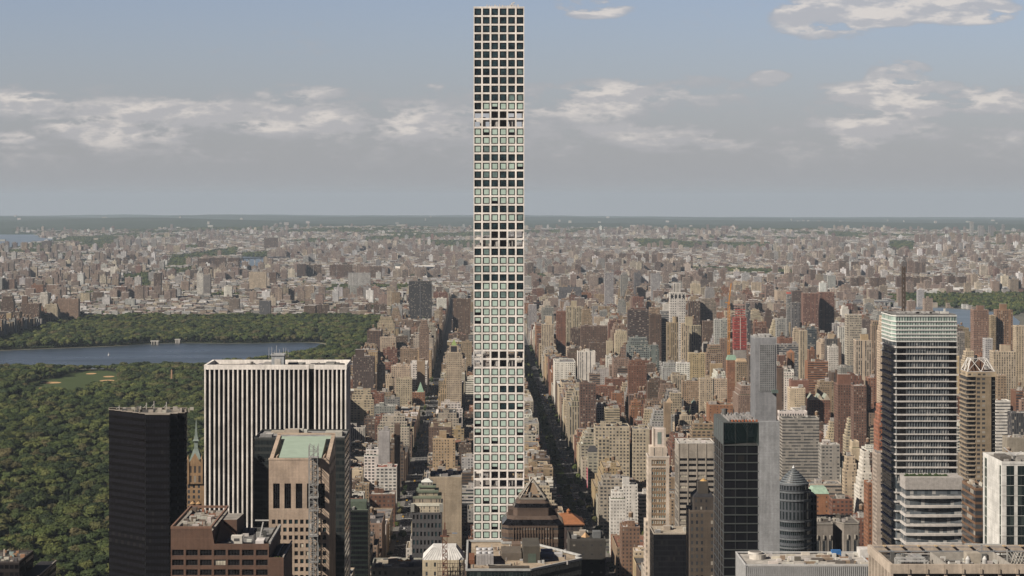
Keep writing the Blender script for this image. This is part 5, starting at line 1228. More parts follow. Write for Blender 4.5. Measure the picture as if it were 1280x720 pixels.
# --- tower with white lattice crown
def lattice_crown():
    Y = 1500.0; k = Y / F; Zp = lambda y: PZ(y, Y); x0, x1 = PX(1209, Y), PX(1245, Y); D = 22; zt = Zp(465); c = (.27, .215, .15)
    r = empty('apartment_tower', ((x0 + x1) / 2, Y + 11, 0), 'bronze apartment tower crowned by a white lattice frame', 'skyscraper')
    a, b = PX(1220, Y), PX(1239, Y); mb = MB()
    mb.box(a, b, Y, Y + 2, 0, zt - 3.5, c, (.62, .5, .4), 3.7, 3.25); mb.box(x0, x1, Y + 2, Y + D, 0, zt - 3.5, (.05, .05, .05), (.8, .75, .2), 1.8, 3.25); mb.box(x0, x1, Y - .2, Y + D, zt - 3.49, zt, (.42, .34, .24), (.6, .4, .2), 3.5, 3.0, tcol=(.2, .12, .08), tmi=1); part(mb, 'wall', MATS, r)
    bal = MB(); z = zt - 7
    while z > 60: bal.box(x0 - .8, x0 + .0, Y + 2, Y + D, z, z + 1.1, (.33, .27, .2), mi=2); bal.box(x0 - .2, a - .6, Y + .6, Y + 1.99, z, z + .8, (.38, .31, .23), mi=2); bal.box(b + .4, x1, Y + .6, Y + 1.99, z, z + .5, (.12, .12, .11), mi=2); z -= 3.25
    part(bal, 'balconies', MATS, r)
    fr = MB(); zz = Zp(449); q0 = [(x0 + .5, Y + 1), (x1 - .5, Y + 1), (x1 - .5, Y + D - 1), (x0 + .5, Y + D - 1)]; q1 = [(PX(1216, Y), Y + 6), (PX(1236, Y), Y + 6), (PX(1236, Y), Y + D - 6), (PX(1216, Y), Y + D - 6)]; w_ = (.62, .61, .59)
    for i in range(4):
        j = (i + 1) % 4; A, B = q0[i], q0[j]; C, E = q1[i], q1[j]
        fr.bar((*A, zt + .3), (*B, zt + .3), .22, w_, 2); fr.bar((*C, zz), (*E, zz), .22, w_, 2); fr.bar((*A, zt), (*C, zz), .26, w_, 2)
        M1 = ((A[0] + B[0]) / 2, (A[1] + B[1]) / 2, zt); fr.bar(M1, (*C, zz), .22, w_, 2); fr.bar(M1, (*E, zz), .22, w_, 2)
        M2 = ((C[0] + E[0]) / 2, (C[1] + E[1]) / 2, zz); fr.bar((*A, zt), M2, .18, w_, 2); fr.bar((*B, zt), M2, .18, w_, 2)
    part(fr, 'lattice_frame', [M_PAINT] * 3, r)
    cc = MB(); cc.box(PX(1217, Y), PX(1233, Y), Y + 7, Y + 15, zt + .01, Zp(453), (.16, .09, .06)); cc.cyl(PX(1224, Y), Y + 11, 1.2, Zp(453) + .01, Zp(445), 10, (.05, .05, .055), 2); part(cc, 'plant_room', MATS, r)
    mark(x0, x1, Y, Y + D, zt); land(x0, x1, Y, Y + D, zt, 110, 'the lattice-crowned tower')
lattice_crown()

# --- white tower at the right edge
def white_tower():
    Y = 1120.0; k = Y / F; Zp = lambda y: PZ(y, Y); x0, x1 = PX(1252.5, Y), PX(1330, Y); D = 42; zt = Zp(580); c = (.68, .68, .66)
    r = empty('office_tower', ((x0 + x1) / 2, Y + 20, 0), 'white panelled tower with dark window strips at the right edge of the picture', 'skyscraper')
    mb = MB(); mb.box(x0, x1, Y, Y + D, 0, zt, c, (0, 0, 0), tcol=(.3, .29, .27), tmi=1); part(mb, 'wall', MATS, r)
    for i in range(5):
        a = PX(1258 + i * 14, Y); b = PX(1267.5 + i * 14, Y)
        g = MB(); g.box(a, b, Y - .07, Y - .01, 60, zt - 1.0, (.03, .035, .035), (.86, .93, .3), (b - a) / 2, 12.5 * k, 0); part(g, 'window_strip', [M_GLASSF], r)
    h = MB(); y_ = 594
    while y_ < 720: h.box(x0 - .06, x1, Y - .16, Y - .08, Zp(y_) - .18, Zp(y_), (.62, .62, .6), mi=2); h.box(x0 - .1, x0 - .02, Y, Y + D, Zp(y_) - .12, Zp(y_), (.5, .5, .49), mi=2); y_ += 12.6
    part(h, 'panel_joint', MATS, r)
    s = MB()
    for yy, w_ in ((Y + 2, 3), (Y + D - 9, 5)): s.box(x0 - .06, x0 - .01, yy, yy + w_, 60, zt - 1, (.25, .30, .26), (.8, .9, .3), 1.6, 12.5 * k)
    part(s, 'side_window', [M_GLASSF], r)
    cp = MB(); cp.parapet(x0 - .1, x1, Y - .17, Y + D, zt + .003, zt + 1.3, .6, (.72, .72, .7)); part(cp, 'parapet', MATS, r)
    e = MB(); e.box(PX(1250, Y + 12), PX(1264, Y + 12), Y + 12, Y + 26, zt + .01, zt + 2.6, (.14, .13, .12), mi=2)
    for i in range(14): xx = rng.uniform(PX(1255, Y), PX(1285, Y)); yy = rng.uniform(Y + 5, Y + 34); e.box(xx, xx + rng.uniform(.5, 2.5), yy, yy + 1.4, zt + .01, zt + rng.uniform(.5, 1.8), jit((.35, .34, .33), rng, .4), mi=2)
    part(e, 'roof_equipment', MATS, r)
    cr = MB(); p = (PX(1268, Y + 20), Y + 20, zt + 1); cr.cyl(p[0], p[1], .8, zt + .01, zt + 2, 8, (.1, .1, .1), 2); cr.bar((p[0], p[1], zt + 2), (PX(1255, Y + 20), Y + 20, zt + 6.5), .3, (.55, .56, .58), 2); cr.bar((p[0], p[1], zt + 2), (PX(1277, Y + 20), Y + 20, zt + 4.3), .3, (.6, .6, .6), 2); part(cr, 'crane_arm', MATS, r)
    mark(x0, x1, Y, Y + D, zt); land(x0, x1, Y, Y + D, zt, 200, 'the white tower at right')
white_tower()
# brown building between
def brown_side():
    Y = 1190.0; r = slab('apartment_building', 'brown brick building with dark window bands, left of the white tower', 'building', 1219, 1236, 612, Y, 32, (.16, .09, .05), (.95, .62, .3), 4, 3.9, short='the brown banded building', vis=60, eq=8, rcol=(.12, .11, .1))
brown_side()

# --- foreground concrete roof, bottom right
def concrete_roof():
    Y = 800.0; k = Y / F; x0, x1 = PX(1113, Y), PX(1420, Y); D = 46; zt = PZ(705.5, Y); c = (.48, .41, .34); y1 = Y + D
    r = empty('office_tower', (PX(1250, Y), Y + 22, 0), 'beige concrete tower roof with frames and ducts in the bottom right corner', 'skyscraper')
    mb = MB(); fd = 3.6
    mb.box(x0, x1, Y, Y + 1.2, zt - fd, zt, c); mb.box(x0, x0 + 1.2, Y + 1.2, y1, zt - fd, zt, c); mb.box(x0, x1, y1, y1 + 1.0, zt - fd, zt - .3, c)
    i = 0; xx = x0
    while xx < x1: mb.box(xx, xx + 1.1, Y + .05, Y + 1.4, 0, zt - fd - .003, c); xx += 7.0
    yy = Y + 5
    while yy < y1: mb.box(x0 + .05, x0 + 1.3, yy, yy + 1.2, 0, zt - fd - .003, c); yy += 6.5
    part(mb, 'frame', MATS, r)
    w_ = MB(); w_.box(x0 + 1.5, x1, Y + 1.7, y1, 0, zt - 4.2, (.03, .03, .03), (.9, .7, .3), 2.3, 3.7, tcol=(.10, .095, .09), tmi=1); part(w_, 'wall', [M_GLASSF, M_ROOF, M_MISC], r)
    j = MB(); xx = x0 + 7
    while xx < x1: j.box(xx, xx + .12, Y - .03, Y - .005, zt - fd, zt, (.25, .21, .17), mi=2); j.box(xx - .5, xx + .6, Y - .4, Y - .031, zt - fd, zt - 1.7, (.45, .38, .31)); xx += 7.0
    part(j, 'joint', MATS, r)
    z0 = zt - 4.19
    def pipe(pts, rad, col, name='pipe'):
        m = MB()
        for a, b in zip(pts[:-1], pts[1:]): m.bar(a, b, rad, col, 2)
        part(m, name, MATS, r)
    cc = (.48, .48, .47)
    for px, q in ((1119, 8), (1123, 4)): a = PX(px, Y + q); b = a + 11.5; pipe([(a, Y + q, z0), (a, Y + q, zt + .2 + q * .12), (b, Y + q, zt + .2 + q * .12), (b, Y + q, z0)], .28, cc)
    m = MB()
    for i in range(6): a = PX(1125 + i * 5, Y + 12); m.box(a, a + 1.3, Y + 10, Y + 20, z0, zt + rng.uniform(-.6, 1.0), jit((.28, .28, .28), rng), mi=2)
    part(m, 'machinery', MATS, r)
    rl = MB(); rl.box(x0 + 1.3, x1, y1 - 2.3, y1 - 1.9, zt - .8, zt - .5, (.25, .25, .27), mi=2); rl.box(x0 + 1.3, x1, y1 - 8, y1 - 7.6, zt - 1.6, zt - 1.2, (.22, .24, .27), mi=2)
    xx = x0 + 6
    while xx < x1: rl.box(xx, xx + 1.0, y1 - 2.6, y1 - .1, zt - .49, zt - .1, (.5, .38, .24), mi=2); rl.box(xx + 3, xx + 3.3, y1 - 8, y1 - 1, zt - 2, zt - 1.7, (.3, .3, .3), mi=2); xx += 7
    part(rl, 'rail', MATS, r)
    pit = MB(); a, b = PX(1180, Y + 8), PX(1262, Y + 8); pit.parapet(a, b, Y + 5, Y + 33, z0, zt - .8, .5, (.36, .34, .31), 2); part(pit, 'roof_well', MATS, r)
    gr = MB(); xx = a + .8
    while xx < b - 1: gr.box(xx, xx + .55, Y + 5.6, Y + 6.2, z0, zt - 1.0, (.30, .29, .27), mi=2); xx += .95
    part(gr, 'grille', MATS, r)
    rg = random.Random(12); eq = MB()
    for i in range(60):
        xx = PX(rg.uniform(1118, 1300), Y + 20); yy = rg.uniform(Y + 3, Y + 42)
        eq.box(xx, xx + rg.uniform(.3, 2.6), yy, yy + rg.uniform(.3, 1.8), z0, z0 + rg.uniform(.5, 3.0), jit(rg.choice([(.45, .43, .40), (.12, .12, .12), (.30, .28, .26), (.6, .6, .58)]), rg), mi=2)
    part(eq, 'roof_equipment', MATS, r)
    for i in range(9):
        a = PX(rg.uniform(1120, 1280), Y + 20); yy = rg.uniform(Y + 4, Y + 36); zz_ = z0 + rg.uniform(.8, 2.2); L_ = rg.uniform(4, 14)
        pipe([(a, yy, z0), (a, yy, zz_), (a + L_, yy, zz_), (a + L_, yy + 3, zz_), (a + L_, yy + 3, z0)], rg.uniform(.08, .2), jit((.4, .4, .39), rg, .3))
    hs = MB(); hs.box(PX(1209, Y + 22), PX(1226, Y + 22), Y + 22, Y + 28, z0, zt + .4, (.42, .38, .32), mi=2); part(hs, 'bulkhead', MATS, r)
    for px in (1210, 1231): d = MB(); xq = PX(px, Y + 14); d.cyl(xq, Y + 14, 1.0, z0, zt - .4, 12, (.45, .45, .44), 2); d.cyl(xq, Y + 14, 1.0, zt - .39, zt + .8, 12, (.55, .55, .54), 2, r2=.3); part(d, 'vent', MATS, r)
    # floodlight rig: crossbar with two round lamps
    m = MB(); zr_ = PZ(681, Y + 40); a, b = PX(1206, Y + 40), PX(1252, Y + 40); m.bar((a, Y + 40, zr_ + .3), (b, Y + 40, zr_), .3, (.5, .5, .48), 2); xq = PX(1227, Y + 40); m.bar((xq, Y + 40, z0), (xq, Y + 40, zr_), .3, (.3, .3, .3), 2); m.bar((xq, Y + 40, zr_ - 1), (xq - 2, Y + 40, zr_ - 2.2), .15, (.3, .3, .3), 2); lr = part(m, 'crossbar', MATS, r)
    for px in (1226.5, 1234): d = MB(); zq = PZ(692, Y + 39); pts = []; xq = PX(px, Y + 39); ring = [(xq + .85 * math.cos(q * math.pi / 7), zq + .85 * math.sin(q * math.pi / 7)) for q in range(14)]; d.face([(p, Y + 38.4, q) for p, q in ring], None, (.78, .77, .74), (0, 0, 0), 2); [d.face([(ring[q][0], Y + 38.4, ring[q][1]), (ring[q][0], Y + 39.2, ring[q][1]), (ring[(q + 1) % 14][0], Y + 39.2, ring[(q + 1) % 14][1]), (ring[(q + 1) % 14][0], Y + 38.4, ring[(q + 1) % 14][1])], None, (.6, .6, .58), (0, 0, 0), 2) for q in range(14)]; part(d, 'round_dish', MATS, lr)
    fr = MB(); xq = PX(1259, Y + 14); fr.bar((xq, Y + 14, z0), (xq, Y + 14, zt + 3.5), .22, (.4, .4, .38), 2)
    for q in range(5): a0 = PX(1262 + q * 4, Y + 18); fr.bar((a0, Y + 18, z0), (a0 + 3, Y + 20, zt + 1.4), .13, (.4, .38, .34), 2); fr.bar((a0 + 3, Y + 18, z0), (a0, Y + 22, zt + 1.0), .13, (.3, .3, .28), 2)
    part(fr, 'steel_frame', MATS, r)
    mark(x0, x1, Y, y1, zt); land(x0 - 3, x1, Y, y1 + 2, zt, 60, 'the foreground concrete roof')
concrete_roof()

def louvre_roof():
    Y = 870.0; k = Y / F; x0, x1 = PX(932, Y), PX(1090, Y); D = 32; zt = PZ(707, Y)
    r = empty('office_building', (PX(1010, Y), Y + 16, 0), 'silver ribbed metal penthouse with a cluttered white roof at the bottom, under the round tower', 'building')
    mb = MB(); mb.box(x0, x1, Y, Y + D, 0, zt - .5, (.40, .41, .42), tcol=(.45, .43, .40), tmi=1); part(mb, 'wall', MATS, r)
    rb = MB(); xx = x0
    while xx < x1: rb.box(xx, xx + .28, Y - .22, Y - .01, zt - 30, zt, (.42, .43, .44), mi=2); xx += .85
    part(rb, 'metal_ribs', MATS, r); sb = MB(); yy = Y
    while yy < Y + D: sb.box(x0 - .22, x0 - .01, yy, yy + .28, zt - 30, zt, (.42, .43, .44), mi=2); yy += .85
    part(sb, 'metal_ribs', MATS, r)
    cp = MB(); cp.parapet(x0 - .25, x1, Y - .25, Y + D, zt + .003, zt + .5, .5, (.52, .53, .54), 2); part(cp, 'parapet', MATS, r)
    c2 = MB(); xq = PX(947, Y + 20); c2.cyl(xq, Y + 20, 3.6, zt - .49, zt + 1.6, 20, (.60, .57, .52), 2); c2.cyl(xq - 1, Y + 20, 3.2, zt + 1.61, zt + 2.5, 20, (.66, .64, .6), 2); c2.cyl(xq - 1, Y + 20, 2.6, zt + 2.51, zt + 2.6, 20, (.2, .19, .18), 2); part(c2, 'cooling_tower', MATS, r)
    rg = random.Random(6); e = MB()
    for i in range(46): xx = PX(rg.uniform(955, 1080), Y + 10); yy = rg.uniform(Y + 4, Y + 29); e.box(xx, xx + rg.uniform(.6, 5), yy, yy + rg.uniform(.5, 2), zt - .48, zt + rg.uniform(-.1, 1.3), jit(rg.choice([(.6, .56, .5), (.6, .58, .55), (.14, .13, .12), (.32, .24, .18), (.35, .35, .35)]), rg), mi=2)
    part(e, 'roof_equipment', MATS, r); bt = MB(); xx = PX(1040, Y + 24); bt.box(xx, xx + 4, Y + 24, Y + 27, zt - .47, zt + 2.3, (.04, .15, .38), mi=2); part(bt, 'blue_tarpaulin', MATS, r)
    wt = MB(); xx = PX(1074, Y + 24); wt.box(xx, xx + 6, Y + 22, Y + 30, zt - .47, zt + 3.0, (.65, .64, .62), mi=2); part(wt, 'bulkhead', MATS, r)
    mark(x0, x1, Y, Y + D, zt); land(x0, x1, Y, Y + D, zt, 60, 'the silver ribbed penthouse')
louvre_roof()
# ------------------------------------------------------------------ buildings of the middle distance placed one by one
PU = (.42, .52, 3.2, 3.1); ST = (.42, .92, 3.0, 3.1); RB = (1.0, .5, 3.0, 3.3); WD = (.62, .52, 4.2, 3.2); BIG = (.6, .62, 4.5, 3.6); NO = (0, 0, 3, 3)
def xblock(kind, **k):
    def f(s, get, t_):
        a, b, c, d, hh = t_; Y = s.y0; wx = b - a
        if kind == 'top':      # plain lift-motor block: (xl, xr, ytop)
            xl, xr, yt = k['at']; m = get('bulkhead'); m.box(PX(xl, Y), PX(xr, Y), c + 3, c + 11, hh - .1, PZ(yt, Y), k.get('col', s.col), tcol=s.rcol, tmi=1)
        if kind == 'pyramid':
            xl, xr, yt = k['at']; m = get('pyramid_roof'); A, B = PX(xl, Y), PX(xr, Y); w_ = B - A; m.frustum([(A, c), (B, c), (B, c + w_), (A, c + w_)], [((A + B) / 2 - .3, c + w_ / 2 - .3), ((A + B) / 2 + .3, c + w_ / 2 - .3), ((A + B) / 2 + .3, c + w_ / 2 + .3), ((A + B) / 2 - .3, c + w_ / 2 + .3)], hh + .5, PZ(yt, Y), k.get('col', (.25, .38, .29)), 2)
        if kind == 'round':
            xl, xr, yt = k['at']; m = get('round_tank'); m.cyl((PX(xl, Y) + PX(xr, Y)) / 2, c + 6, (PX(xr, Y) - PX(xl, Y)) / 2, hh + .01, PZ(yt, Y), 16, k.get('col', s.col), 0)
        if kind == 'mansard':
            m = get('mansard_roof'); m.frustum([(a - .3, c - .3), (b + .3, c - .3), (b + .3, d + .3), (a - .3, d + .3)], [(a + 2, c + 3), (b - 2, c + 3), (b - 2, d - 3), (a + 2, d - 3)], hh + 1.05, hh + k.get('h', 6), k.get('col', (.24, .36, .28)), 2)
        if kind == 'arches':
            m = get('arch'); n = 4; w_ = (b - a) / n
            for i in range(n):
                x_ = a + (i + .5) * w_; m.box(x_ - w_ * .28, x_ + w_ * .28, c - .12, c - .01, hh - 10, hh - 5.5, (.02, .02, .025), mi=2)
                m.face([(x_ + w_ * .28 * math.cos(q * math.pi / 8), c - .1, hh - 5.5 + w_ * .28 * 1.4 * math.sin(q * math.pi / 8)) for q in range(9)], None, (.02, .02, .025), (0, 0, 0), 2)
            xl, xr, yt = k['at']; m = get('bulkhead'); m.box(PX(xl, Y), PX(xr, Y), c + 3, c + 13, hh - .1, PZ(yt, Y), s.col, (.3, .9, .3), 3, 12)
        if kind == 'dome':
            m = get('dome'); cx, cy, r0 = (a + b) / 2, (c + d) / 2, wx * .42
            for i in range(5):
                p, q = i / 5 * math.pi / 2, (i + 1) / 5 * math.pi / 2
                m.frustum(m.ring(cx, cy, max(.1, r0 * math.cos(p)), 18), m.ring(cx, cy, max(.1, r0 * math.cos(q)), 18), hh + 4 + r0 * 1.1 * math.sin(p), hh + 4 + r0 * 1.1 * math.sin(q), (.22, .32, .28), 2, top=(i == 4))
            m2 = get('drum'); m2.cyl(cx, cy, r0 * 1.02, hh, hh + 4, 18, (.42, .36, .27), 0, (.4, .6, .3), 2, 4); m.cyl(cx, cy, .7, hh + 4 + r0 * 1.1, hh + 7 + r0 * 1.1, 8, (.3, .32, .28), 2)
        if kind == 'gables':
            m = get('gable'); n = 3; w_ = wx / n
            for i in range(n): q = a + i * w_; m.face([(q, c - .05, hh), (q + w_, c - .05, hh), (q + w_ / 2, c - .05, hh + w_ * .8)], None, (.5, .45, .36)); m.face([(q, c, hh), (q + w_ / 2, c, hh + w_ * .8), (q + w_ / 2, d, hh + w_ * .8), (q, d, hh)], None, (.3, .33, .28), (0, 0, 0), 2); m.face([(q + w_ / 2, c, hh + w_ * .8), (q + w_, c, hh), (q + w_, d, hh), (q + w_ / 2, d, hh + w_ * .8)], None, (.3, .33, .28), (0, 0, 0), 2)
        if kind == 'red_wrap':
            m = get('safety_netting'); zb = PZ(437, Y); zt_ = PZ(397, Y); red = (.30, .05, .042)
            m.box(a - .5, b + .5, c - .5, d + .5, zb, zt_, red, (1, .16, .3), 3, 4.5); m.box((a + b) / 2 - .5, (a + b) / 2 + .5, c - .7, c - .51, zb, zt_, (.6, .55, .5), mi=2); m.box(b + .51, b + .9, c - .6, d, zb, zt_, (.5, .45, .42), mi=2)
            m = get('open_frame'); z = zt_ + .02
            while z < PZ(381, Y): m.box(a + 1, b - 1, c + 1, d - 1, z, z + .5, (.45, .3, .25), mi=2, bottom=True); m.box(a + 1.3, b - 1.3, c + 1.3, c + 1.8, z + .51, z + 2.1, (.4, .06, .05), mi=2) if z < PZ(386, Y) else None; [m.box(x_, x_ + .6, c + 1.1, c + 1.7, z + .5, z + 4, (.35, .3, .28), mi=2) for x_ in np.linspace(a + 1, b - 1.7, 5)]; z += 4
    return f
def spots_free(x0, x1, y0, y1, m=0.0):
    for cx, hw, cw in AVE.values():
        if cx == AVE['east_end'][0] and not (2900 < y0 < 3950): continue
        if cx == AVE['york'][0] and y0 > 4150: continue
        if x0 < cx + hw - m and x1 > cx - hw + m: return False
    for l in LAND:
        if x0 < l[1] + 1 and x1 > l[0] - 1 and y0 < l[3] + 1 and y1 > l[2] - 1: return False
    return True
T = []
def B(x0, x1, yt, H, cn, win, label, D=22, vis=22, short=None, name='apartment_building', ex=None, **kw): T.append((x0, x1, yt, H, cn, win, label, D, vis, short, name, ex, kw))
# left of the white tower
B(441, 468, 447, 82, 'dark brown', (.42, .5, 2.6, 3.0), 'dark brown brick tower at the park edge with one white-windowed strip', vis=40, short='the dark brown park-side tower', ex=xblock('top', at=(444, 455, 437)), bulk=0)
B(467, 477, 456, 70, 'cream', PU, 'narrow cream building squeezed right of the dark brown park-side tower', 18, 60, tank=1)
B(475, 495, 422, 62, 'cream', PU, 'cream apartment block high in the cluster left of the dark avenue', 22, 20, tank=1, bulk=2)
B(500, 521, 436, 58, 'tan', PU, 'tan brick block with rows of small windows, midway up the left cluster', 22, 20, tank=1, bulk=2)
B(524, 536, 401, 112, 'pink brick', (.4, .5, 2.6, 3.0), 'slender brown and cream tower with orange-tipped roof left of the dark avenue', 16, 50, short='the slender brown tower', setback=2)
B(558, 577, 441, 100, 'cream', (.42, .5, 2.6, 3.0), 'cream stepped hotel tower with a dark square shaft and green cap beside the avenue', 20, 75, short='the cream stepped hotel tower', name='hotel_tower', bulk=0, ex=lambda s, g, t_: (g('shaft').box(PX(562, s.y0), PX(573, s.y0), t_[2] + 3, t_[2] + 12, t_[4], PZ(432, s.y0), s.col, tcol=(.3, .3, .3), tmi=1), g('shaft').box(PX(563.5, s.y0), PX(571, s.y0), t_[2] + 2.8, t_[2] + 2.99, t_[4] + 1, PZ(433, s.y0), (.03, .03, .035), mi=2), g('cap').frustum([(PX(564, s.y0), t_[2] + 4), (PX(571, s.y0), t_[2] + 4), (PX(571, s.y0), t_[2] + 11), (PX(564, s.y0), t_[2] + 11)], [(PX(567, s.y0), t_[2] + 7), (PX(568, s.y0), t_[2] + 7), (PX(568, s.y0), t_[2] + 8), (PX(567, s.y0), t_[2] + 8)], PZ(431.9, s.y0), PZ(425, s.y0), (.27, .36, .14), 2)))
B(489, 513, 458, 55, 'cream', PU, 'pale building with a white cluttered roof, left cluster', 24, 16, rname='white', rcol=(.7, .69, .66), bulk=3, tank=1)
B(525, 535, 452, 60, 'tan', NO, 'plain blank tan wall beside the dark avenue', 16, 14)
B(495, 515, 474, 58, 'cream', PU, 'flat cream facade of small even windows left of the green pyramid roof', 18, 20)
B(517, 535, 491, 50, 'orange brick', PU, 'orange brick building with a green pyramid roof', 20, 35, short='the green pyramid roof', ex=xblock('pyramid', at=(521, 530, 478)), bulk=0)
B(438, 467, 488, 62, 'cream', WD, 'broad cream stepped block right behind the white striped slab', 24, 24, setback=2, tank=1)
B(477, 517, 521, 60, 'limestone', (.45, .5, 3.2, 3.1), 'broad cream terraced apartment house on the left side of the dark avenue', 30, 55, short='the broad cream terraced house', setback=2, tank=1, bulk=2)
B(473, 487, 540, 74, 'pale grey', NO, 'blank pale grey shaft with no windows, left cluster', 14, 22)
B(493, 500, 531, 80, 'brown', NO, 'thin brown chimney-like tower in front of the cream terraced house', 8, 16, bulk=0)
B(490, 511, 557, 52, 'brown', BIG, 'brown brick apartment house with terraces just left of the dark avenue', 26, 28, setback=1, tank=1)
B(455, 487, 563, 46, 'white', WD, 'white modernist block with dark strip windows', 20, 22, setback=1)
B(476, 502, 585, 46, 'white', WD, 'white building with red roof terrace left of the dark avenue', 24, 22, rname='reddish', rcol=(.3, .1, .07))
B(468, 500, 619, 50, 'red brick', (.4, .5, 3.9, 3.9), 'red-brown brick block of square windows left of the crowned dark tower', 26, 36, short='the red-brown brick block', bulk=2, tank=1, rname='silver', rcol=(.45, .43, .4))
B(468, 492, 662, 58, 'tan', NO, 'low tan building with a cluttered cream roof, bottom left of the dark avenue', 30, 20, rname='tan', rcol=(.5, .42, .3), bulk=3)
B(541, 569, 549, 56, 'buff', PU, 'golden brick apartment house with chamfered corners right of the dark avenue', 24, 40, short='the golden brick house', bulk=1, ex=xblock('top', at=(549, 558, 539)))
B(573, 589, 556, 36, 'brown', PU, 'brown brick block beside the golden brick house', 22, 24)
B(549, 578, 505, 46, 'white', WD, 'white building with black grid windows right of the dark avenue', 22, 16, setback=1)
B(545, 562, 526, 45, 'limestone', PU, 'pale building with arched roofline right of the dark avenue', 20, 14)
B(564, 580, 537, 38, 'buff', WD, 'yellow-tan building behind the golden brick house', 18, 10)
B(511, 539.5, 352, 104, 'dark grey', (.7, .6, 2.4, 3.0), 'black twin-shaft slab tower at the far end of the dark avenue', 30, 48, short='the black twin-shaft tower', bulk=0, col=(.045, .042, .042), ex=lambda s, g, t_: g('fin').box((s.x0 + s.x1) / 2 - 1, (s.x0 + s.x1) / 2 + 1, s.y0 - 1, s.y0 - .02, 0, s.h, (.14, .14, .15)))
B(566, 588, 374, 105, 'brown', (.45, .6, 3, 3.0), 'tall red-brown slab tower just left of the very tall white tower', 24, 44, short='the red-brown slab tower', bulk=0)
B(577, 590, 428, 60, 'tan', PU, 'tan block half hidden by the very tall white tower, below the brown slab', 20, 14)
# right of the white tower, up to the grey slab
B(708, 727, 384, 118, 'cream', (.45, .92, 3.2, 3.1), 'tall cream tower with dark vertical window lines', 20, 50, short='the tall cream striped tower', ex=xblock('top', at=(714, 721, 376)), bulk=0)
B(677, 692, 406, 88, 'cream', ST, 'cream apartment tower right of the very tall white tower', 18, 30, short='the nearer cream tower', ex=xblock('top', at=(682, 690, 395)), bulk=0)
B(658, 668, 381, 80, 'pale grey', ST, 'pale grey high-rise right beside the very tall white tower', 18, 16, bulk=0)
B(677, 692, 385, 70, 'grey', WD, 'grey glass mid-rise cluster behind the nearer cream tower', 20, 10)
B(713, 727, 411, 78, 'brown', (.4, .95, 3, 3), 'brown ribbed slab in front of the tall cream striped tower', 18, 40)
B(728, 761, 408, 62, 'brown', (.4, .5, 3.4, 3.2), 'broad brown brick hospital-like block right of the brown ribbed slab', 22, 22, bulk=2)
B(737, 762, 429, 50, 'brown', (.45, .5, 2.8, 3.2), 'lower brown brick wing with a pale roof edge in front of the broad brown block', 20, 16)
B(762, 770, 427, 60, 'cream', NO, 'narrow cream blank-sided tower right of the broad brown block', 16, 26)
B(785, 811, 388, 112, 'dark brown', (.95, .45, 3, 3.1), 'wide dark brown tower with horizontal bands', 26, 45, short='the wide dark brown tower', bulk=1)
B(811, 825, 394, 104, 'brown', PU, 'brown brick tower touching the right side of the wide dark brown tower', 20, 34, bulk=1)
B(782, 810, 423, 74, 'dark grey', (.7, .7, 3.4, 3.4), 'dark glassy terraced block with white edges', 24, 26, setback=2, col=(.22, .25, .24), short='the dark glassy terraced block')
B(812, 824, 432, 66, 'dark grey', (.7, .7, 3.4, 3.4), 'smaller dark glassy block right of the terraced glass block', 18, 16, setback=1, col=(.16, .19, .18))
B(826, 838, 389, 110, 'pale grey', RB, 'white banded tower left of the white arched-top tower', 20, 36, ex=xblock('top', at=(829, 838, 380), col=(.6, .58, .54)), bulk=0)
B(837.5, 857, 366, 150, 'white', (.42, .45, 3.8, 4.4), 'white tower with small square windows and four black arches at the top', 20, 40, short='the white arched-top tower', ex=xblock('arches', at=(842, 851, 354)), bulk=0, col=(.58, .56, .53))
B(857.5, 872, 377, 120, 'brown', (.35, .95, 3.6, 3.2), 'red-brown ribbed tower touching the right of the arched-top tower', 20, 24)
B(874, 894, 374, 118, 'grey', (.55, .5, 3, 3.0), 'grey-tan balcony tower right of the red-brown ribbed tower', 22, 24, col=(.26, .22, .18), setback=1)
B(834, 848, 404, 106, 'tan', (.42, .92, 3, 3.1), 'tan ribbed tower with a round tank on its roof', 20, 50, short='the round-tank tower', ex=xblock('round', at=(841, 848, 396)), bulk=0)
B(852, 861.5, 405, 100, 'cream', ST, 'cream and dark shaft right of the round-tank tower', 18, 44, bulk=0)
B(862, 876, 407, 100, 'cream', (.6, .92, 3.2, 3.1), 'cream frame tower with dark glass side, right of the cream and dark shaft', 20, 34, ex=xblock('top', at=(857, 866, 396)), bulk=0)
B(877, 889, 402, 96, 'brown', PU, 'plain brown slab left of the grey concrete tower pair', 18, 30)
B(890, 898.5, 400, 108, 'pale grey', (.5, .5, 3, 3), 'left of the two grey concrete slabs left of the orange crane', 20, 28)
B(901, 909.5, 400, 108, 'pale grey', (.5, .5, 3, 3), 'right of the two grey concrete slabs left of the orange crane', 20, 28)
B(916, 931, 397, 128, 'red brick', NO, 'tower under construction wrapped in red safety netting', 20, 42, short='the red-netted tower', name='construction_tower', ex=xblock('red_wrap'), bulk=0, det=0, col=(.3, .28, .26))
B(933, 938, 380, 118, 'dark grey', (.7, .8, 2.4, 3.1), 'thin dark glass tower touching the red-netted tower', 16, 30, bulk=0)
B(943, 958, 403, 84, 'red brick', ST, 'dark red brick block with black window lines right of the grey slab top', 20, 12)
B(956, 966, 388, 96, 'dark brown', NO, 'stepped dark brown tower above the tall grey slab', 18, 12, setback=2)
B(909, 921, 451, 76, 'orange brick', (.35, .6, 3, 3.1), 'orange brick tower with a green mansard roof, left of a pair', 16, 55, short='the green mansard towers', ex=xblock('mansard', h=8), bulk=0)
B(925, 938, 453, 74, 'tan', (.42, .55, 3, 3.1), 'tan stone tower with green roof edge beside the tall grey slab', 16, 50, ex=xblock('mansard', h=5, col=(.4, .3, .2)), bulk=0)
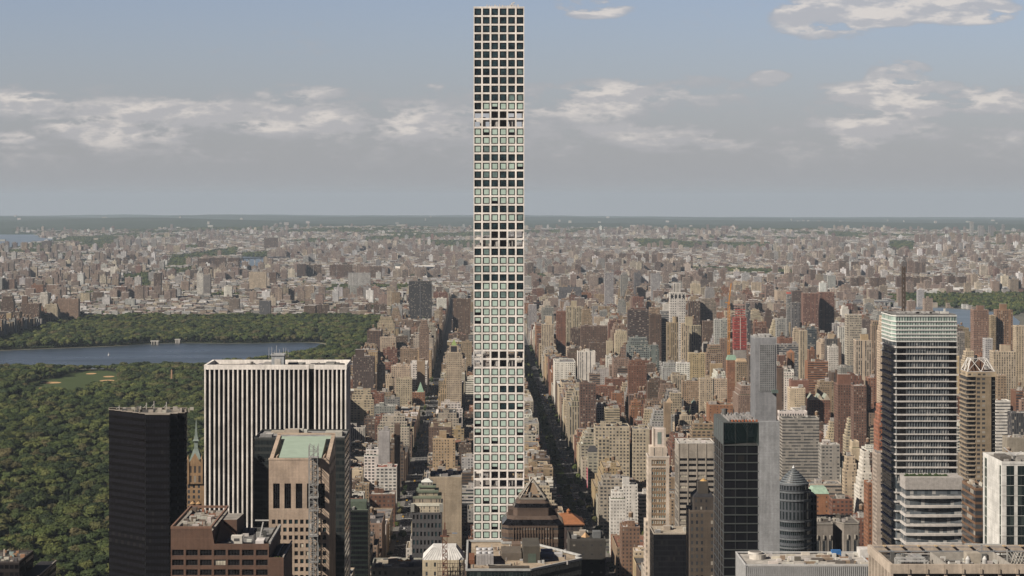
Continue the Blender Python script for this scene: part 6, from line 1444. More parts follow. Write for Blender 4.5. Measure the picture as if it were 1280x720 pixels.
B(861, 883, 442, 70, 'tan', (.5, .5, 3, 3.1), 'plain golden wall block right of the white gridded house', 18, 24, col=(.42, .34, .2))
B(883, 903, 432, 80, 'tan', (.55, .6, 3, 3), 'tan balcony tower with a stepped top left of the mansard towers', 18, 24, setback=2)
B(890, 905, 455, 58, 'buff', NO, 'blank yellow-tan wall with a red shed on its roof', 16, 18)
B(846, 862, 454, 60, 'white', WD, 'small white gridded house among brick buildings', 16, 16)
B(899, 909, 424, 80, 'pink brick', PU, 'pale pinkish tower below the orange crane', 16, 20)
B(866, 890, 452, 44, 'cream', NO, 'low cream roofs below the golden wall', 14, 6)
B(864, 872, 508, 22, 'limestone', WD, 'small domed church with a green dome', 13, 12, short='the green dome', name='church', ex=xblock('dome'), bulk=0, det=0, cat='church')
B(853, 874, 477, 52, 'tan', PU, 'long tan brick block above the green dome', 18, 14, bulk=2)
B(875, 891, 474, 58, 'cream', (.4, .6, 3, 3.2), 'cream block of even windows above the green dome', 18, 26, tank=1)
B(893, 909, 474, 58, 'cream', PU, 'cream block with dark roof hut right above the black lantern tower', 18, 24, tank=1)
B(812, 825, 478, 60, 'brown', (.4, .5, 3, 3.1), 'brown brick house with white trim in the brick cluster', 18, 26, tank=1)
B(838, 852, 492, 52, 'cream', (.55, .6, 3.4, 3.4), 'cream house with large black windows and green terrace', 16, 18)
B(833, 841, 504, 62, 'tan', NO, 'brown and cream narrow tower with gabled cap', 12, 20, ex=xblock('pyramid', at=(833, 841, 497), col=(.4, .3, .2)), bulk=0)
B(765, 780, 492, 46, 'orange brick', PU, 'orange brick house with pale window heads, right of the brown stepped tower', 18, 22, tank=1, bulk=2)
B(788, 802, 503, 46, 'orange brick', PU, 'orange brick stepped house left of the cream blocks', 18, 20, setback=1, tank=1)
B(745, 768, 483, 44, 'red brick', PU, 'long red roofed brick block with a row of small windows', 18, 12, rname='reddish', rcol=(.3, .12, .07))
B(725, 745, 480, 92, 'brown', (.45, .5, 3.3, 3.3), 'dark brown stepped tower with white dotted windows beside the wide avenue', 20, 60, short='the dark brown stepped tower', col=(.14, .085, .065), bulk=1)
B(744, 787, 534, 74, 'limestone', (.5, .5, 3.6, 3.6), 'broad beige institutional block with two rows of wide windows', 30, 45, short='the broad beige block', bulk=3, col=(.46, .40, .30))
B(788, 809, 537, 72, 'limestone', (.5, .5, 3.6, 3.6), 'right wing of the broad beige block, cut by dark vertical slots', 28, 30, col=(.46, .40, .30))
B(748, 762, 549, 68, 'cream', BIG, 'lower cream wing in front of the broad beige block', 14, 36, bulk=0)
B(735, 747, 566, 48, 'limestone', WD, 'pale house with a dark mansard roof on the wide avenue', 16, 30, ex=xblock('mansard', h=7, col=(.06, .06, .065)), bulk=0)
B(763, 782, 616, 56, 'white', (.32, .42, 2.6, 3.1), 'white apartment house of small black windows facing the wide avenue', 16, 60, short='the white apartment house', setback=1, bulk=1, col=(.68, .66, .62))
B(779, 797, 607, 52, 'white', (.34, .42, 2.8, 3.1), 'taller white rear wing with a blank bulkhead, behind the white apartment house', 16, 40, ex=xblock('top', at=(779, 787, 597), col=(.7, .69, .66)), bulk=0, col=(.68, .66, .62))
B(798, 811, 619, 40, 'white', RB, 'white house with dark window bands left of the slender stone tower', 14, 20)
B(777, 800, 660, 48, 'brown', PU, 'brown brick house with crowded roof near the bottom, left of the black glass box', 22, 20, bulk=3, tank=1, col=(.2, .12, .08))
B(793, 808, 690, 40, 'cream', PU, 'small cream house with dormers at the bottom left of the black glass box', 16, 16)
B(758, 766, 673, 44, 'orange brick', (.4, .6, 3, 3.3), 'narrow orange brick house near the bottom edge, right of the dark brown block', 30, 20)
B(838, 848, 625, 40, 'tan', PU, 'tan house right of the slender stone tower', 14, 18)
B(855, 863, 614, 46, 'pale grey', PU, 'pale grey house with steep roof left of the dark stone tower', 14, 20, bulk=0, ex=xblock('mansard', h=5, col=(.3, .3, .3)))
# between the grey slab and the banded tower
B(1004, 1023, 367, 118, 'brown', (.5, .5, 3, 3), 'leftmost of three brown project towers with jagged edges', 28, 40, short='the three brown project towers', bulk=0, col=(.19, .10, .075))
B(1024.5, 1043, 366, 118, 'brown', (.5, .5, 3, 3), 'rightmost of three brown project towers with jagged edges', 28, 40, bulk=0, col=(.19, .10, .075))
B(990, 1003, 364, 116, 'brown', (.6, .5, 3, 3), 'darker brown tower behind the leftmost project tower', 22, 20, bulk=0, col=(.12, .09, .08))
B(984, 989.5, 368, 122, 'grey', (.7, .6, 2.6, 3.1), 'thin grey glass tower with a red hoist top', 16, 34, short='the red-topped grey tower', ex=xblock('top', at=(984, 989, 365), col=(.5, .12, .09)), bulk=0)
B(990, 1000, 379, 108, 'dark grey', (.7, .6, 2.6, 3.1), 'dark grey glass slab touching the red-topped grey tower', 18, 24, bulk=0)
B(1014, 1027, 389, 72, 'tan', (.4, .5, 3, 3), 'tan ribbed tower in front of the brown project towers', 20, 20)
B(971, 983, 399, 100, 'pale grey', (.55, .6, 3, 3.1), 'white and black gridded tower left of the red-topped tower', 18, 30, bulk=1)
B(1010, 1021, 412, 92, 'dark grey', (.9, .6, 3, 3.2), 'dark blue glass office block right of the tan shaft', 18, 20, mat=0, col=(.08, .10, .11))
B(1000, 1009, 414, 104, 'cream', (.35, .9, 3.6, 3.1), 'tan frame shaft with dark centre line', 16, 34, bulk=0)
B(992, 999, 411, 90, 'cream', PU, 'cream stepped block between the gridded tower and the tan shaft', 16, 18, setback=1)
B(972, 1001, 431, 80, 'grey', (1.0, .5, 3, 3.1), 'wide grey slab with window bands above the cream hotel block', 18, 22, bulk=1)
B(973, 982, 445, 72, 'red brick', ST, 'orange-brown ribbed tower right of the grey slab', 16, 24)
B(985, 993, 441, 76, 'orange brick', ST, 'orange brick tower with a pointed top right of the ribbed one', 16, 24, ex=xblock('pyramid', at=(985, 993, 437), col=(.3, .15, .09)), bulk=0)
B(1011, 1019, 438, 78, 'orange brick', ST, 'orange-red ribbed tower left of the white zigzag tower', 16, 22)
B(1033, 1047, 424, 92, 'dark grey', (.5, .9, 3, 3.1), 'dark tower with cream top block behind the white zigzag tower', 18, 22, ex=xblock('top', at=(1036, 1043, 417), col=(.45, .36, .25)), bulk=0, col=(.12, .11, .1))
B(1036, 1048, 434, 84, 'white', (.5, .5, 2.4, 3), 'white apartment tower with a zigzag front, left of the chequered tower', 16, 30, short='the white zigzag tower')
B(1040, 1047, 405, 98, 'pale grey', ST, 'pale grey shaft left of the yellow-white tower', 16, 16, bulk=0)
B(1047, 1058, 409, 96, 'white', (.35, .9, 3.4, 3.1), 'white and yellow panelled block right of the pale grey shaft', 16, 18, bulk=0)
B(1059, 1077, 394, 128, 'cream', (.6, .55, 2.3, 3.6), 'black and white chequered tower', 22, 56, short='the chequered tower', bulk=0, col=(.42, .38, .31))
B(1070, 1089, 426, 118, 'cream', (.5, .95, 3.2, 3.1), 'dark tower with cream vertical lines and a tan block on its roof', 22, 42, short='the cream-lined tower', ex=xblock('top', at=(1077, 1086, 418), col=(.47, .36, .22)), bulk=0)
B(1078, 1092, 400, 90, 'brown', (.4, .5, 3, 3), 'dark brown slab behind the cream-lined tower', 18, 16, bulk=0, col=(.13, .10, .09))
B(1090, 1099, 402, 120, 'tan', ST, 'pair of tan and grey shafts behind the cream balcony tower', 18, 30, bulk=0, setback=1)
B(1100, 1112, 396, 168, 'cream', (.45, .5, 2.6, 3.1), 'cream tower with sawtooth balconies touching the left of the banded glass tower', 22, 100, short='the cream balcony tower', setback=3, bulk=0, col=(.52, .42, .32))
B(983, 1002, 486, 74, 'cream', (.36, .42, 3, 3.1), 'plain cream block of small even windows with a blank side wall', 24, 30, short='the plain cream block', bulk=1, col=(.54, .45, .33))
B(989, 1011, 476, 72, 'brown', NO, 'windowless brown roof block behind the plain cream block', 20, 12, col=(.22, .11, .08))
B(1011, 1038, 500, 60, 'red brick', (.4, .5, 3.2, 3.2), 'red brick apartment house with pale gables', 22, 26, short='the gabled red brick house', ex=xblock('gables'), bulk=0)
B(1042, 1065, 481, 112, 'brown', (.42, .5, 3.0, 3.1), 'very broad dark brown brick tower with a brown roof block', 26, 90, short='the broad brown brick tower', bulk=0, col=(.16, .085, .06), ex=xblock('top', at=(1048, 1064, 468), col=(.2, .1, .07)))
B(1067, 1083, 483, 108, 'brown', (.42, .5, 3.0, 3.1), 'shaded right wing of the broad brown brick tower', 18, 40, bulk=0, col=(.16, .09, .065))
B(1085, 1098, 473, 80, 'red brick', PU, 'red brick block with patchy windows left of the cream balcony tower', 18, 22, col=(.24, .12, .08), bulk=2)
B(978, 1024, 524, 98, 'pale grey', (1.0, .42, 3.2, 3.2), 'large grey concrete apartment slab with deep window bands', 24, 75, short='the large grey banded slab', bulk=1, col=(.30, .285, .26))
B(1027, 1050, 557, 84, 'pale grey', (.62, .46, 3.2, 3.2), 'lower grey wing right of the large grey banded slab', 20, 40, col=(.30, .285, .26), bulk=1)
B(974, 1009, 515, 70, 'white', (.5, .5, 3, 8), 'white lattice-walled block just above the large grey banded slab', 14, 8, bulk=0)
B(1065, 1075, 553, 84, 'cream', NO, 'tan stepped house with blank top, right of the lower grey wing', 16, 30, setback=1, bulk=0)
B(1057, 1075, 525, 62, 'cream', WD, 'cream stepped terrace house beside the broad brown tower', 18, 16, setback=3)
B(1049, 1066, 572, 74, 'cream', (.45, .5, 3, 3.1), 'tan brick apartment house with rounded bay in front of the lower grey wing', 18, 44, setback=2, short='the tan bay-fronted house')
B(1074, 1094, 566, 88, 'white', (.4, .45, 3, 3.1), 'white house climbing in many terraces, left of the red and white tower', 26, 50, setback=5, short='the white many-terraced house', bulk=0, col=(.66, .63, .57))
B(1098, 1112, 508, 150, 'orange brick', (.4, .6, 3.0, 3.3), 'tall red brick tower with white trim left of the banded glass tower', 20, 110, short='the red and white tower', setback=2, bulk=0, col=(.34, .14, .085))
B(1088, 1098, 536, 60, 'cream', RB, 'low cream block with window bands left of the red and white tower', 16, 10)
B(1014, 1036, 619, 80, 'orange brick', (.3, .4, 4, 3.6), 'orange brick building with a green copper hip roof', 18, 34, short='the green hip roof', ex=xblock('mansard', h=6, col=(.32, .45, .36)), bulk=0)
B(1040, 1066, 625, 70, 'red brick', (.55, .5, 3.6, 3.4), 'dark red brick house with broad windows right of the green hip roof', 20, 26, rname='dark', rcol=(.1, .1, .09), bulk=2)
B(1012, 1052, 606, 62, 'limestone', RB, 'low pale roof with parapet behind the green hip roof', 24, 8)
B(1085, 1096, 605, 92, 'orange brick', (.42, .5, 3.2, 3.2), 'narrow brick side of a house right of the white many-terraced house', 18, 50, bulk=0)
B(1096, 1108, 568, 120, 'cream', (.5, .5, 2.6, 3.3), 'narrow grey-beige tower of paired windows against the banded glass tower', 18, 90, bulk=0, col=(.4, .34, .29))
# right of the banded tower
B(1197, 1206, 416, 112, 'grey', (.5, .6, 2.6, 3.1), 'grey-brown tower touching the right of the banded glass tower', 20, 28, bulk=0, col=(.24, .22, .2))
B(1217, 1236, 388, 132, 'brown', (.4, .55, 2.6, 3.0), 'brown ribbed tower standing before the blue river', 22, 50, short='the brown riverside tower', ex=xblock('top', at=(1222, 1230, 382)), bulk=0, col=(.25, .155, .115))
B(1246, 1266, 388, 130, 'brown', (.42, .7, 3.4, 3.2), 'brown tower with black window lines and a notched top at the far right', 22, 55, short='the notched brown tower', ex=xblock('top', at=(1251, 1259, 380)), bulk=0, col=(.26, .16, .10))
B(1239, 1245, 395, 124, 'tan', PU, 'tan slab touching the left of the notched brown tower', 20, 40, bulk=0)
B(1242, 1270, 440, 122, 'cream', (.4, .8, 3.2, 3.1), 'cream tower with dark vertical windows and a blank top block', 22, 46, short='the cream blank-topped tower', ex=xblock('top', at=(1252, 1264, 431)), bulk=0)
B(1232, 1241, 424, 116, 'pale grey', (.45, .5, 2.8, 3), 'grey and white slab left of the cream blank-topped tower', 18, 26, bulk=0)
B(1196, 1204, 446, 118, 'cream', NO, 'cream blank-sided tower with yellow tone right of the banded tower', 18, 60, bulk=0, col=(.54, .43, .27))
B(1205, 1221, 440, 104, 'cream', PU, 'cream stepped block behind the lattice-crowned tower', 20, 18, setback=2)
B(1247, 1258, 470, 100, 'tan', PU, 'brownish tan slab in front of the cream blank-topped tower', 16, 26, bulk=0)
B(1270, 1290, 408, 120, 'cream', (.35, .8, 4, 3.1), 'pale cream tower at the right edge beside the notched brown tower', 20, 70, bulk=0)
B(1245, 1263, 502, 108, 'white', (1.0, .35, 3, 3.3), 'white slab with a blank top and thin window bands', 18, 60, short='the white banded slab', bulk=0, col=(.68, .66, .62))
B(1265, 1290, 517, 104, 'dark grey', (.5, .95, 2.2, 3.1), 'charcoal block with a white roof edge at the right', 18, 40, bulk=0, col=(.07, .07, .075), rname='white', rcol=(.6, .6, .58))
B(1259, 1290, 548, 96, 'tan', NO, 'blank tan gabled wall behind the white tower at the right edge', 18, 20, col=(.30, .27, .22))
B(1195, 1206, 497, 70, 'red brick', PU, 'small red brick house between the banded and lattice towers', 16, 16)
B(1194, 1205, 532, 66, 'white', RB, 'small white house between the banded and lattice towers', 14, 20)
B(1194, 1214, 569, 90, 'tan', NO, 'blank tan wall below the lattice tower', 14, 14, col=(.33, .29, .23))
# far left, beside the park, and beyond it
B(-12, 15, 390, 46, 'dark brown', PU, 'dark apartment house at the left edge by the park', 26, 14)
B(1, 17, 371, 74, 'brown', PU, 'brown stepped tower at the left edge of the park', 22, 12, setback=2, short='the brown stepped tower left of the park')
B(8, 14, 392, 50, 'buff', NO, 'small yellow wall beside the dark house at the left edge', 10, 14)
B(26, 49, 380, 62, 'brown', PU, 'massive brown brick block at the far left of the park', 26, 18, short='the massive brown park block', ex=xblock('top', at=(27, 34, 370)), bulk=0)
B(49.5, 60, 366, 84, 'white', (.5, .9, 3, 3.1), 'white tower right of the massive brown park block', 20, 22, bulk=0, setback=1)
B(55, 72, 381, 56, 'cream', PU, 'twin cream turreted block at the park edge', 20, 12, setback=1, bulk=2)
B(72, 98, 374, 64, 'pink brick', (.4, .6, 3, 3), 'pinkish tower block at the corner of the park trees', 22, 12, bulk=2, short='the pinkish park-corner block')
EXTRA_FAR = [
 (5, 18, 349, 50, 'pink brick', 'brown slab'), (18, 30, 344, 48, 'brown', 'brown slab'), (39, 54, 356, 42, 'orange brick', 'orange slab'), (58, 74, 356, 46, 'pink brick', 'pinkish slab'),
 (52, 64, 301, 60, 'dark brown', 'dark tower'), (27, 34, 303, 62, 'tan', 'tan spire tower'), (69, 77, 305, 44, 'brown', 'brown tower'), (100, 112, 366, 40, 'cream', 'cream slab'), (116, 128, 365, 34, 'brown', 'brown block'),
 (128, 142, 335, 48, 'white', 'white slab'), (138, 147, 333, 60, 'white', 'white tower'), (142, 148, 299, 68, 'grey', 'slim grey tower'), (157, 163, 299, 68, 'grey', 'slim grey tower'), (170, 176, 299, 68, 'grey', 'slim grey tower'), (189, 195, 299, 68, 'grey', 'slim grey tower'),
 (192, 201, 341, 78, 'brown', 'dark brown tower'), (143, 150, 323, 46, 'brown', 'brown tower'), (154, 160, 322, 46, 'brown', 'brown tower'), (162, 168, 318, 52, 'brown', 'brown tower'),
 (172, 190, 359, 26, 'orange brick', 'orange brick block'), (247, 262, 323, 66, 'brown', 'brown river slab'), (261, 268, 322, 66, 'dark brown', 'brown river slab'), (268, 282, 322, 66, 'brown', 'brown river slab'), (285, 299, 322, 66, 'brown', 'brown river slab'),
 (246, 254, 341, 82, 'white', 'white-edged tower'), (254, 263, 343, 80, 'grey', 'grey tower'), (217, 225, 307, 56, 'cream', 'cream tower'), (247, 257, 301, 62, 'brown', 'brown tower'), (205, 212, 291, 54, 'cream', 'cream tower'), (280, 290, 358, 50, 'white', 'white gabled tower'),
 (311, 333, 340, 72, 'cream', 'cream-framed dark tower'), (330, 347, 297, 82, 'brown', 'brown double tower'), (336, 345, 340, 58, 'brown', 'brown slab'), (371, 382, 330, 66, 'dark brown', 'dark brown slab'), (383, 391, 331, 62, 'brown', 'brown slab'), (392, 401, 331, 62, 'brown', 'brown slab'),
 (412, 420, 331, 62, 'brown', 'red-brown slab'), (421, 430, 331, 62, 'brown', 'red-brown slab'), (430, 440, 331, 62, 'brown', 'red-brown slab'), (450, 462, 333, 60, 'pink brick', 'red-brown slab'), (463, 477, 333, 60, 'brown', 'red-brown slab'),
 (435, 463, 341, 70, 'pale grey', 'white ribbed slab'), (436, 452, 357, 48, 'pale grey', 'pale block'), (405, 412, 313, 52, 'grey', 'grey tower'), (484, 490, 363, 58, 'cream', 'cream tower'), (490, 500, 365, 56, 'tan', 'tan tower'), (505, 508, 370, 40, 'white', 'white tower'),
 (324, 338, 376, 52, 'dark grey', 'dark glass block'), (380, 394, 382, 34, 'brown', 'brick project block'), (395, 402, 381, 36, 'brown', 'brick project block'), (403, 411, 381, 36, 'brown', 'brick project block'), (420, 427, 380, 36, 'brown', 'brick project block'), (428, 436, 380, 36, 'brown', 'brick project block'), (448, 456, 381, 34, 'brown', 'brick project block'), (457, 464, 380, 36, 'brown', 'brick project block'), (467, 474, 380, 36, 'brown', 'brick project block'), (475, 483, 381, 34, 'brown', 'brick project block'),
 (549, 553, 384, 70, 'tan', 'tan tower'), (543, 549, 388, 60, 'cream', 'cream tower'), (583, 588, 283, 70, 'brown', 'thin brown tower'),
 (671, 678, 323, 70, 'pale grey', 'grey slab'), (681, 690, 324, 68, 'grey', 'grey slab'), (709, 717, 323, 70, 'pale grey', 'grey slab'), (719, 726, 330, 58, 'brown', 'brown slab'), (757, 766, 318, 74, 'brown', 'dark tower'), (748, 756, 323, 62, 'grey', 'grey tower'),
 (756, 767, 341, 98, 'pale grey', 'white ringed tower'), (776, 785, 344, 94, 'grey', 'grey ringed tower'), (793, 801, 341, 98, 'dark grey', 'blue-grey tower'), (814, 825, 342, 98, 'pale grey', 'white ringed tower'), (699, 727, 359, 40, 'dark grey', 'long dark block'), (660, 667, 328, 60, 'brown', 'brown tower'),
 (774, 782, 317, 58, 'brown', 'brown project tower'), (784, 791, 317, 58, 'pink brick', 'brown project tower'), (795, 802, 318, 58, 'brown', 'brown project tower'), (804, 811, 317, 58, 'brown', 'brown project tower'), (815, 821, 318, 58, 'brown', 'brown project tower'), (823, 829, 316, 58, 'pink brick', 'brown project tower'), (834, 841, 317, 58, 'brown', 'brown project tower'), 
 (851, 857, 343, 62, 'brown', 'brown slab'), (860, 866, 345, 60, 'brown', 'brown slab'), (873, 879, 338, 60, 'brown', 'brown tower'), (885, 891, 340, 60, 'brown', 'brown tower'), (900, 907, 338, 60, 'pink brick', 'brown tower'), (918, 925, 352, 46, 'cream', 'cream slab'), (928, 936, 352, 46, 'cream', 'cream slab'), (940, 952, 353, 44, 'cream', 'cream slab'),
 (1012, 1020, 337, 58, 'brown', 'tan-brown project tower'), (1023, 1031, 338, 58, 'brown', 'tan-brown project tower'), (1049, 1058, 326, 62, 'brown', 'tan-brown project tower'), (1065, 1073, 327, 62, 'brown', 'tan-brown project tower'), (1075, 1084, 328, 62, 'pink brick', 'tan-brown project tower'), (1095, 1101, 331, 52, 'tan', 'tan-brown project tower'), (1102, 1109, 332, 52, 'cream', 'tan-brown project tower'),
 (1064, 1072, 347, 46, 'brown', 'brown slab by the river'), (1073, 1081, 347, 46, 'brown', 'brown slab by the river'), (1088, 1097, 347, 50, 'brown', 'brown slab by the river'), (1098, 1108, 347, 50, 'brown', 'brown slab by the river'), (1121, 1129, 346, 50, 'brown', 'brown slab by the river'), (1131, 1141, 346, 50, 'brown', 'brown slab by the river'), (1142, 1150, 347, 48, 'brown', 'brown slab by the river'), (1152, 1162, 346, 48, 'brown', 'brown slab by the river'), (1168, 1178, 345, 48, 'brown', 'brown slab by the river'), (1186, 1194, 345, 46, 'brown', 'brown slab by the river'), (1198, 1208, 346, 46, 'brown', 'brown slab by the river'),
 (1128, 1134, 327, 64, 'brown', 'pale brown tower'), (1135, 1142, 326, 64, 'pink brick', 'pale brown tower'), (1144, 1151, 327, 64, 'brown', 'pale brown tower'), (1152, 1157, 328, 62, 'brown', 'pale brown tower'), 
 (1144, 1149, 293, 74, 'pink brick', 'far pink tower'), (1151, 1156, 293, 74, 'pink brick', 'far pink tower'), (1158, 1164, 293, 74, 'pink brick', 'far pink tower'), (1166, 1171, 293, 74, 'pink brick', 'far pink tower'), (1188, 1194, 291, 84, 'tan', 'far tan tower'), (1196, 1202, 293, 80, 'pink brick', 'far tan tower'), (1205, 1210, 291, 84, 'pink brick', 'far tan tower'), (1213, 1217, 277, 140, 'pale grey', 'slim far tower'), (1223, 1230, 282, 110, 'grey', 'far grey tower'), (1236, 1242, 282, 110, 'grey', 'far grey tower'), (1253, 1256, 281, 120, 'grey', 'far grey tower'), (1246, 1252, 293, 80, 'tan', 'far tan tower'), (1259, 1265, 293, 80, 'pink brick', 'far tan tower'), (1268, 1275, 294, 80, 'pink brick', 'far tan tower'),
 (922, 926, 291, 74, 'grey', 'thin far tower'), (951, 955, 297, 60, 'tan', 'thin far tower'), (679, 686, 287, 60, 'brown', 'far brown tower'), (973, 978, 298, 54, 'pale grey', 'pale far tower'), (1208, 1216, 310, 36, 'tan', 'tan far block')]
SPLIT[0] = False
placed_specs = []
LAND.append((-9e5, -9e5, 4100, 4101, 0, 1196, 1262, 386, 44, None)); LAND.append((-9e5, -9e5, 5400, 5401, 0, 1110, 1200, 384, 9, None))
for (x0, x1, yt, H, cn, win, label, D, vis, short, name, ex, kw) in T:
    best = None
    for dH in (0, 3, -3, 6, -6, 10, -10, 14, -14, 19, -19, 25, -25, 32, -32, 40):
        h = H + dH
        if h < 12: continue
        Y = F * (H0 - h) / (yt - CY)
        if Y < 1160: continue
        X0, X1 = PX(x0, Y), PX(x1, Y)
        for DD in (D, D * .6):
            for sh in (0, -2.5, 2.5, -5, 5):
                if spots_free(X0 + sh, X1 + sh, Y, Y + DD): best = (X0 + sh, X1 + sh, Y, Y + DD, h); break
            if best: break
        if best: break
    if not best:
        print('NOFIT', label); continue
    a, b, c, d, h = best
    s = spec(a, b, c, d, h, cn, win, name=name, extra=ex, **kw)
    s.label = label; placed_specs.append(s); land(a, b, c, d, h, vis, short)
for s in sorted(placed_specs, key=lambda s: s.y0):
    mark(s.x0, s.x1, s.y0, s.y1, s.h)
    individual(s)
# ------------------------------------------------------------------ distinct far buildings
SPLIT[0] = False
far_specs = []
ORD = ['first', 'second', 'third', 'fourth', 'fifth', 'sixth', 'seventh', 'eighth', 'ninth', 'tenth', 'eleventh', 'twelfth']
def far_y(H, yt):
    Y = 6000.0
    for _ in range(40): Y = F * (H0 - H - drop(0, Y)) / (yt - CY)
    return Y
for (x0, x1, yt, H, cn, what) in EXTRA_FAR:
    Y = far_y(H, yt); X0, X1 = PX(x0, Y), PX(x1, Y)
    for _ in range(30):
        if Y < 6700 and not spots_free(X0, X1, Y, Y + 20): Y -= 12; X0, X1 = PX(x0, Y), PX(x1, Y)
        else: break
    zb = gz((X0 + X1) / 2, Y)
    H2 = H0 - (yt - CY) * Y / F
    win = (.5, .5, max(3.0, Y / F * 1.6), max(3.1, Y / F * 1.5)) if 'project' not in what else (.4, .6, max(3.0, Y / F * 1.5), max(3.1, Y / F * 1.4))
    s = spec(X0, X1, Y, Y + 24, H2, cn, win, det=0, bulk=1, z0=zb - 2); s.px = (x0 + x1) / 2; s.py = yt; s.what = what
    s.cat = 'housing block' if ('project' in what or 'slab' in what) else 'distant tower'; s.name = 'housing_block' if s.cat == 'housing block' else 'distant_tower'
    far_specs.append(s); LAND.append((X0, X1, Y, Y + 24, H2, x0, x1, yt, 14, None))

# ------------------------------------------------------------------ the street grid's ordinary houses
fill = []
def isrc(x, y): return any(inpoly(x, y, p) for p in RIVERS)
def protect(s):
    """keep ordinary houses from standing in front of the parts of landmarks the street lets one see"""
    px0, px1 = CX + F * s.x0 / s.y0, CX + F * s.x1 / s.y0
    lim = s.h
    for l in LAND:
        if s.y0 < l[2] and px1 > l[5] + .5 and px0 < l[6] - .5:
            ymin = l[7] + l[8] * (1.0 if l[9] else .55); hmax = H0 - (ymin - CY) * s.y0 / F
            lim = min(lim, hmax)
    return lim
def add_fill(x0, x1, y0, y1, h, cn, **kw):
    if x1 - x0 < 4 or y1 - y0 < 4: return
    p0, p1 = CX + F * x0 / y0, CX + F * x1 / y0
    if p1 < -60 or p0 > 1345: return
    for l in LAND:
        if x0 < l[1] + .5 and x1 > l[0] - .5 and y0 < l[3] + .5 and y1 > l[2] - .5: return
    if isrc((x0 + x1) / 2, (y0 + y1) / 2): return
    q = rng.random()
    win = None if q < .66 else (1.0, rng.uniform(.38, .5), 4, rng.uniform(3.0, 3.5)) if q < .76 else (rng.uniform(.35, .5), 1.0, rng.uniform(2.4, 3.6), 3.2) if q < .86 and h > 30 else (rng.uniform(.5, .66), rng.uniform(.45, .6), rng.uniform(3.8, 5.2), rng.uniform(3.1, 3.6)) if q < .93 else (rng.uniform(.26, .34), rng.uniform(.35, .45), rng.uniform(2.6, 4.5), 3.1)
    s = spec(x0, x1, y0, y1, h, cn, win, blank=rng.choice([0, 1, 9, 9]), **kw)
    lim = protect(s)
    if lim < s.h:
        if lim < 8: return
        if x1 < -78 and x1 > -84 and lim < 30: lim = max(lim, 26)
        s.h = lim * rng.uniform(.93, 1); s.setback = 0 if s.h < 30 else s.setback
    fill.append(s)
def apt_color(kind):
    if kind == 'rich': return pick(rng, [('cream', 5), ('limestone', 4), ('tan', 4), ('buff', 3), ('white', 2.0), ('brown', 2.4), ('orange brick', 1), ('red brick', 1.8), ('pink brick', 2)])[0]
    if kind == 'row': return pick(rng, [('brown', 3), ('red brick', 3), ('cream', 3), ('limestone', 3), ('white', 2), ('tan', 3), ('grey', 2), ('pink brick', 2)])[0]
    return pick(rng, [('brown', 4), ('red brick', 4.4), ('tan', 3.0), ('cream', 2.6), ('white', 2.2), ('grey', 2), ('orange brick', 1.4), ('pink brick', 2.6), ('pale grey', 1.6)])[0]
cols = [('fifth', 'madison', 'rich', 'rich'), ('madison', 'park', 'rich', 'rich'), ('park', 'lexington', 'rich', 'mix'), ('lexington', 'third', 'mix', 'mix2'), ('third', 'second', 'mix2', 'mix2'), ('second', 'first', 'mix2', 'mix2'), ('first', 'york', 'mix2', 'mix')]
def avenue_h(side, s_):
    if s_ > 97: return rng.choice([16, 18, 20, 22, 24, 30]) if rng.random() < .93 else rng.uniform(40, 60)
    r = rng.random()
    if side == 'rich': return rng.uniform(46, 58) if r < .84 else (rng.uniform(24, 36) if r < .93 else rng.uniform(60, 74))
    if side == 'mix': return rng.uniform(18, 26) if r < .35 else (rng.uniform(38, 58) if r < .88 else rng.uniform(62, 95))
    return rng.uniform(14, 22) if r < .58 else (rng.uniform(30, 56) if r < .84 else rng.uniform(70, 108))
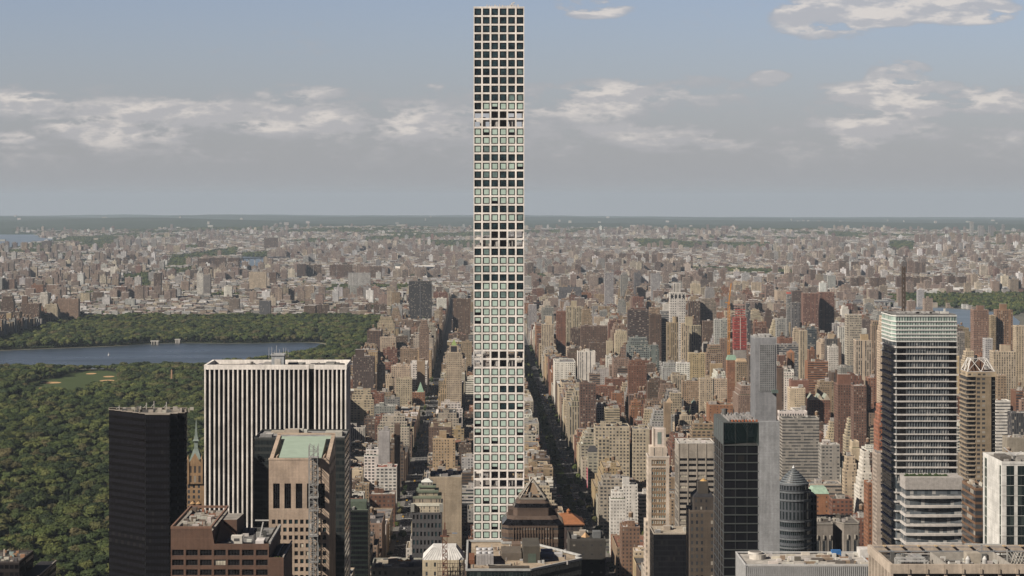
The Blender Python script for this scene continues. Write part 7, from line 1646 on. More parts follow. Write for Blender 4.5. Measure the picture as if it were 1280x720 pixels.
for s_ in range(57, 124):
    y0 = sy(s_) + (9.4 if s_ in (59, 72, 79, 86, 96, 106, 110, 116) else 8.0); y1 = sy(s_ + 1) - (9.4 if s_ + 1 in (59, 72, 79, 86, 96, 106, 110, 116) else 8.0)
    if y0 < 1215: continue
    dep = y1 - y0
    extra = [('york', 'east_end', 'mix2', 'mix')] if 78 < s_ < 91 else []
    for wa, ea, ws, es in cols + extra:
        if s_ > 94 and wa in ('york',): continue
        xa, xb = AVE[wa][0] + AVE[wa][1] + .3, AVE[ea][0] - AVE[ea][1] - .3
        # avenue frontages
        for side, xs_, sgn in ((ws, xa, 1), (es, xb, -1)):
            yy = y0
            while yy < y1 - 8:
                rich = side in ('rich',) and s_ < 97
                w_ = rng.choice([dep, dep, dep / 2]) if rich else rng.choice([dep / 2, dep / 3, dep / 4, dep])
                w_ = min(w_, y1 - yy)
                if y1 - yy - w_ < 8: w_ = y1 - yy
                d_ = rng.uniform(26, 38) if rich else rng.uniform(20, 30)
                h = avenue_h(side, s_)
                a, b = (xs_, xs_ + d_) if sgn > 0 else (xs_ - d_, xs_)
                add_fill(a, b, yy + .15, yy + w_ - .15, h, apt_color('rich' if rich else 'mix'), setback=(rng.choice([0, 0, 1, 2, 3]) if h > 40 else 0), tank=(rng.choice([0, 1, 1, 2]) if h > 22 else (1 if rng.random() < .25 else 0)), bulk=(2 if h > 30 else 1))
                yy += w_
        # mid-block rows back to back, with yards between
        for row in (0, 1):
            xx = xa + 39
            while xx < xb - 46:
                r = rng.random()
                if r < (.13 if s_ < 97 else .05): w_ = rng.uniform(16, 30); h = rng.uniform(28, 52); d_ = rng.uniform(22, 28)
                elif r < .16 and s_ < 97 and wa not in ('fifth', 'madison'): w_ = rng.uniform(20, 34); h = rng.uniform(60, 100); d_ = 27
                else: w_ = rng.uniform(6, 15); h = rng.uniform(13, 21); d_ = rng.uniform(15, 20)
                a, b = (y0, y0 + d_) if row == 0 else (y1 - d_, y1)
                add_fill(xx + .05, xx + w_ - .05, a, b, h, apt_color('row' if h < 24 else 'mix'), tank=(1 if h > 26 and rng.random() < .6 else 0), setback=(1 if h > 36 and rng.random() < .4 else 0), bulk=(1 if h < 24 and rng.random() < .75 else 2 if h > 24 else 0))
                xx += w_
# west side of the park and Harlem north of the park
for yy in np.arange(3900, 6500, 26):
    for xx in np.arange(-1600, -1056, 22):
        if CX + F * xx / yy < -40 or yy > 5440: continue
        big = xx > -1095
        h = rng.uniform(36, 56) if big else rng.uniform(13, 30)
        add_fill(xx + 1, xx + 19, yy + 1, yy + rng.uniform(16, 24), h, apt_color('mix'), tank=1 if big else 0)

# painter's order over everything placed: near to far, remember distance seen in each cell
zbuf = np.full((GH, GW), 1e9)
def mark2(x0, x1, y0, y1, h, z0=0.0):
    n = 0; sx_ = sy_ = 0.0
    for a, b, t_, bt in rects(x0, x1, y0, y1, h, z0):
        a, b = int(max(0, round(min(a, b)))), int(min(GW, round(max(a, b)))); t_, bt = int(max(0, round(t_))), int(min(GH, round(bt)))
        if b > a and bt > t_:
            v_ = zbuf[t_:bt, a:b]; m = v_ > 9e8; k = int(m.sum())
            if k:
                ys_, xs_ = np.nonzero(m); sx_ += (xs_ + a).sum() * 2; sy_ += (ys_ + t_).sum() * 2; v_[m] = y0; n += k
    return n, (sx_ / n if n else 0), (sy_ / n if n else 0)
allb = [('land', l) for l in LAND if l[8] > 0] + [('fill', s) for s in fill]
allb.sort(key=lambda q: q[1][2] if q[0] == 'land' else q[1].y0)
for k, q in allb:
    if k == 'land': mark2(q[0], q[1], q[2], q[3], q[4])
    else: q.vis = mark2(q.x0, q.x1, q.y0, q.y1, q.h)
fill.sort(key=lambda s: -s.vis[0])
NIND = 190
chosen = fill[:NIND]; rest = fill[NIND:]
print('fill', len(fill), 'visible', sum(1 for s in fill if s.vis[0] > 0), 'smallest chosen', chosen[-1].vis)

# landmarks by picture position, for saying where a house stands
marks = [((l[5] + l[6]) / 2, l[7] + 12, l[9]) for l in LAND if l[9]]
used = {}
def where(px, py):
    best = sorted(marks, key=lambda m: math.hypot(m[0] - px, (m[1] - py) * 1.1))[:1]
    m = best[0]; dx_, dy_ = px - m[0], py - m[1]
    if abs(dx_) < 14 and dy_ > 0: d = 'below'
    elif abs(dx_) < 14: d = 'above'
    elif abs(dy_) > abs(dx_) * .7: d = ('below left of' if dx_ < 0 else 'below right of') if dy_ > 0 else ('above left of' if dx_ < 0 else 'above right of')
    else: d = 'left of' if dx_ < 0 else 'right of'
    return d, m[2], math.hypot(dx_, dy_)
def roofword(s):
    if s.tank > 1: return 'with two water tanks'
    if s.tank and s.h > 20: return 'with a water tank'
    return {'grey': 'with a grey roof', 'silver': 'with a silvery roof', 'tan': 'with a tan roof', 'dark': 'with a dark roof', 'white': 'with a white roof', 'reddish': 'with a reddish roof'}[s.rname]
def hword(s): return 'low' if s.h < 24 else 'mid-height' if s.h < 44 else 'tall' if s.h < 64 else 'high-rise'
def name_all(lst, xy):
    info = []
    for s in lst:
        px, py = xy(s); d, m, dist = where(px, py)
        base = s.base_words(s) if hasattr(s, 'base_words') else f'{hword(s)} {s.cname} building {roofword(s)}'
        info.append([s, base, d, m, dist, px])
    groups = {}
    for i in info: groups.setdefault((i[1], i[2], i[3]), []).append(i)
    for k, g in groups.items():
        g.sort(key=lambda i: i[4])
        for n, i in enumerate(g):
            lab = f'{i[1]}, {i[2]} {i[3]}'
            if len(g) > 1: lab = f'{ORD[n] if n < 12 else "farther"} {i[1]}, {i[2]} {i[3]}' if n else f'nearest {i[1]}, {i[2]} {i[3]}'
            i[0].label = lab
for s in chosen: s.det = 1
name_all(chosen, lambda s: (s.vis[1], s.vis[2]))
for s in chosen: individual(s, s.label, 'ordinary houses of the street grid')
for s in far_specs: s.base_words = lambda q: q.what
name_all(far_specs, lambda s: (s.px, s.py))
for s in far_specs: individual(s, s.label, 'distant towers and slabs')
st = MB(); W_ = lambda kind: st
for s in rest:
    if s.y0 > 3600: s.det = 0
    if s.vis[0] == 0 and s.y0 > 2500: s.det = 0; s.tank = 0
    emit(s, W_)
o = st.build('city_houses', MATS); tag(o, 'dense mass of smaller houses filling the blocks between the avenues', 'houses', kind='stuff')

# ------------------------------------------------------------------ the far city, past the end of the park
def vnoise(seed):
    g = np.random.RandomState(seed).rand(64, 64)
    def f(x, y):
        x = x % 63; y = y % 63; i, j = int(x), int(y); u_, v_ = x - i, y - j; u_ = u_ * u_ * (3 - 2 * u_); v_ = v_ * v_ * (3 - 2 * v_)
        return (g[j, i] * (1 - u_) + g[j, i + 1] * u_) * (1 - v_) + (g[j + 1, i] * (1 - u_) + g[j + 1, i + 1] * u_) * v_
    return f
N1, N2, N3 = vnoise(3), vnoise(11), vnoise(29)
def wooded(x, y):
    w_ = .6 * N1(x / 620 + 20, y / 900) + .4 * N2(x / 210 + 30, y / 300)
    th = .70 if y < 9000 else .70 - (y - 9000) / 10000 * .16
    return w_ > th
PATCH = [(-2100, -1650, 9700, 10900), (-1240, -1010, 6900, 8000), (-760, -560, 9700, 11500), (-900, -640, 7800, 8600), (900, 2300, 7000, 7900), (1080, 1800, 6500, 6900)]
PATCHP = [[farpt(*p) for p in q] for q in (((98, 305), (148, 300), (150, 312), (110, 314)), ((154, 345), (190, 343), (190, 362), (152, 362)), ((215, 322), (300, 310), (298, 322), (240, 326), (232, 336), (205, 336)), ((1110, 371), (1290, 369), (1290, 392), (1262, 391), (1216, 386), (1180, 384), (1115, 382)), ((790, 303), (960, 306), (960, 314), (800, 310)), ((455, 300), (700, 292), (700, 296), (455, 305)), ((1110, 303), (1145, 303), (1145, 316), (1110, 314)), ((300, 318), (345, 316), (350, 322), (300, 322)), ((475, 360), (520, 359), (520, 366), (475, 366)))]
def isrc(x, y): return any(inpoly(x, y, p) for p in RIVERS)
def iswood(x, y): return any(inpoly(x, y, p) for p in PATCHP) or (y > 6500 and wooded(x, y))
fc = MB(); tree_pts = []
fl = [(l[0], l[1], l[2], l[3]) for l in LAND if l[2] > 5000]
r2 = random.Random(77)
y = 5470.0; nfar = 0
while y < 21500:
    step = 25 if y < 8000 else 30 if y < 11000 else 38
    xl, xr = -.245 * y - 60, .285 * y + 60; xx = xl
    while xx < xr:
        gx = xx + r2.uniform(-.3, .3) * step; gy = y + r2.uniform(-.3, .3) * step
        xx += step
        if y < 6650 and gx > -240:      # the avenues still run here
            if any(abs(gx - cx) < hw + 11 for cx, hw, cw in AVE.values() if cx < 1000): continue
        if isrc(gx, gy): continue
        if gy < 5440 and -1042 < gx < -238: continue
        wd = iswood(gx, gy)
        thin = max(0, (gy - 14500) / 8000)
        if wd or r2.random() < thin * .9:
            if r2.random() < (.9 if gy < 12000 else .8): tree_pts.append((gx, gy)); 
            continue
        if r2.random() < .17: tree_pts.append((gx, gy)); continue
        if any(gx + step * .5 > f[0] and gx - step * .5 < f[1] and gy + step * .5 > f[2] and gy - step * .5 < f[3] for f in fl): continue
        if gx > 1240 and gy < 5900: continue
        q = N3(gx / 260 + 9, gy / 330)
        h = r2.uniform(9, 22)
        if q > .60 and r2.random() < .16: h = r2.uniform(30, 58)
        elif r2.random() < .018: h = r2.uniform(28, 48)
        w_ = step * r2.uniform(.3, .46); d_ = step * r2.uniform(.3, .46)
        if r2.random() < .03: w_, d_, h = step * .9, step * .7, r2.uniform(7, 12)
        if h > 26: w_, d_ = r2.uniform(9, 14), r2.uniform(9, 14)
        cn = 'pink brick' if h > 28 and r2.random() < .55 else pick(r2, [('brown', 2.2), ('red brick', 1.4), ('tan', 4), ('cream', 4), ('white', 2.4), ('grey', 3.6), ('pink brick', 2.4), ('pale grey', 3)])[0]
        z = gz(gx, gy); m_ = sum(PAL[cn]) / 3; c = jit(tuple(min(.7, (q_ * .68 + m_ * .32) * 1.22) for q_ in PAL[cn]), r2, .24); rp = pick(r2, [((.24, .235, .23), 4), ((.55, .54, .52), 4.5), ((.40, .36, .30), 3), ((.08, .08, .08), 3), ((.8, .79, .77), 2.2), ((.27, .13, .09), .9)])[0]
        k = max(1.0, gy / F * 1.3)
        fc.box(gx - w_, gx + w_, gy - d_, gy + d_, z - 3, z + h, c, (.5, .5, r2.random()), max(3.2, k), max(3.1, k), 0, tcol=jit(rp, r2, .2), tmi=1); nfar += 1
        if h > 26: fc.box(gx - 3, gx + 3, gy - 3, gy + 3, z + h - .1, z + h + 5, c, mi=0)
    y += step
print('far houses', nfar, 'far trees', len(tree_pts))
# sparse pale roofs in the wooded hills
for i in range(60):
    gy = r2.uniform(16000, 38000); gx = r2.uniform(-.24, .28) * gy
    z = gz(gx, gy); w_ = r2.uniform(8, 30) * (1 if r2.random() < .9 else 2); fc.box(gx - w_, gx + w_, gy, gy + 40, z - 5, z + r2.uniform(14, 34), jit((.42, .40, .37), r2, .3), mi=2)
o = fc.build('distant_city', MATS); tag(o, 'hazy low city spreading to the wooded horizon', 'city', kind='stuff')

# stadium, white warehouses, railway bridge: long things in the far city
def stadium():
    Y = far_y(38, 334); x0, x1 = PX(493, Y), PX(547, Y); z = gz(0, Y); cx, cy = (x0 + x1) / 2, Y + 90; r = empty('stadium', (cx, cy, z), 'long white arcaded stadium in the far city, left of the very tall white tower', 'stadium')
    a = (x1 - x0) / 2; n = 28; P = [(cx + a * math.cos(2 * math.pi * i / n), cy + 90 * math.sin(2 * math.pi * i / n)) for i in range(n)]; Q = [(cx + (p[0] - cx) * .72, cy + (p[1] - cy) * .72) for p in P]
    m = MB(); m.prism(P, z - 2, z + 36, (.62, .58, .52), (.4, .6, .3), 12, 18, 0, top=False); part(m, 'wall', MATS, r)
    m = MB()
    for i in range(n): j = (i + 1) % n; m.face([(*P[i], z + 36), (*P[j], z + 36), (*Q[j], z + 26), (*Q[i], z + 26)], None, (.25, .28, .33), (0, 0, 0), 2); m.face([(*P[i], z + 36.1), (*P[j], z + 36.1), (*P[j], z + 40), (*P[i], z + 40)], None, (.7, .68, .64), (0, 0, 0), 2); m.face([(*Q[j], z + 26), (*Q[i], z + 26), (*Q[i], z), (*Q[j], z)], None, (.2, .23, .3), (0, 0, 0), 2)
    part(m, 'stand', MATS, r)
stadium()
def shed(xa, xb, yt, H, D, label, col, name='warehouse'):
    Y = far_y(H, yt); z = gz(0, Y); x0, x1 = PX(xa, Y), PX(xb, Y); r = empty(name, ((x0 + x1) / 2, Y + D / 2, z), label, name.replace('_', ' '))
    m = MB(); m.box(x0, x1, Y, Y + D, z - 2, z + H, tuple(c * .8 for c in col), (.5, .3, .3), 9, 9, 0, tcol=col, tmi=1); part(m, 'wall', MATS, r)
    m = MB(); n = max(2, int((x1 - x0) / 40)); w_ = (x1 - x0) / n
    for i in range(n): a = x0 + i * w_; m.prism([(a + .5, Y + 2), (a + w_ - .5, Y + 2), (a + w_ - .5, Y + D - 2), (a + .5, Y + D - 2)], z + H + .01, z + H + 3 + (i % 2) * 2, col, mi=2)
    part(m, 'roof', MATS, r)
shed(1152, 1262, 363, 13, 120, 'long white warehouse beyond the river trees at the right', (.66, .66, .65))
shed(1052, 1112, 377, 18, 60, 'long pale depot building left of the banded glass tower', (.5, .5, .47))
shed(350, 371, 339, 12, 120, 'low white sheds beside the rail bridge in the far left city', (.62, .6, .58))
shed(411, 434, 346, 12, 50, 'low blue-roofed shed in the far left city', (.10, .20, .42))
shed(345, 368, 282.5, 12, 120, 'thin row of white buildings on the wooded hill', (.75, .72, .66))
def bridge(xa, ya, xb, yb, label, n=9, H=28):
    A = farpt(xa, ya); Bp = farpt(xb, yb); A = Vector((*A, 0)); Bp = Vector((*Bp, 0)); z = drop(A.x, A.y); r = empty('bridge', (A + Bp) / 2 + Vector((0, 0, z)), label, 'bridge')
    m = MB(); m.bar((A.x, A.y, z + H), (Bp.x, Bp.y, z + H), 2.4, (.33, .34, .36), 2); m.bar((A.x, A.y, z + H + 5), (Bp.x, Bp.y, z + H + 5), .8, (.4, .4, .42), 2); part(m, 'deck', MATS, r)
    for i in range(n + 1): p = A.lerp(Bp, i / n); m = MB(); m.bar((p.x, p.y, z - 2), (p.x, p.y, z + H - 2.5), 2.6, (.4, .39, .37), 2); part(m, 'pier', MATS, r)
bridge(296, 331, 362, 328, 'grey steel bridge over the narrow river stretch, far left city')
bridge(1042, 389, 1118, 388, 'grey elevated rail viaduct left of the banded glass tower', 12, 26)

# ------------------------------------------------------------------ cranes
def tower_crane(px, yb, yt, Y, label, col, w_=1.1, jib=None):
    x = PX(px, Y); z1 = PZ(yt, Y); z0 = 0 if yb is None else PZ(yb, Y); r = empty('tower_crane', (x, Y, 0), label, 'crane'); m = MB()
    for a, b in ((-w_, -w_), (w_, -w_), (w_, w_), (-w_, w_)): m.bar((x + a, Y + b, z0), (x + a, Y + b, z1), .3, col, 2)
    z = z0; k = 0
    while z < z1 - 3:
        for b in (-w_, w_): p, q = (-w_, w_) if k % 2 else (w_, -w_); m.bar((x + p, Y + b, z), (x + q, Y + b, z + 3), .2, col, 2)
        m.bar((x + w_, Y - w_, z), (x + w_, Y + w_, z + 3), .2, col, 2); z += 3; k += 1
    part(m, 'mast', MATS, r)
    if jib: j = MB(); j.bar((x, Y, z1), (PX(jib[0], Y), Y, PZ(jib[1], Y)), .8, col, 2); j.bar((x, Y, z1 + 1), (x - 6, Y, z1 + 1), .7, col, 2); part(j, 'jib', MATS, r); c = MB(); c.box(x - 1.5, x + 1.5, Y - 2, Y + 1, z1 - 2, z1 + 2, col, mi=2); part(c, 'cab', MATS, r)
tower_crane(911, None, 379, 3330, 'orange lattice tower crane left of the red-netted tower', (.55, .25, .06), 1.5, jib=(914, 354))
tower_crane(1129.5, 393, 333, 1290, 'dark lattice crane mast rising from the banded glass tower roof', (.10, .08, .07), .8)

# pump houses on the lake shore and the boat
def pump(px, py, w_, label):
    x, y = gpt(px, py); k = y / F; r = empty('pump_house', (x, y, 0), label, 'pump house'); m = MB(); W = w_ * k
    m.box(x - W / 2, x + W / 2, y, y + 9, 1, 8, (.3, .29, .27)); part(m, 'wall', MATS, r); m = MB(); m.box(x - W / 2 - 2, x + W / 2 + 1, y - 1, y + 10, 8.01, 9.6, (.5, .49, .46), mi=2); part(m, 'roof', MATS, r)
    for a in (-.42, -.1, .25, .42): q = MB(); q.box(x + a * W - 1, x + a * W + 1, y - 1, y - .05, 0, 8, (.45, .43, .40)); part(q, 'column', MATS, r)
    for a in (-.26, .08): q = MB(); q.box(x + a * W - 1.6, x + a * W + 1.6, y - .04, y - .01, 1, 8, (.03, .03, .03), mi=2); part(q, 'doorway', MATS, r)
pump(193.5, 431.5, 9, 'left and paler of two pump houses on the far lake shore')
pump(222, 429.5, 5.5, 'right and darker of two small pump houses on the far lake shore')
x, y = gpt(136, 444.5); fr = empty('fountain', (x, y, 0), 'small white water jet on the lake near the left', 'fountain'); m = MB(); m.cone(x, y, 1.2, .4, 7, 8, (.7, .7, .7), 2); part(m, 'jet', MATS, fr); m = MB(); m.cyl(x, y, 2.2, .46, 1.4, 10, (.75, .75, .75), 2); part(m, 'base', MATS, fr)
x, y = gpt(214.5, 483); ob = empty('obelisk', (x, y, 0), 'tan stone obelisk standing among the park trees', 'obelisk'); m = MB(); sq = lambda h: [(x - h, y - h), (x + h, y - h), (x + h, y + h), (x - h, y + h)]; m.frustum(sq(1.6), sq(1.1), 3.01, 27, (.42, .27, .17), 2); m.frustum(sq(1.1), sq(.1), 27, 29, (.42, .27, .17), 2); part(m, 'shaft', MATS, ob); m = MB(); m.box(x - 2.6, x + 2.6, y - 2.6, y + 2.6, 0, 3, (.35, .28, .2), mi=2); part(m, 'pedestal', MATS, ob)
# pink banner on the avenue corner
bn = MB(); Y = 2190.0; X = 119.2 - .7; bn.box(X - .12, X, Y, Y + 14, 12, 33, (.55, .10, .16), mi=2); bn.box(X - .16, X - .13, Y + 3, Y + 11, 15, 20, (.7, .45, .5), mi=2); o = bn.build('banner', MATS); tag(o, 'large pink banner hanging on a house corner by the wide avenue', 'banner')

# ------------------------------------------------------------------ trees
def leaf_mat():
    m, t, b = newmat('foliage'); oi = t.node('ShaderNodeObjectInfo'); g = t.node('ShaderNodeNewGeometry')
    rp = t.node('ShaderNodeValToRGB'); t.l.new(oi.outputs['Random'], rp.inputs[0]); e = rp.color_ramp.elements
    e[0].position = 0; e[0].color = (.013, .024, .008, 1); e[1].position = 1; e[1].color = (.075, .066, .030, 1)
    for p, c in ((.3, (.030, .046, .013, 1)), (.6, (.050, .066, .018, 1)), (.82, (.082, .092, .026, 1)), (.92, (.055, .056, .022, 1))): q = e.new(p); q.color = c
    n = t.noise(g.outputs['Position'], .5, 3.0); k = t.mr(n, .25, .75, .75, 1.25)
    big = t.mr(t.noise(g.outputs['Position'], .006, 3.0), .3, .7, .8, 1.2); k = t.m('MULTIPLY', t.m('MULTIPLY', k, big), .72)
    t.l.new(t.mix(1.0, rp.outputs[0], t.comb(k, k, k), 'MULTIPLY'), b.inputs['Base Color']); b.inputs['Roughness'].default_value = .8; b.inputs['Specular IOR Level'].default_value = .15
    return m
M_LEAF = leaf_mat(); M_BARK = simple('bark', (.09, .07, .05), .9, 0, .3, 2)
import bmesh
def crown_mesh(seed, lobes=7, sub=2, leaves=650, tr=True):
    rg = random.Random(seed); bm = bmesh.new()
    cs = [(0, 0, .62, .62)]
    for i in range(lobes): a = i * 2.4 + rg.random(); rr_ = rg.uniform(.3, .58); cs.append((rr_ * math.cos(a), rr_ * math.sin(a), rg.uniform(.40, .95), rg.uniform(.30, .46)))
    for cx, cy, cz, cr in cs:
        r_ = bmesh.ops.create_icosphere(bm, subdivisions=sub, radius=cr)
        for v_ in r_['verts']:
            d = v_.co.copy(); f = 1 + .16 * math.sin(d.x * 17 + seed) * math.cos(d.y * 15) + .10 * math.sin(d.z * 23 + cx * 9) + rg.uniform(-.07, .07)
            v_.co = Vector((cx + d.x * f, cy + d.y * f, cz + d.z * f * .82))
    for i in range(leaves):
        cx, cy, cz, cr = rg.choice(cs); th = rg.random() * 6.283; ph = math.acos(rg.uniform(-.35, 1)); R_ = cr * rg.uniform(.95, 1.22)
        n = Vector((math.sin(ph) * math.cos(th), math.sin(ph) * math.sin(th), math.cos(ph))); p = Vector((cx, cy, cz)) + Vector((n.x, n.y, n.z * .82)) * R_
        n2 = (n + Vector((rg.uniform(-.7, .7), rg.uniform(-.7, .7), rg.uniform(-.5, .7)))).normalized(); u_ = n2.orthogonal().normalized(); v2 = n2.cross(u_); s_ = rg.uniform(.045, .10)
        bm.faces.new([bm.verts.new(p + u_ * s_ * a + v2 * s_ * b) for a, b in ((-1, -.6), (.4, -1), (1, .5), (-.3, 1))])
    for f in bm.faces: f.material_index = 0
    return bm
def trunk_into(bm, mi=1):
    def seg(a, b, r0, r1, n=6):
        a, b = Vector(a), Vector(b); d = (b - a).normalized(); u_ = d.orthogonal().normalized(); v_ = d.cross(u_)
        A = [bm.verts.new(a + (u_ * math.cos(q * 6.283 / n) + v_ * math.sin(q * 6.283 / n)) * r0) for q in range(n)]; B_ = [bm.verts.new(b + (u_ * math.cos(q * 6.283 / n) + v_ * math.sin(q * 6.283 / n)) * r1) for q in range(n)]
        for q in range(n): f = bm.faces.new([A[q], A[(q + 1) % n], B_[(q + 1) % n], B_[q]]); f.material_index = mi
    seg((0, 0, -.6), (0, 0, .35), .06, .04); seg((0, 0, .1), (.3, .1, .6), .03, .015); seg((0, 0, .15), (-.25, .2, .65), .03, .015); seg((0, 0, .05), (.05, -.3, .6), .03, .012)
def to_mesh(bm, name, mats):
    me = bpy.data.meshes.new(name); bm.to_mesh(me); bm.free()
    for m in mats: me.materials.append(m)
    return me
CR = [to_mesh(crown_mesh(i + 1), 'crown', [M_LEAF]) for i in range(5)]
tb = bmesh.new(); trunk_into(tb, 0); TR = to_mesh(tb, 'trunk', [M_BARK])
protos = bpy.data.collections.new('tree_kinds')
for i in range(5):
    bm = crown_mesh(i + 11, 6, 2, 320); trunk_into(bm); o = bpy.data.objects.new('tree_kind', to_mesh(bm, 'tree_kind', [M_LEAF, M_BARK])); protos.objects.link(o)
protos2 = bpy.data.collections.new('far_tree_kinds')
for i in range(4):
    bm = crown_mesh(i + 31, 4, 1, 40); o = bpy.data.objects.new('far_tree_kind', to_mesh(bm, 'far_tree_kind', [M_LEAF, M_BARK])); protos2.objects.link(o)
def scatter(name, pts, coll, label, cat):
    """pts: (x, y, z, sx, sz, rot)"""
    me = bpy.data.meshes.new(name); me.from_pydata([p[:3] for p in pts], [], [])
    a = me.attributes.new('sc', 'FLOAT_VECTOR', 'POINT'); a.data.foreach_set('vector', np.array([(p[3], p[3], p[4]) for p in pts], 'f').ravel())
    a = me.attributes.new('rt', 'FLOAT_VECTOR', 'POINT'); a.data.foreach_set('vector', np.array([(0, 0, p[5]) for p in pts], 'f').ravel())
    a = me.attributes.new('pk', 'INT', 'POINT'); a.data.foreach_set('value', np.array([i * 7 + int(p[0]) for i, p in enumerate(pts)], 'i') % len(coll.objects))
    o = bpy.data.objects.new(name, me); COL.objects.link(o); tag(o, label, cat, kind='stuff')
    ng = bpy.data.node_groups.new(name, 'GeometryNodeTree'); ng.interface.new_socket('Geometry', in_out='INPUT', socket_type='NodeSocketGeometry'); ng.interface.new_socket('Geometry', in_out='OUTPUT', socket_type='NodeSocketGeometry')
    n = ng.nodes; gi = n.new('NodeGroupInput'); go = n.new('NodeGroupOutput'); ip = n.new('GeometryNodeInstanceOnPoints'); ci = n.new('GeometryNodeCollectionInfo')
    ci.inputs['Collection'].default_value = coll; ci.inputs['Separate Children'].default_value = True; ci.inputs['Reset Children'].default_value = True
    def attr(nm, ty): q = n.new('GeometryNodeInputNamedAttribute'); q.data_type = ty; q.inputs['Name'].default_value = nm; return [s for s in q.outputs if s.enabled and s.name == 'Attribute'][0]
    ng.links.new(gi.outputs[0], ip.inputs['Points']); ng.links.new(ci.outputs[0], ip.inputs['Instance']); ip.inputs['Pick Instance'].default_value = True
    ng.links.new(attr('pk', 'INT'), ip.inputs['Instance Index']); ng.links.new(attr('sc', 'FLOAT_VECTOR'), ip.inputs['Scale']); ng.links.new(attr('rt', 'FLOAT_VECTOR'), ip.inputs['Rotation']); ng.links.new(ip.outputs[0], go.inputs[0])
    md_ = o.modifiers.new('scatter', 'NODES'); md_.node_group = ng
    return o
rt_ = random.Random(21); park = []
y = 1352.0
while y < 5425:
    sp = 12.6
    xl = max(-1038, -.232 * y - 30); xx = xl
    while xx < -244:
        x_ = xx + rt_.uniform(-.42, .42) * sp; y_ = y + rt_.uniform(-.42, .42) * sp; xx += sp
        if inpoly(x_, y_, LAWN) or inpoly(x_, y_, bank): continue
        if any(inpoly(x_ + ddx, y_ - 9, bank) or inpoly(x_, y_ + 14, LAWN) and False for ddx in (0,)) : continue
        if N2(x_ / 60 + 3, y_ / 60) < .17: continue      # glades
        big = N1(x_ / 90, y_ / 90)
        f_ = rt_.random() ** 1.6; r_ = 4.6 + 9.0 * f_ + (1.6 if big > .6 else 0); h = 10.5 + 9 * f_ + rt_.uniform(-1, 2) + (2 if big > .6 else 0)
        if any(abs(x_ - a) < 60 and 3700 < y_ < 3900 for a in (-9999,)): continue
        park.append((x_, y_, r_, h))
    y += sp
# keep the view over the near shore open: low trees right in front of the lake and the field
def shore(x_, y_, h):
    if 3720 < y_ < 3900: return min(h, 8 + 8 * N3(x_ / 30, y_ / 30))
    for k in (14, 30, 46):
        if inpoly(x_, y_ + k, LAWN): return min(h, 6)
    return h
park = [(a, b, c, shore(a, b, d)) for a, b, c, d in park]
street = []
for k in range(130):
    y_ = 1730 + k * 20.5
    if abs(((y_ - sy(57)) / 80.5) % 1 - 0) < .14 or abs(((y_ - sy(57)) / 80.5) % 1 - 1) < .14: continue
    for x_ in (94.5, 99.8): street.append((x_ + rt_.uniform(-1, 1), y_ + rt_.uniform(-3, 3), rt_.uniform(2.6, 4.2), rt_.uniform(6, 9)))
    if rt_.random() < .55: street.append((115.5, y_, rt_.uniform(3, 4.5), rt_.uniform(8, 11)))
    if rt_.random() < .4: street.append((78.5, y_, rt_.uniform(3, 4.5), rt_.uniform(8, 11)))
    if rt_.random() < .22: street.append((-57.5, y_, rt_.uniform(2.6, 4), rt_.uniform(7, 10)))
    if rt_.random() < .22: street.append((-76.5, y_, rt_.uniform(2.6, 4), rt_.uniform(7, 10)))
for px, py, r_, h in ((725, 640, 5.5, 14), (728, 628, 5, 12), (712, 610, 5, 12), (722, 612, 6, 15), (736, 634, 5, 12), (702, 622, 4.5, 10), (1078, 646, 5, 12), (1082, 664, 5, 10), (503, 676, 4.5, 11)): a, b = gpt(px, py); street.append((a, b, r_, h))
def seen(x_, y_, h):
    px, py = (CX + F * x_ / y_) / 2, (CY + F * (H0 - h) / y_) / 2
    if not (2 <= px < GW - 2 and 0 <= py < GH - 1): return 0
    return F * 1.0 / y_ if zbuf[min(GH - 1, int(py) + 1), int(px)] > y_ else 0
allt = [('park', *p) for p in park] + [('street', *p) for p in street]
sc_ = sorted(range(len(allt)), key=lambda i: -seen(allt[i][1], allt[i][2], allt[i][4]) * allt[i][3])
ind = set(i for i in sc_[:300] if seen(allt[i][1], allt[i][2], allt[i][4]) > 0)
print('trees', len(allt), 'individual', len(ind), 'to y', max(allt[i][2] for i in ind))
for i in ind:
    k, x_, y_, r_, h = allt[i]
    z0 = .19 if k == 'street' else .12
    e_ = empty('tree', (x_, y_, z0), 'green leafy tree among its neighbours in the park wood' if k == 'park' else 'green tree lining the shaded avenue', 'tree', 'park trees' if k == 'park' else 'avenue trees')
    c = bpy.data.objects.new('crown', rt_.choice(CR)); COL.objects.link(c); c.parent = e_; c.scale = (r_, r_, h * .55); c.location = (0, 0, h * .28); c.rotation_euler = (0, 0, rt_.random() * 6.28)
    t_ = bpy.data.objects.new('trunk', TR); COL.objects.link(t_); t_.parent = e_; t_.scale = (h * .35, h * .35, h * .5); t_.location = (0, 0, h * .3)
scatter('park_trees', [(x_, y_, h * .28 + .1, r_, h * .55, rt_.random() * 6.28) for i, (k, x_, y_, r_, h) in enumerate(allt) if i not in ind], protos, 'broad canopy of the park wood and avenue trees', 'wood')
fp = []
for (x_, y_) in tree_pts:
    n = 2 if y_ < 9000 else 1
    for q in range(n):
        r_ = rt_.uniform(7, 12) if y_ < 9000 else rt_.uniform(13, 24); a, b = x_ + rt_.uniform(-9, 9), y_ + rt_.uniform(-9, 9)
        fp.append((a, b, gz(a, b) - 1, r_, rt_.uniform(9, 14), rt_.random() * 6.28))
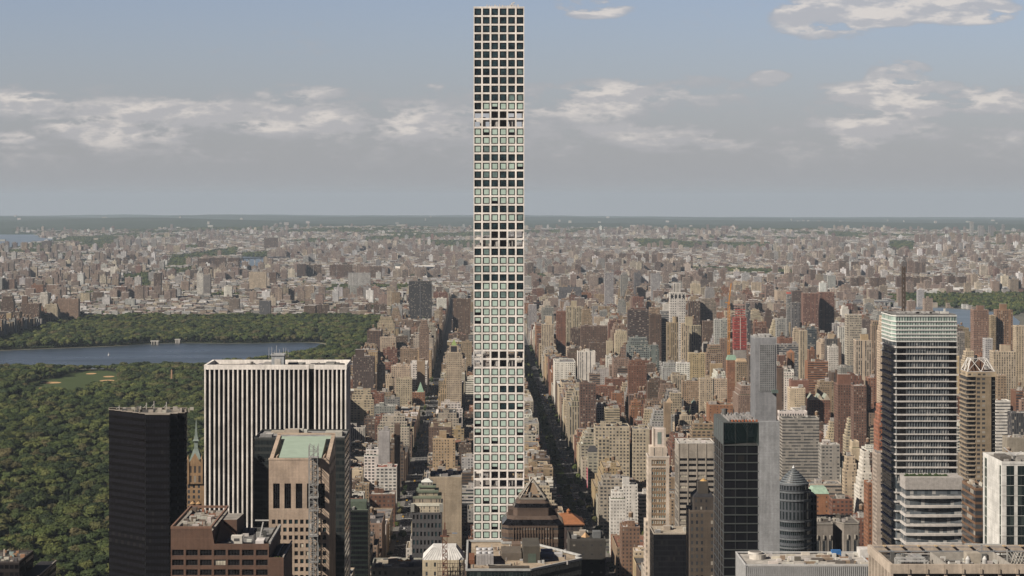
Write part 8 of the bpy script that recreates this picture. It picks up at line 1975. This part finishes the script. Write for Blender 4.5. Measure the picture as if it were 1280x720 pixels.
# yards and streets of the near grid
for s_ in range(60, 118):
    yc = sy(s_) + 40
    for wa, ea, *_ in cols:
        xa, xb = AVE[wa][0] + 48, AVE[ea][0] - 48; x_ = xa
        while x_ < xb:
            if rt_.random() < .55 and not any(l[0] - 3 < x_ < l[1] + 3 and l[2] - 3 < yc < l[3] + 3 for l in LAND): fp.append((x_, yc + rt_.uniform(-6, 6), 2, rt_.uniform(3, 5), rt_.uniform(8, 11), rt_.random() * 6.28))
            x_ += 10
scatter('distant_trees', fp, protos2, 'scattered green trees of the yards and the far woods', 'trees')

# ------------------------------------------------------------------ traffic
def car_mesh(col):
    m = MB(); w_ = .95; L = 2.35
    sec = [(-L, .35, .75), (-L + .25, .30, .92), (-1.35, .28, .98), (-.75, .28, 1.42), (.95, .28, 1.45), (1.55, .28, 1.02), (L - .15, .30, .88), (L, .38, .65)]
    for (a, b, c), (d, e, f) in zip(sec[:-1], sec[1:]):
        cab = 0 if max(c, f) < 1.1 else .14
        mi_ = 2
        m.face([(-w_ + (.14 if c > 1.1 else 0), a, c), (w_ - (.14 if c > 1.1 else 0), a, c), (w_ - (.14 if f > 1.1 else 0), d, f), (-w_ + (.14 if f > 1.1 else 0), d, f)], None, (.03, .035, .04) if abs(c - f) > .3 else col, (0, 0, 0), mi_)
        for s_ in (-1, 1): q = [(s_ * w_, a, b), (s_ * w_, d, e), (s_ * (w_ - (.14 if f > 1.1 else 0)), d, f), (s_ * (w_ - (.14 if c > 1.1 else 0)), a, c)]; m.face(q if s_ > 0 else q[::-1], None, col, (0, 0, 0), mi_)
    m.face([(w_, -L, .35), (-w_, -L, .35), (-w_, -L, .75), (w_, -L, .75)][::-1], None, col, (0, 0, 0), 2); m.face([(-w_, L, .38), (w_, L, .38), (w_, L, .65), (-w_, L, .65)], None, col, (0, 0, 0), 2)
    for s_ in (-1, 1):
        for yy in (-1.45, 1.4): m.box(s_ * .95 - .12, s_ * .95 + .12, yy - .32, yy + .32, .0, .62, (.02, .02, .02), mi=2)
        m.box(s_ * .97 - .005, s_ * .97 + .005, -.65, .9, 1.0, 1.3, (.03, .035, .04), mi=2)
    return m
CARS = []
for cn, col in (('white', (.7, .7, .69)), ('black', (.02, .02, .022)), ('silver', (.4, .41, .42)), ('yellow', (.65, .38, .03)), ('red', (.4, .03, .03)), ('grey', (.16, .16, .17))):
    o = car_mesh(col).build('car', [M_WALL, M_ROOF, M_PAINT]); CARS.append((cn, o.data)); bpy.data.objects.remove(o)
rc = random.Random(14); n = 0
for k in range(900):
    av, lanes = rc.choice([('park', (-14.6, -11.4, -8, 8, 11.4, 14.6)), ('park', (-14.6, -11.4, -8, 8, 11.4, 14.6)), ('madison', (-6.2, -2.4, 2.2, 6.2))])
    x_ = AVE[av][0] + rc.choice(lanes); y_ = rc.uniform(1760, 3600)
    if any(abs(x_ - c[0]) < 2.4 and abs(y_ - c[1]) < 6.5 for c in CARS[6:]): continue
    px = int((CX + F * x_ / y_) / 2); py = int((CY + F * H0 / y_) / 2)
    if py >= GH or zbuf[py, px] < y_: continue
    cn, me = CARS[pick(rc, [(0, 3), (1, 3), (2, 2.5), (3, 2.2), (4, .5), (5, 1.5)])[0]]
    o = bpy.data.objects.new('car', me); COL.objects.link(o); o.location = (x_, y_, .055); o.rotation_euler = (0, 0, 0 if x_ > AVE[av][0] or av == 'madison' else math.pi)
    tag(o, f'small {cn} car in the traffic of the ' + ('wide tree-lined avenue' if av == 'park' else 'dark narrow avenue'), 'car', 'cars in the avenues'); CARS.append((x_, y_)); n += 1
    if n >= 230: break
print('cars', n)

# ------------------------------------------------------------------ the hazy air
hm = bpy.data.materials.new('haze_air'); hm.use_nodes = True; t = NT(hm.node_tree); t.n.clear()
pv = t.node('ShaderNodeVolumePrincipled'); pv.inputs['Color'].default_value = (.425, .52, .64, 1); pv.inputs['Density'].default_value = 2.1e-5; pv.inputs['Anisotropy'].default_value = 0.0
t.l.new(pv.outputs[0], t.node('ShaderNodeOutputMaterial').inputs['Volume'])
hb = MB(); hb.box(-26000, 26000, -500, 61500, -380, 470, bottom=True); ho = hb.build('haze', hm); ho['kind'] = 'stuff'; ho['label'] = 'pale bluish haze in the air over the city'; ho['category'] = 'haze'
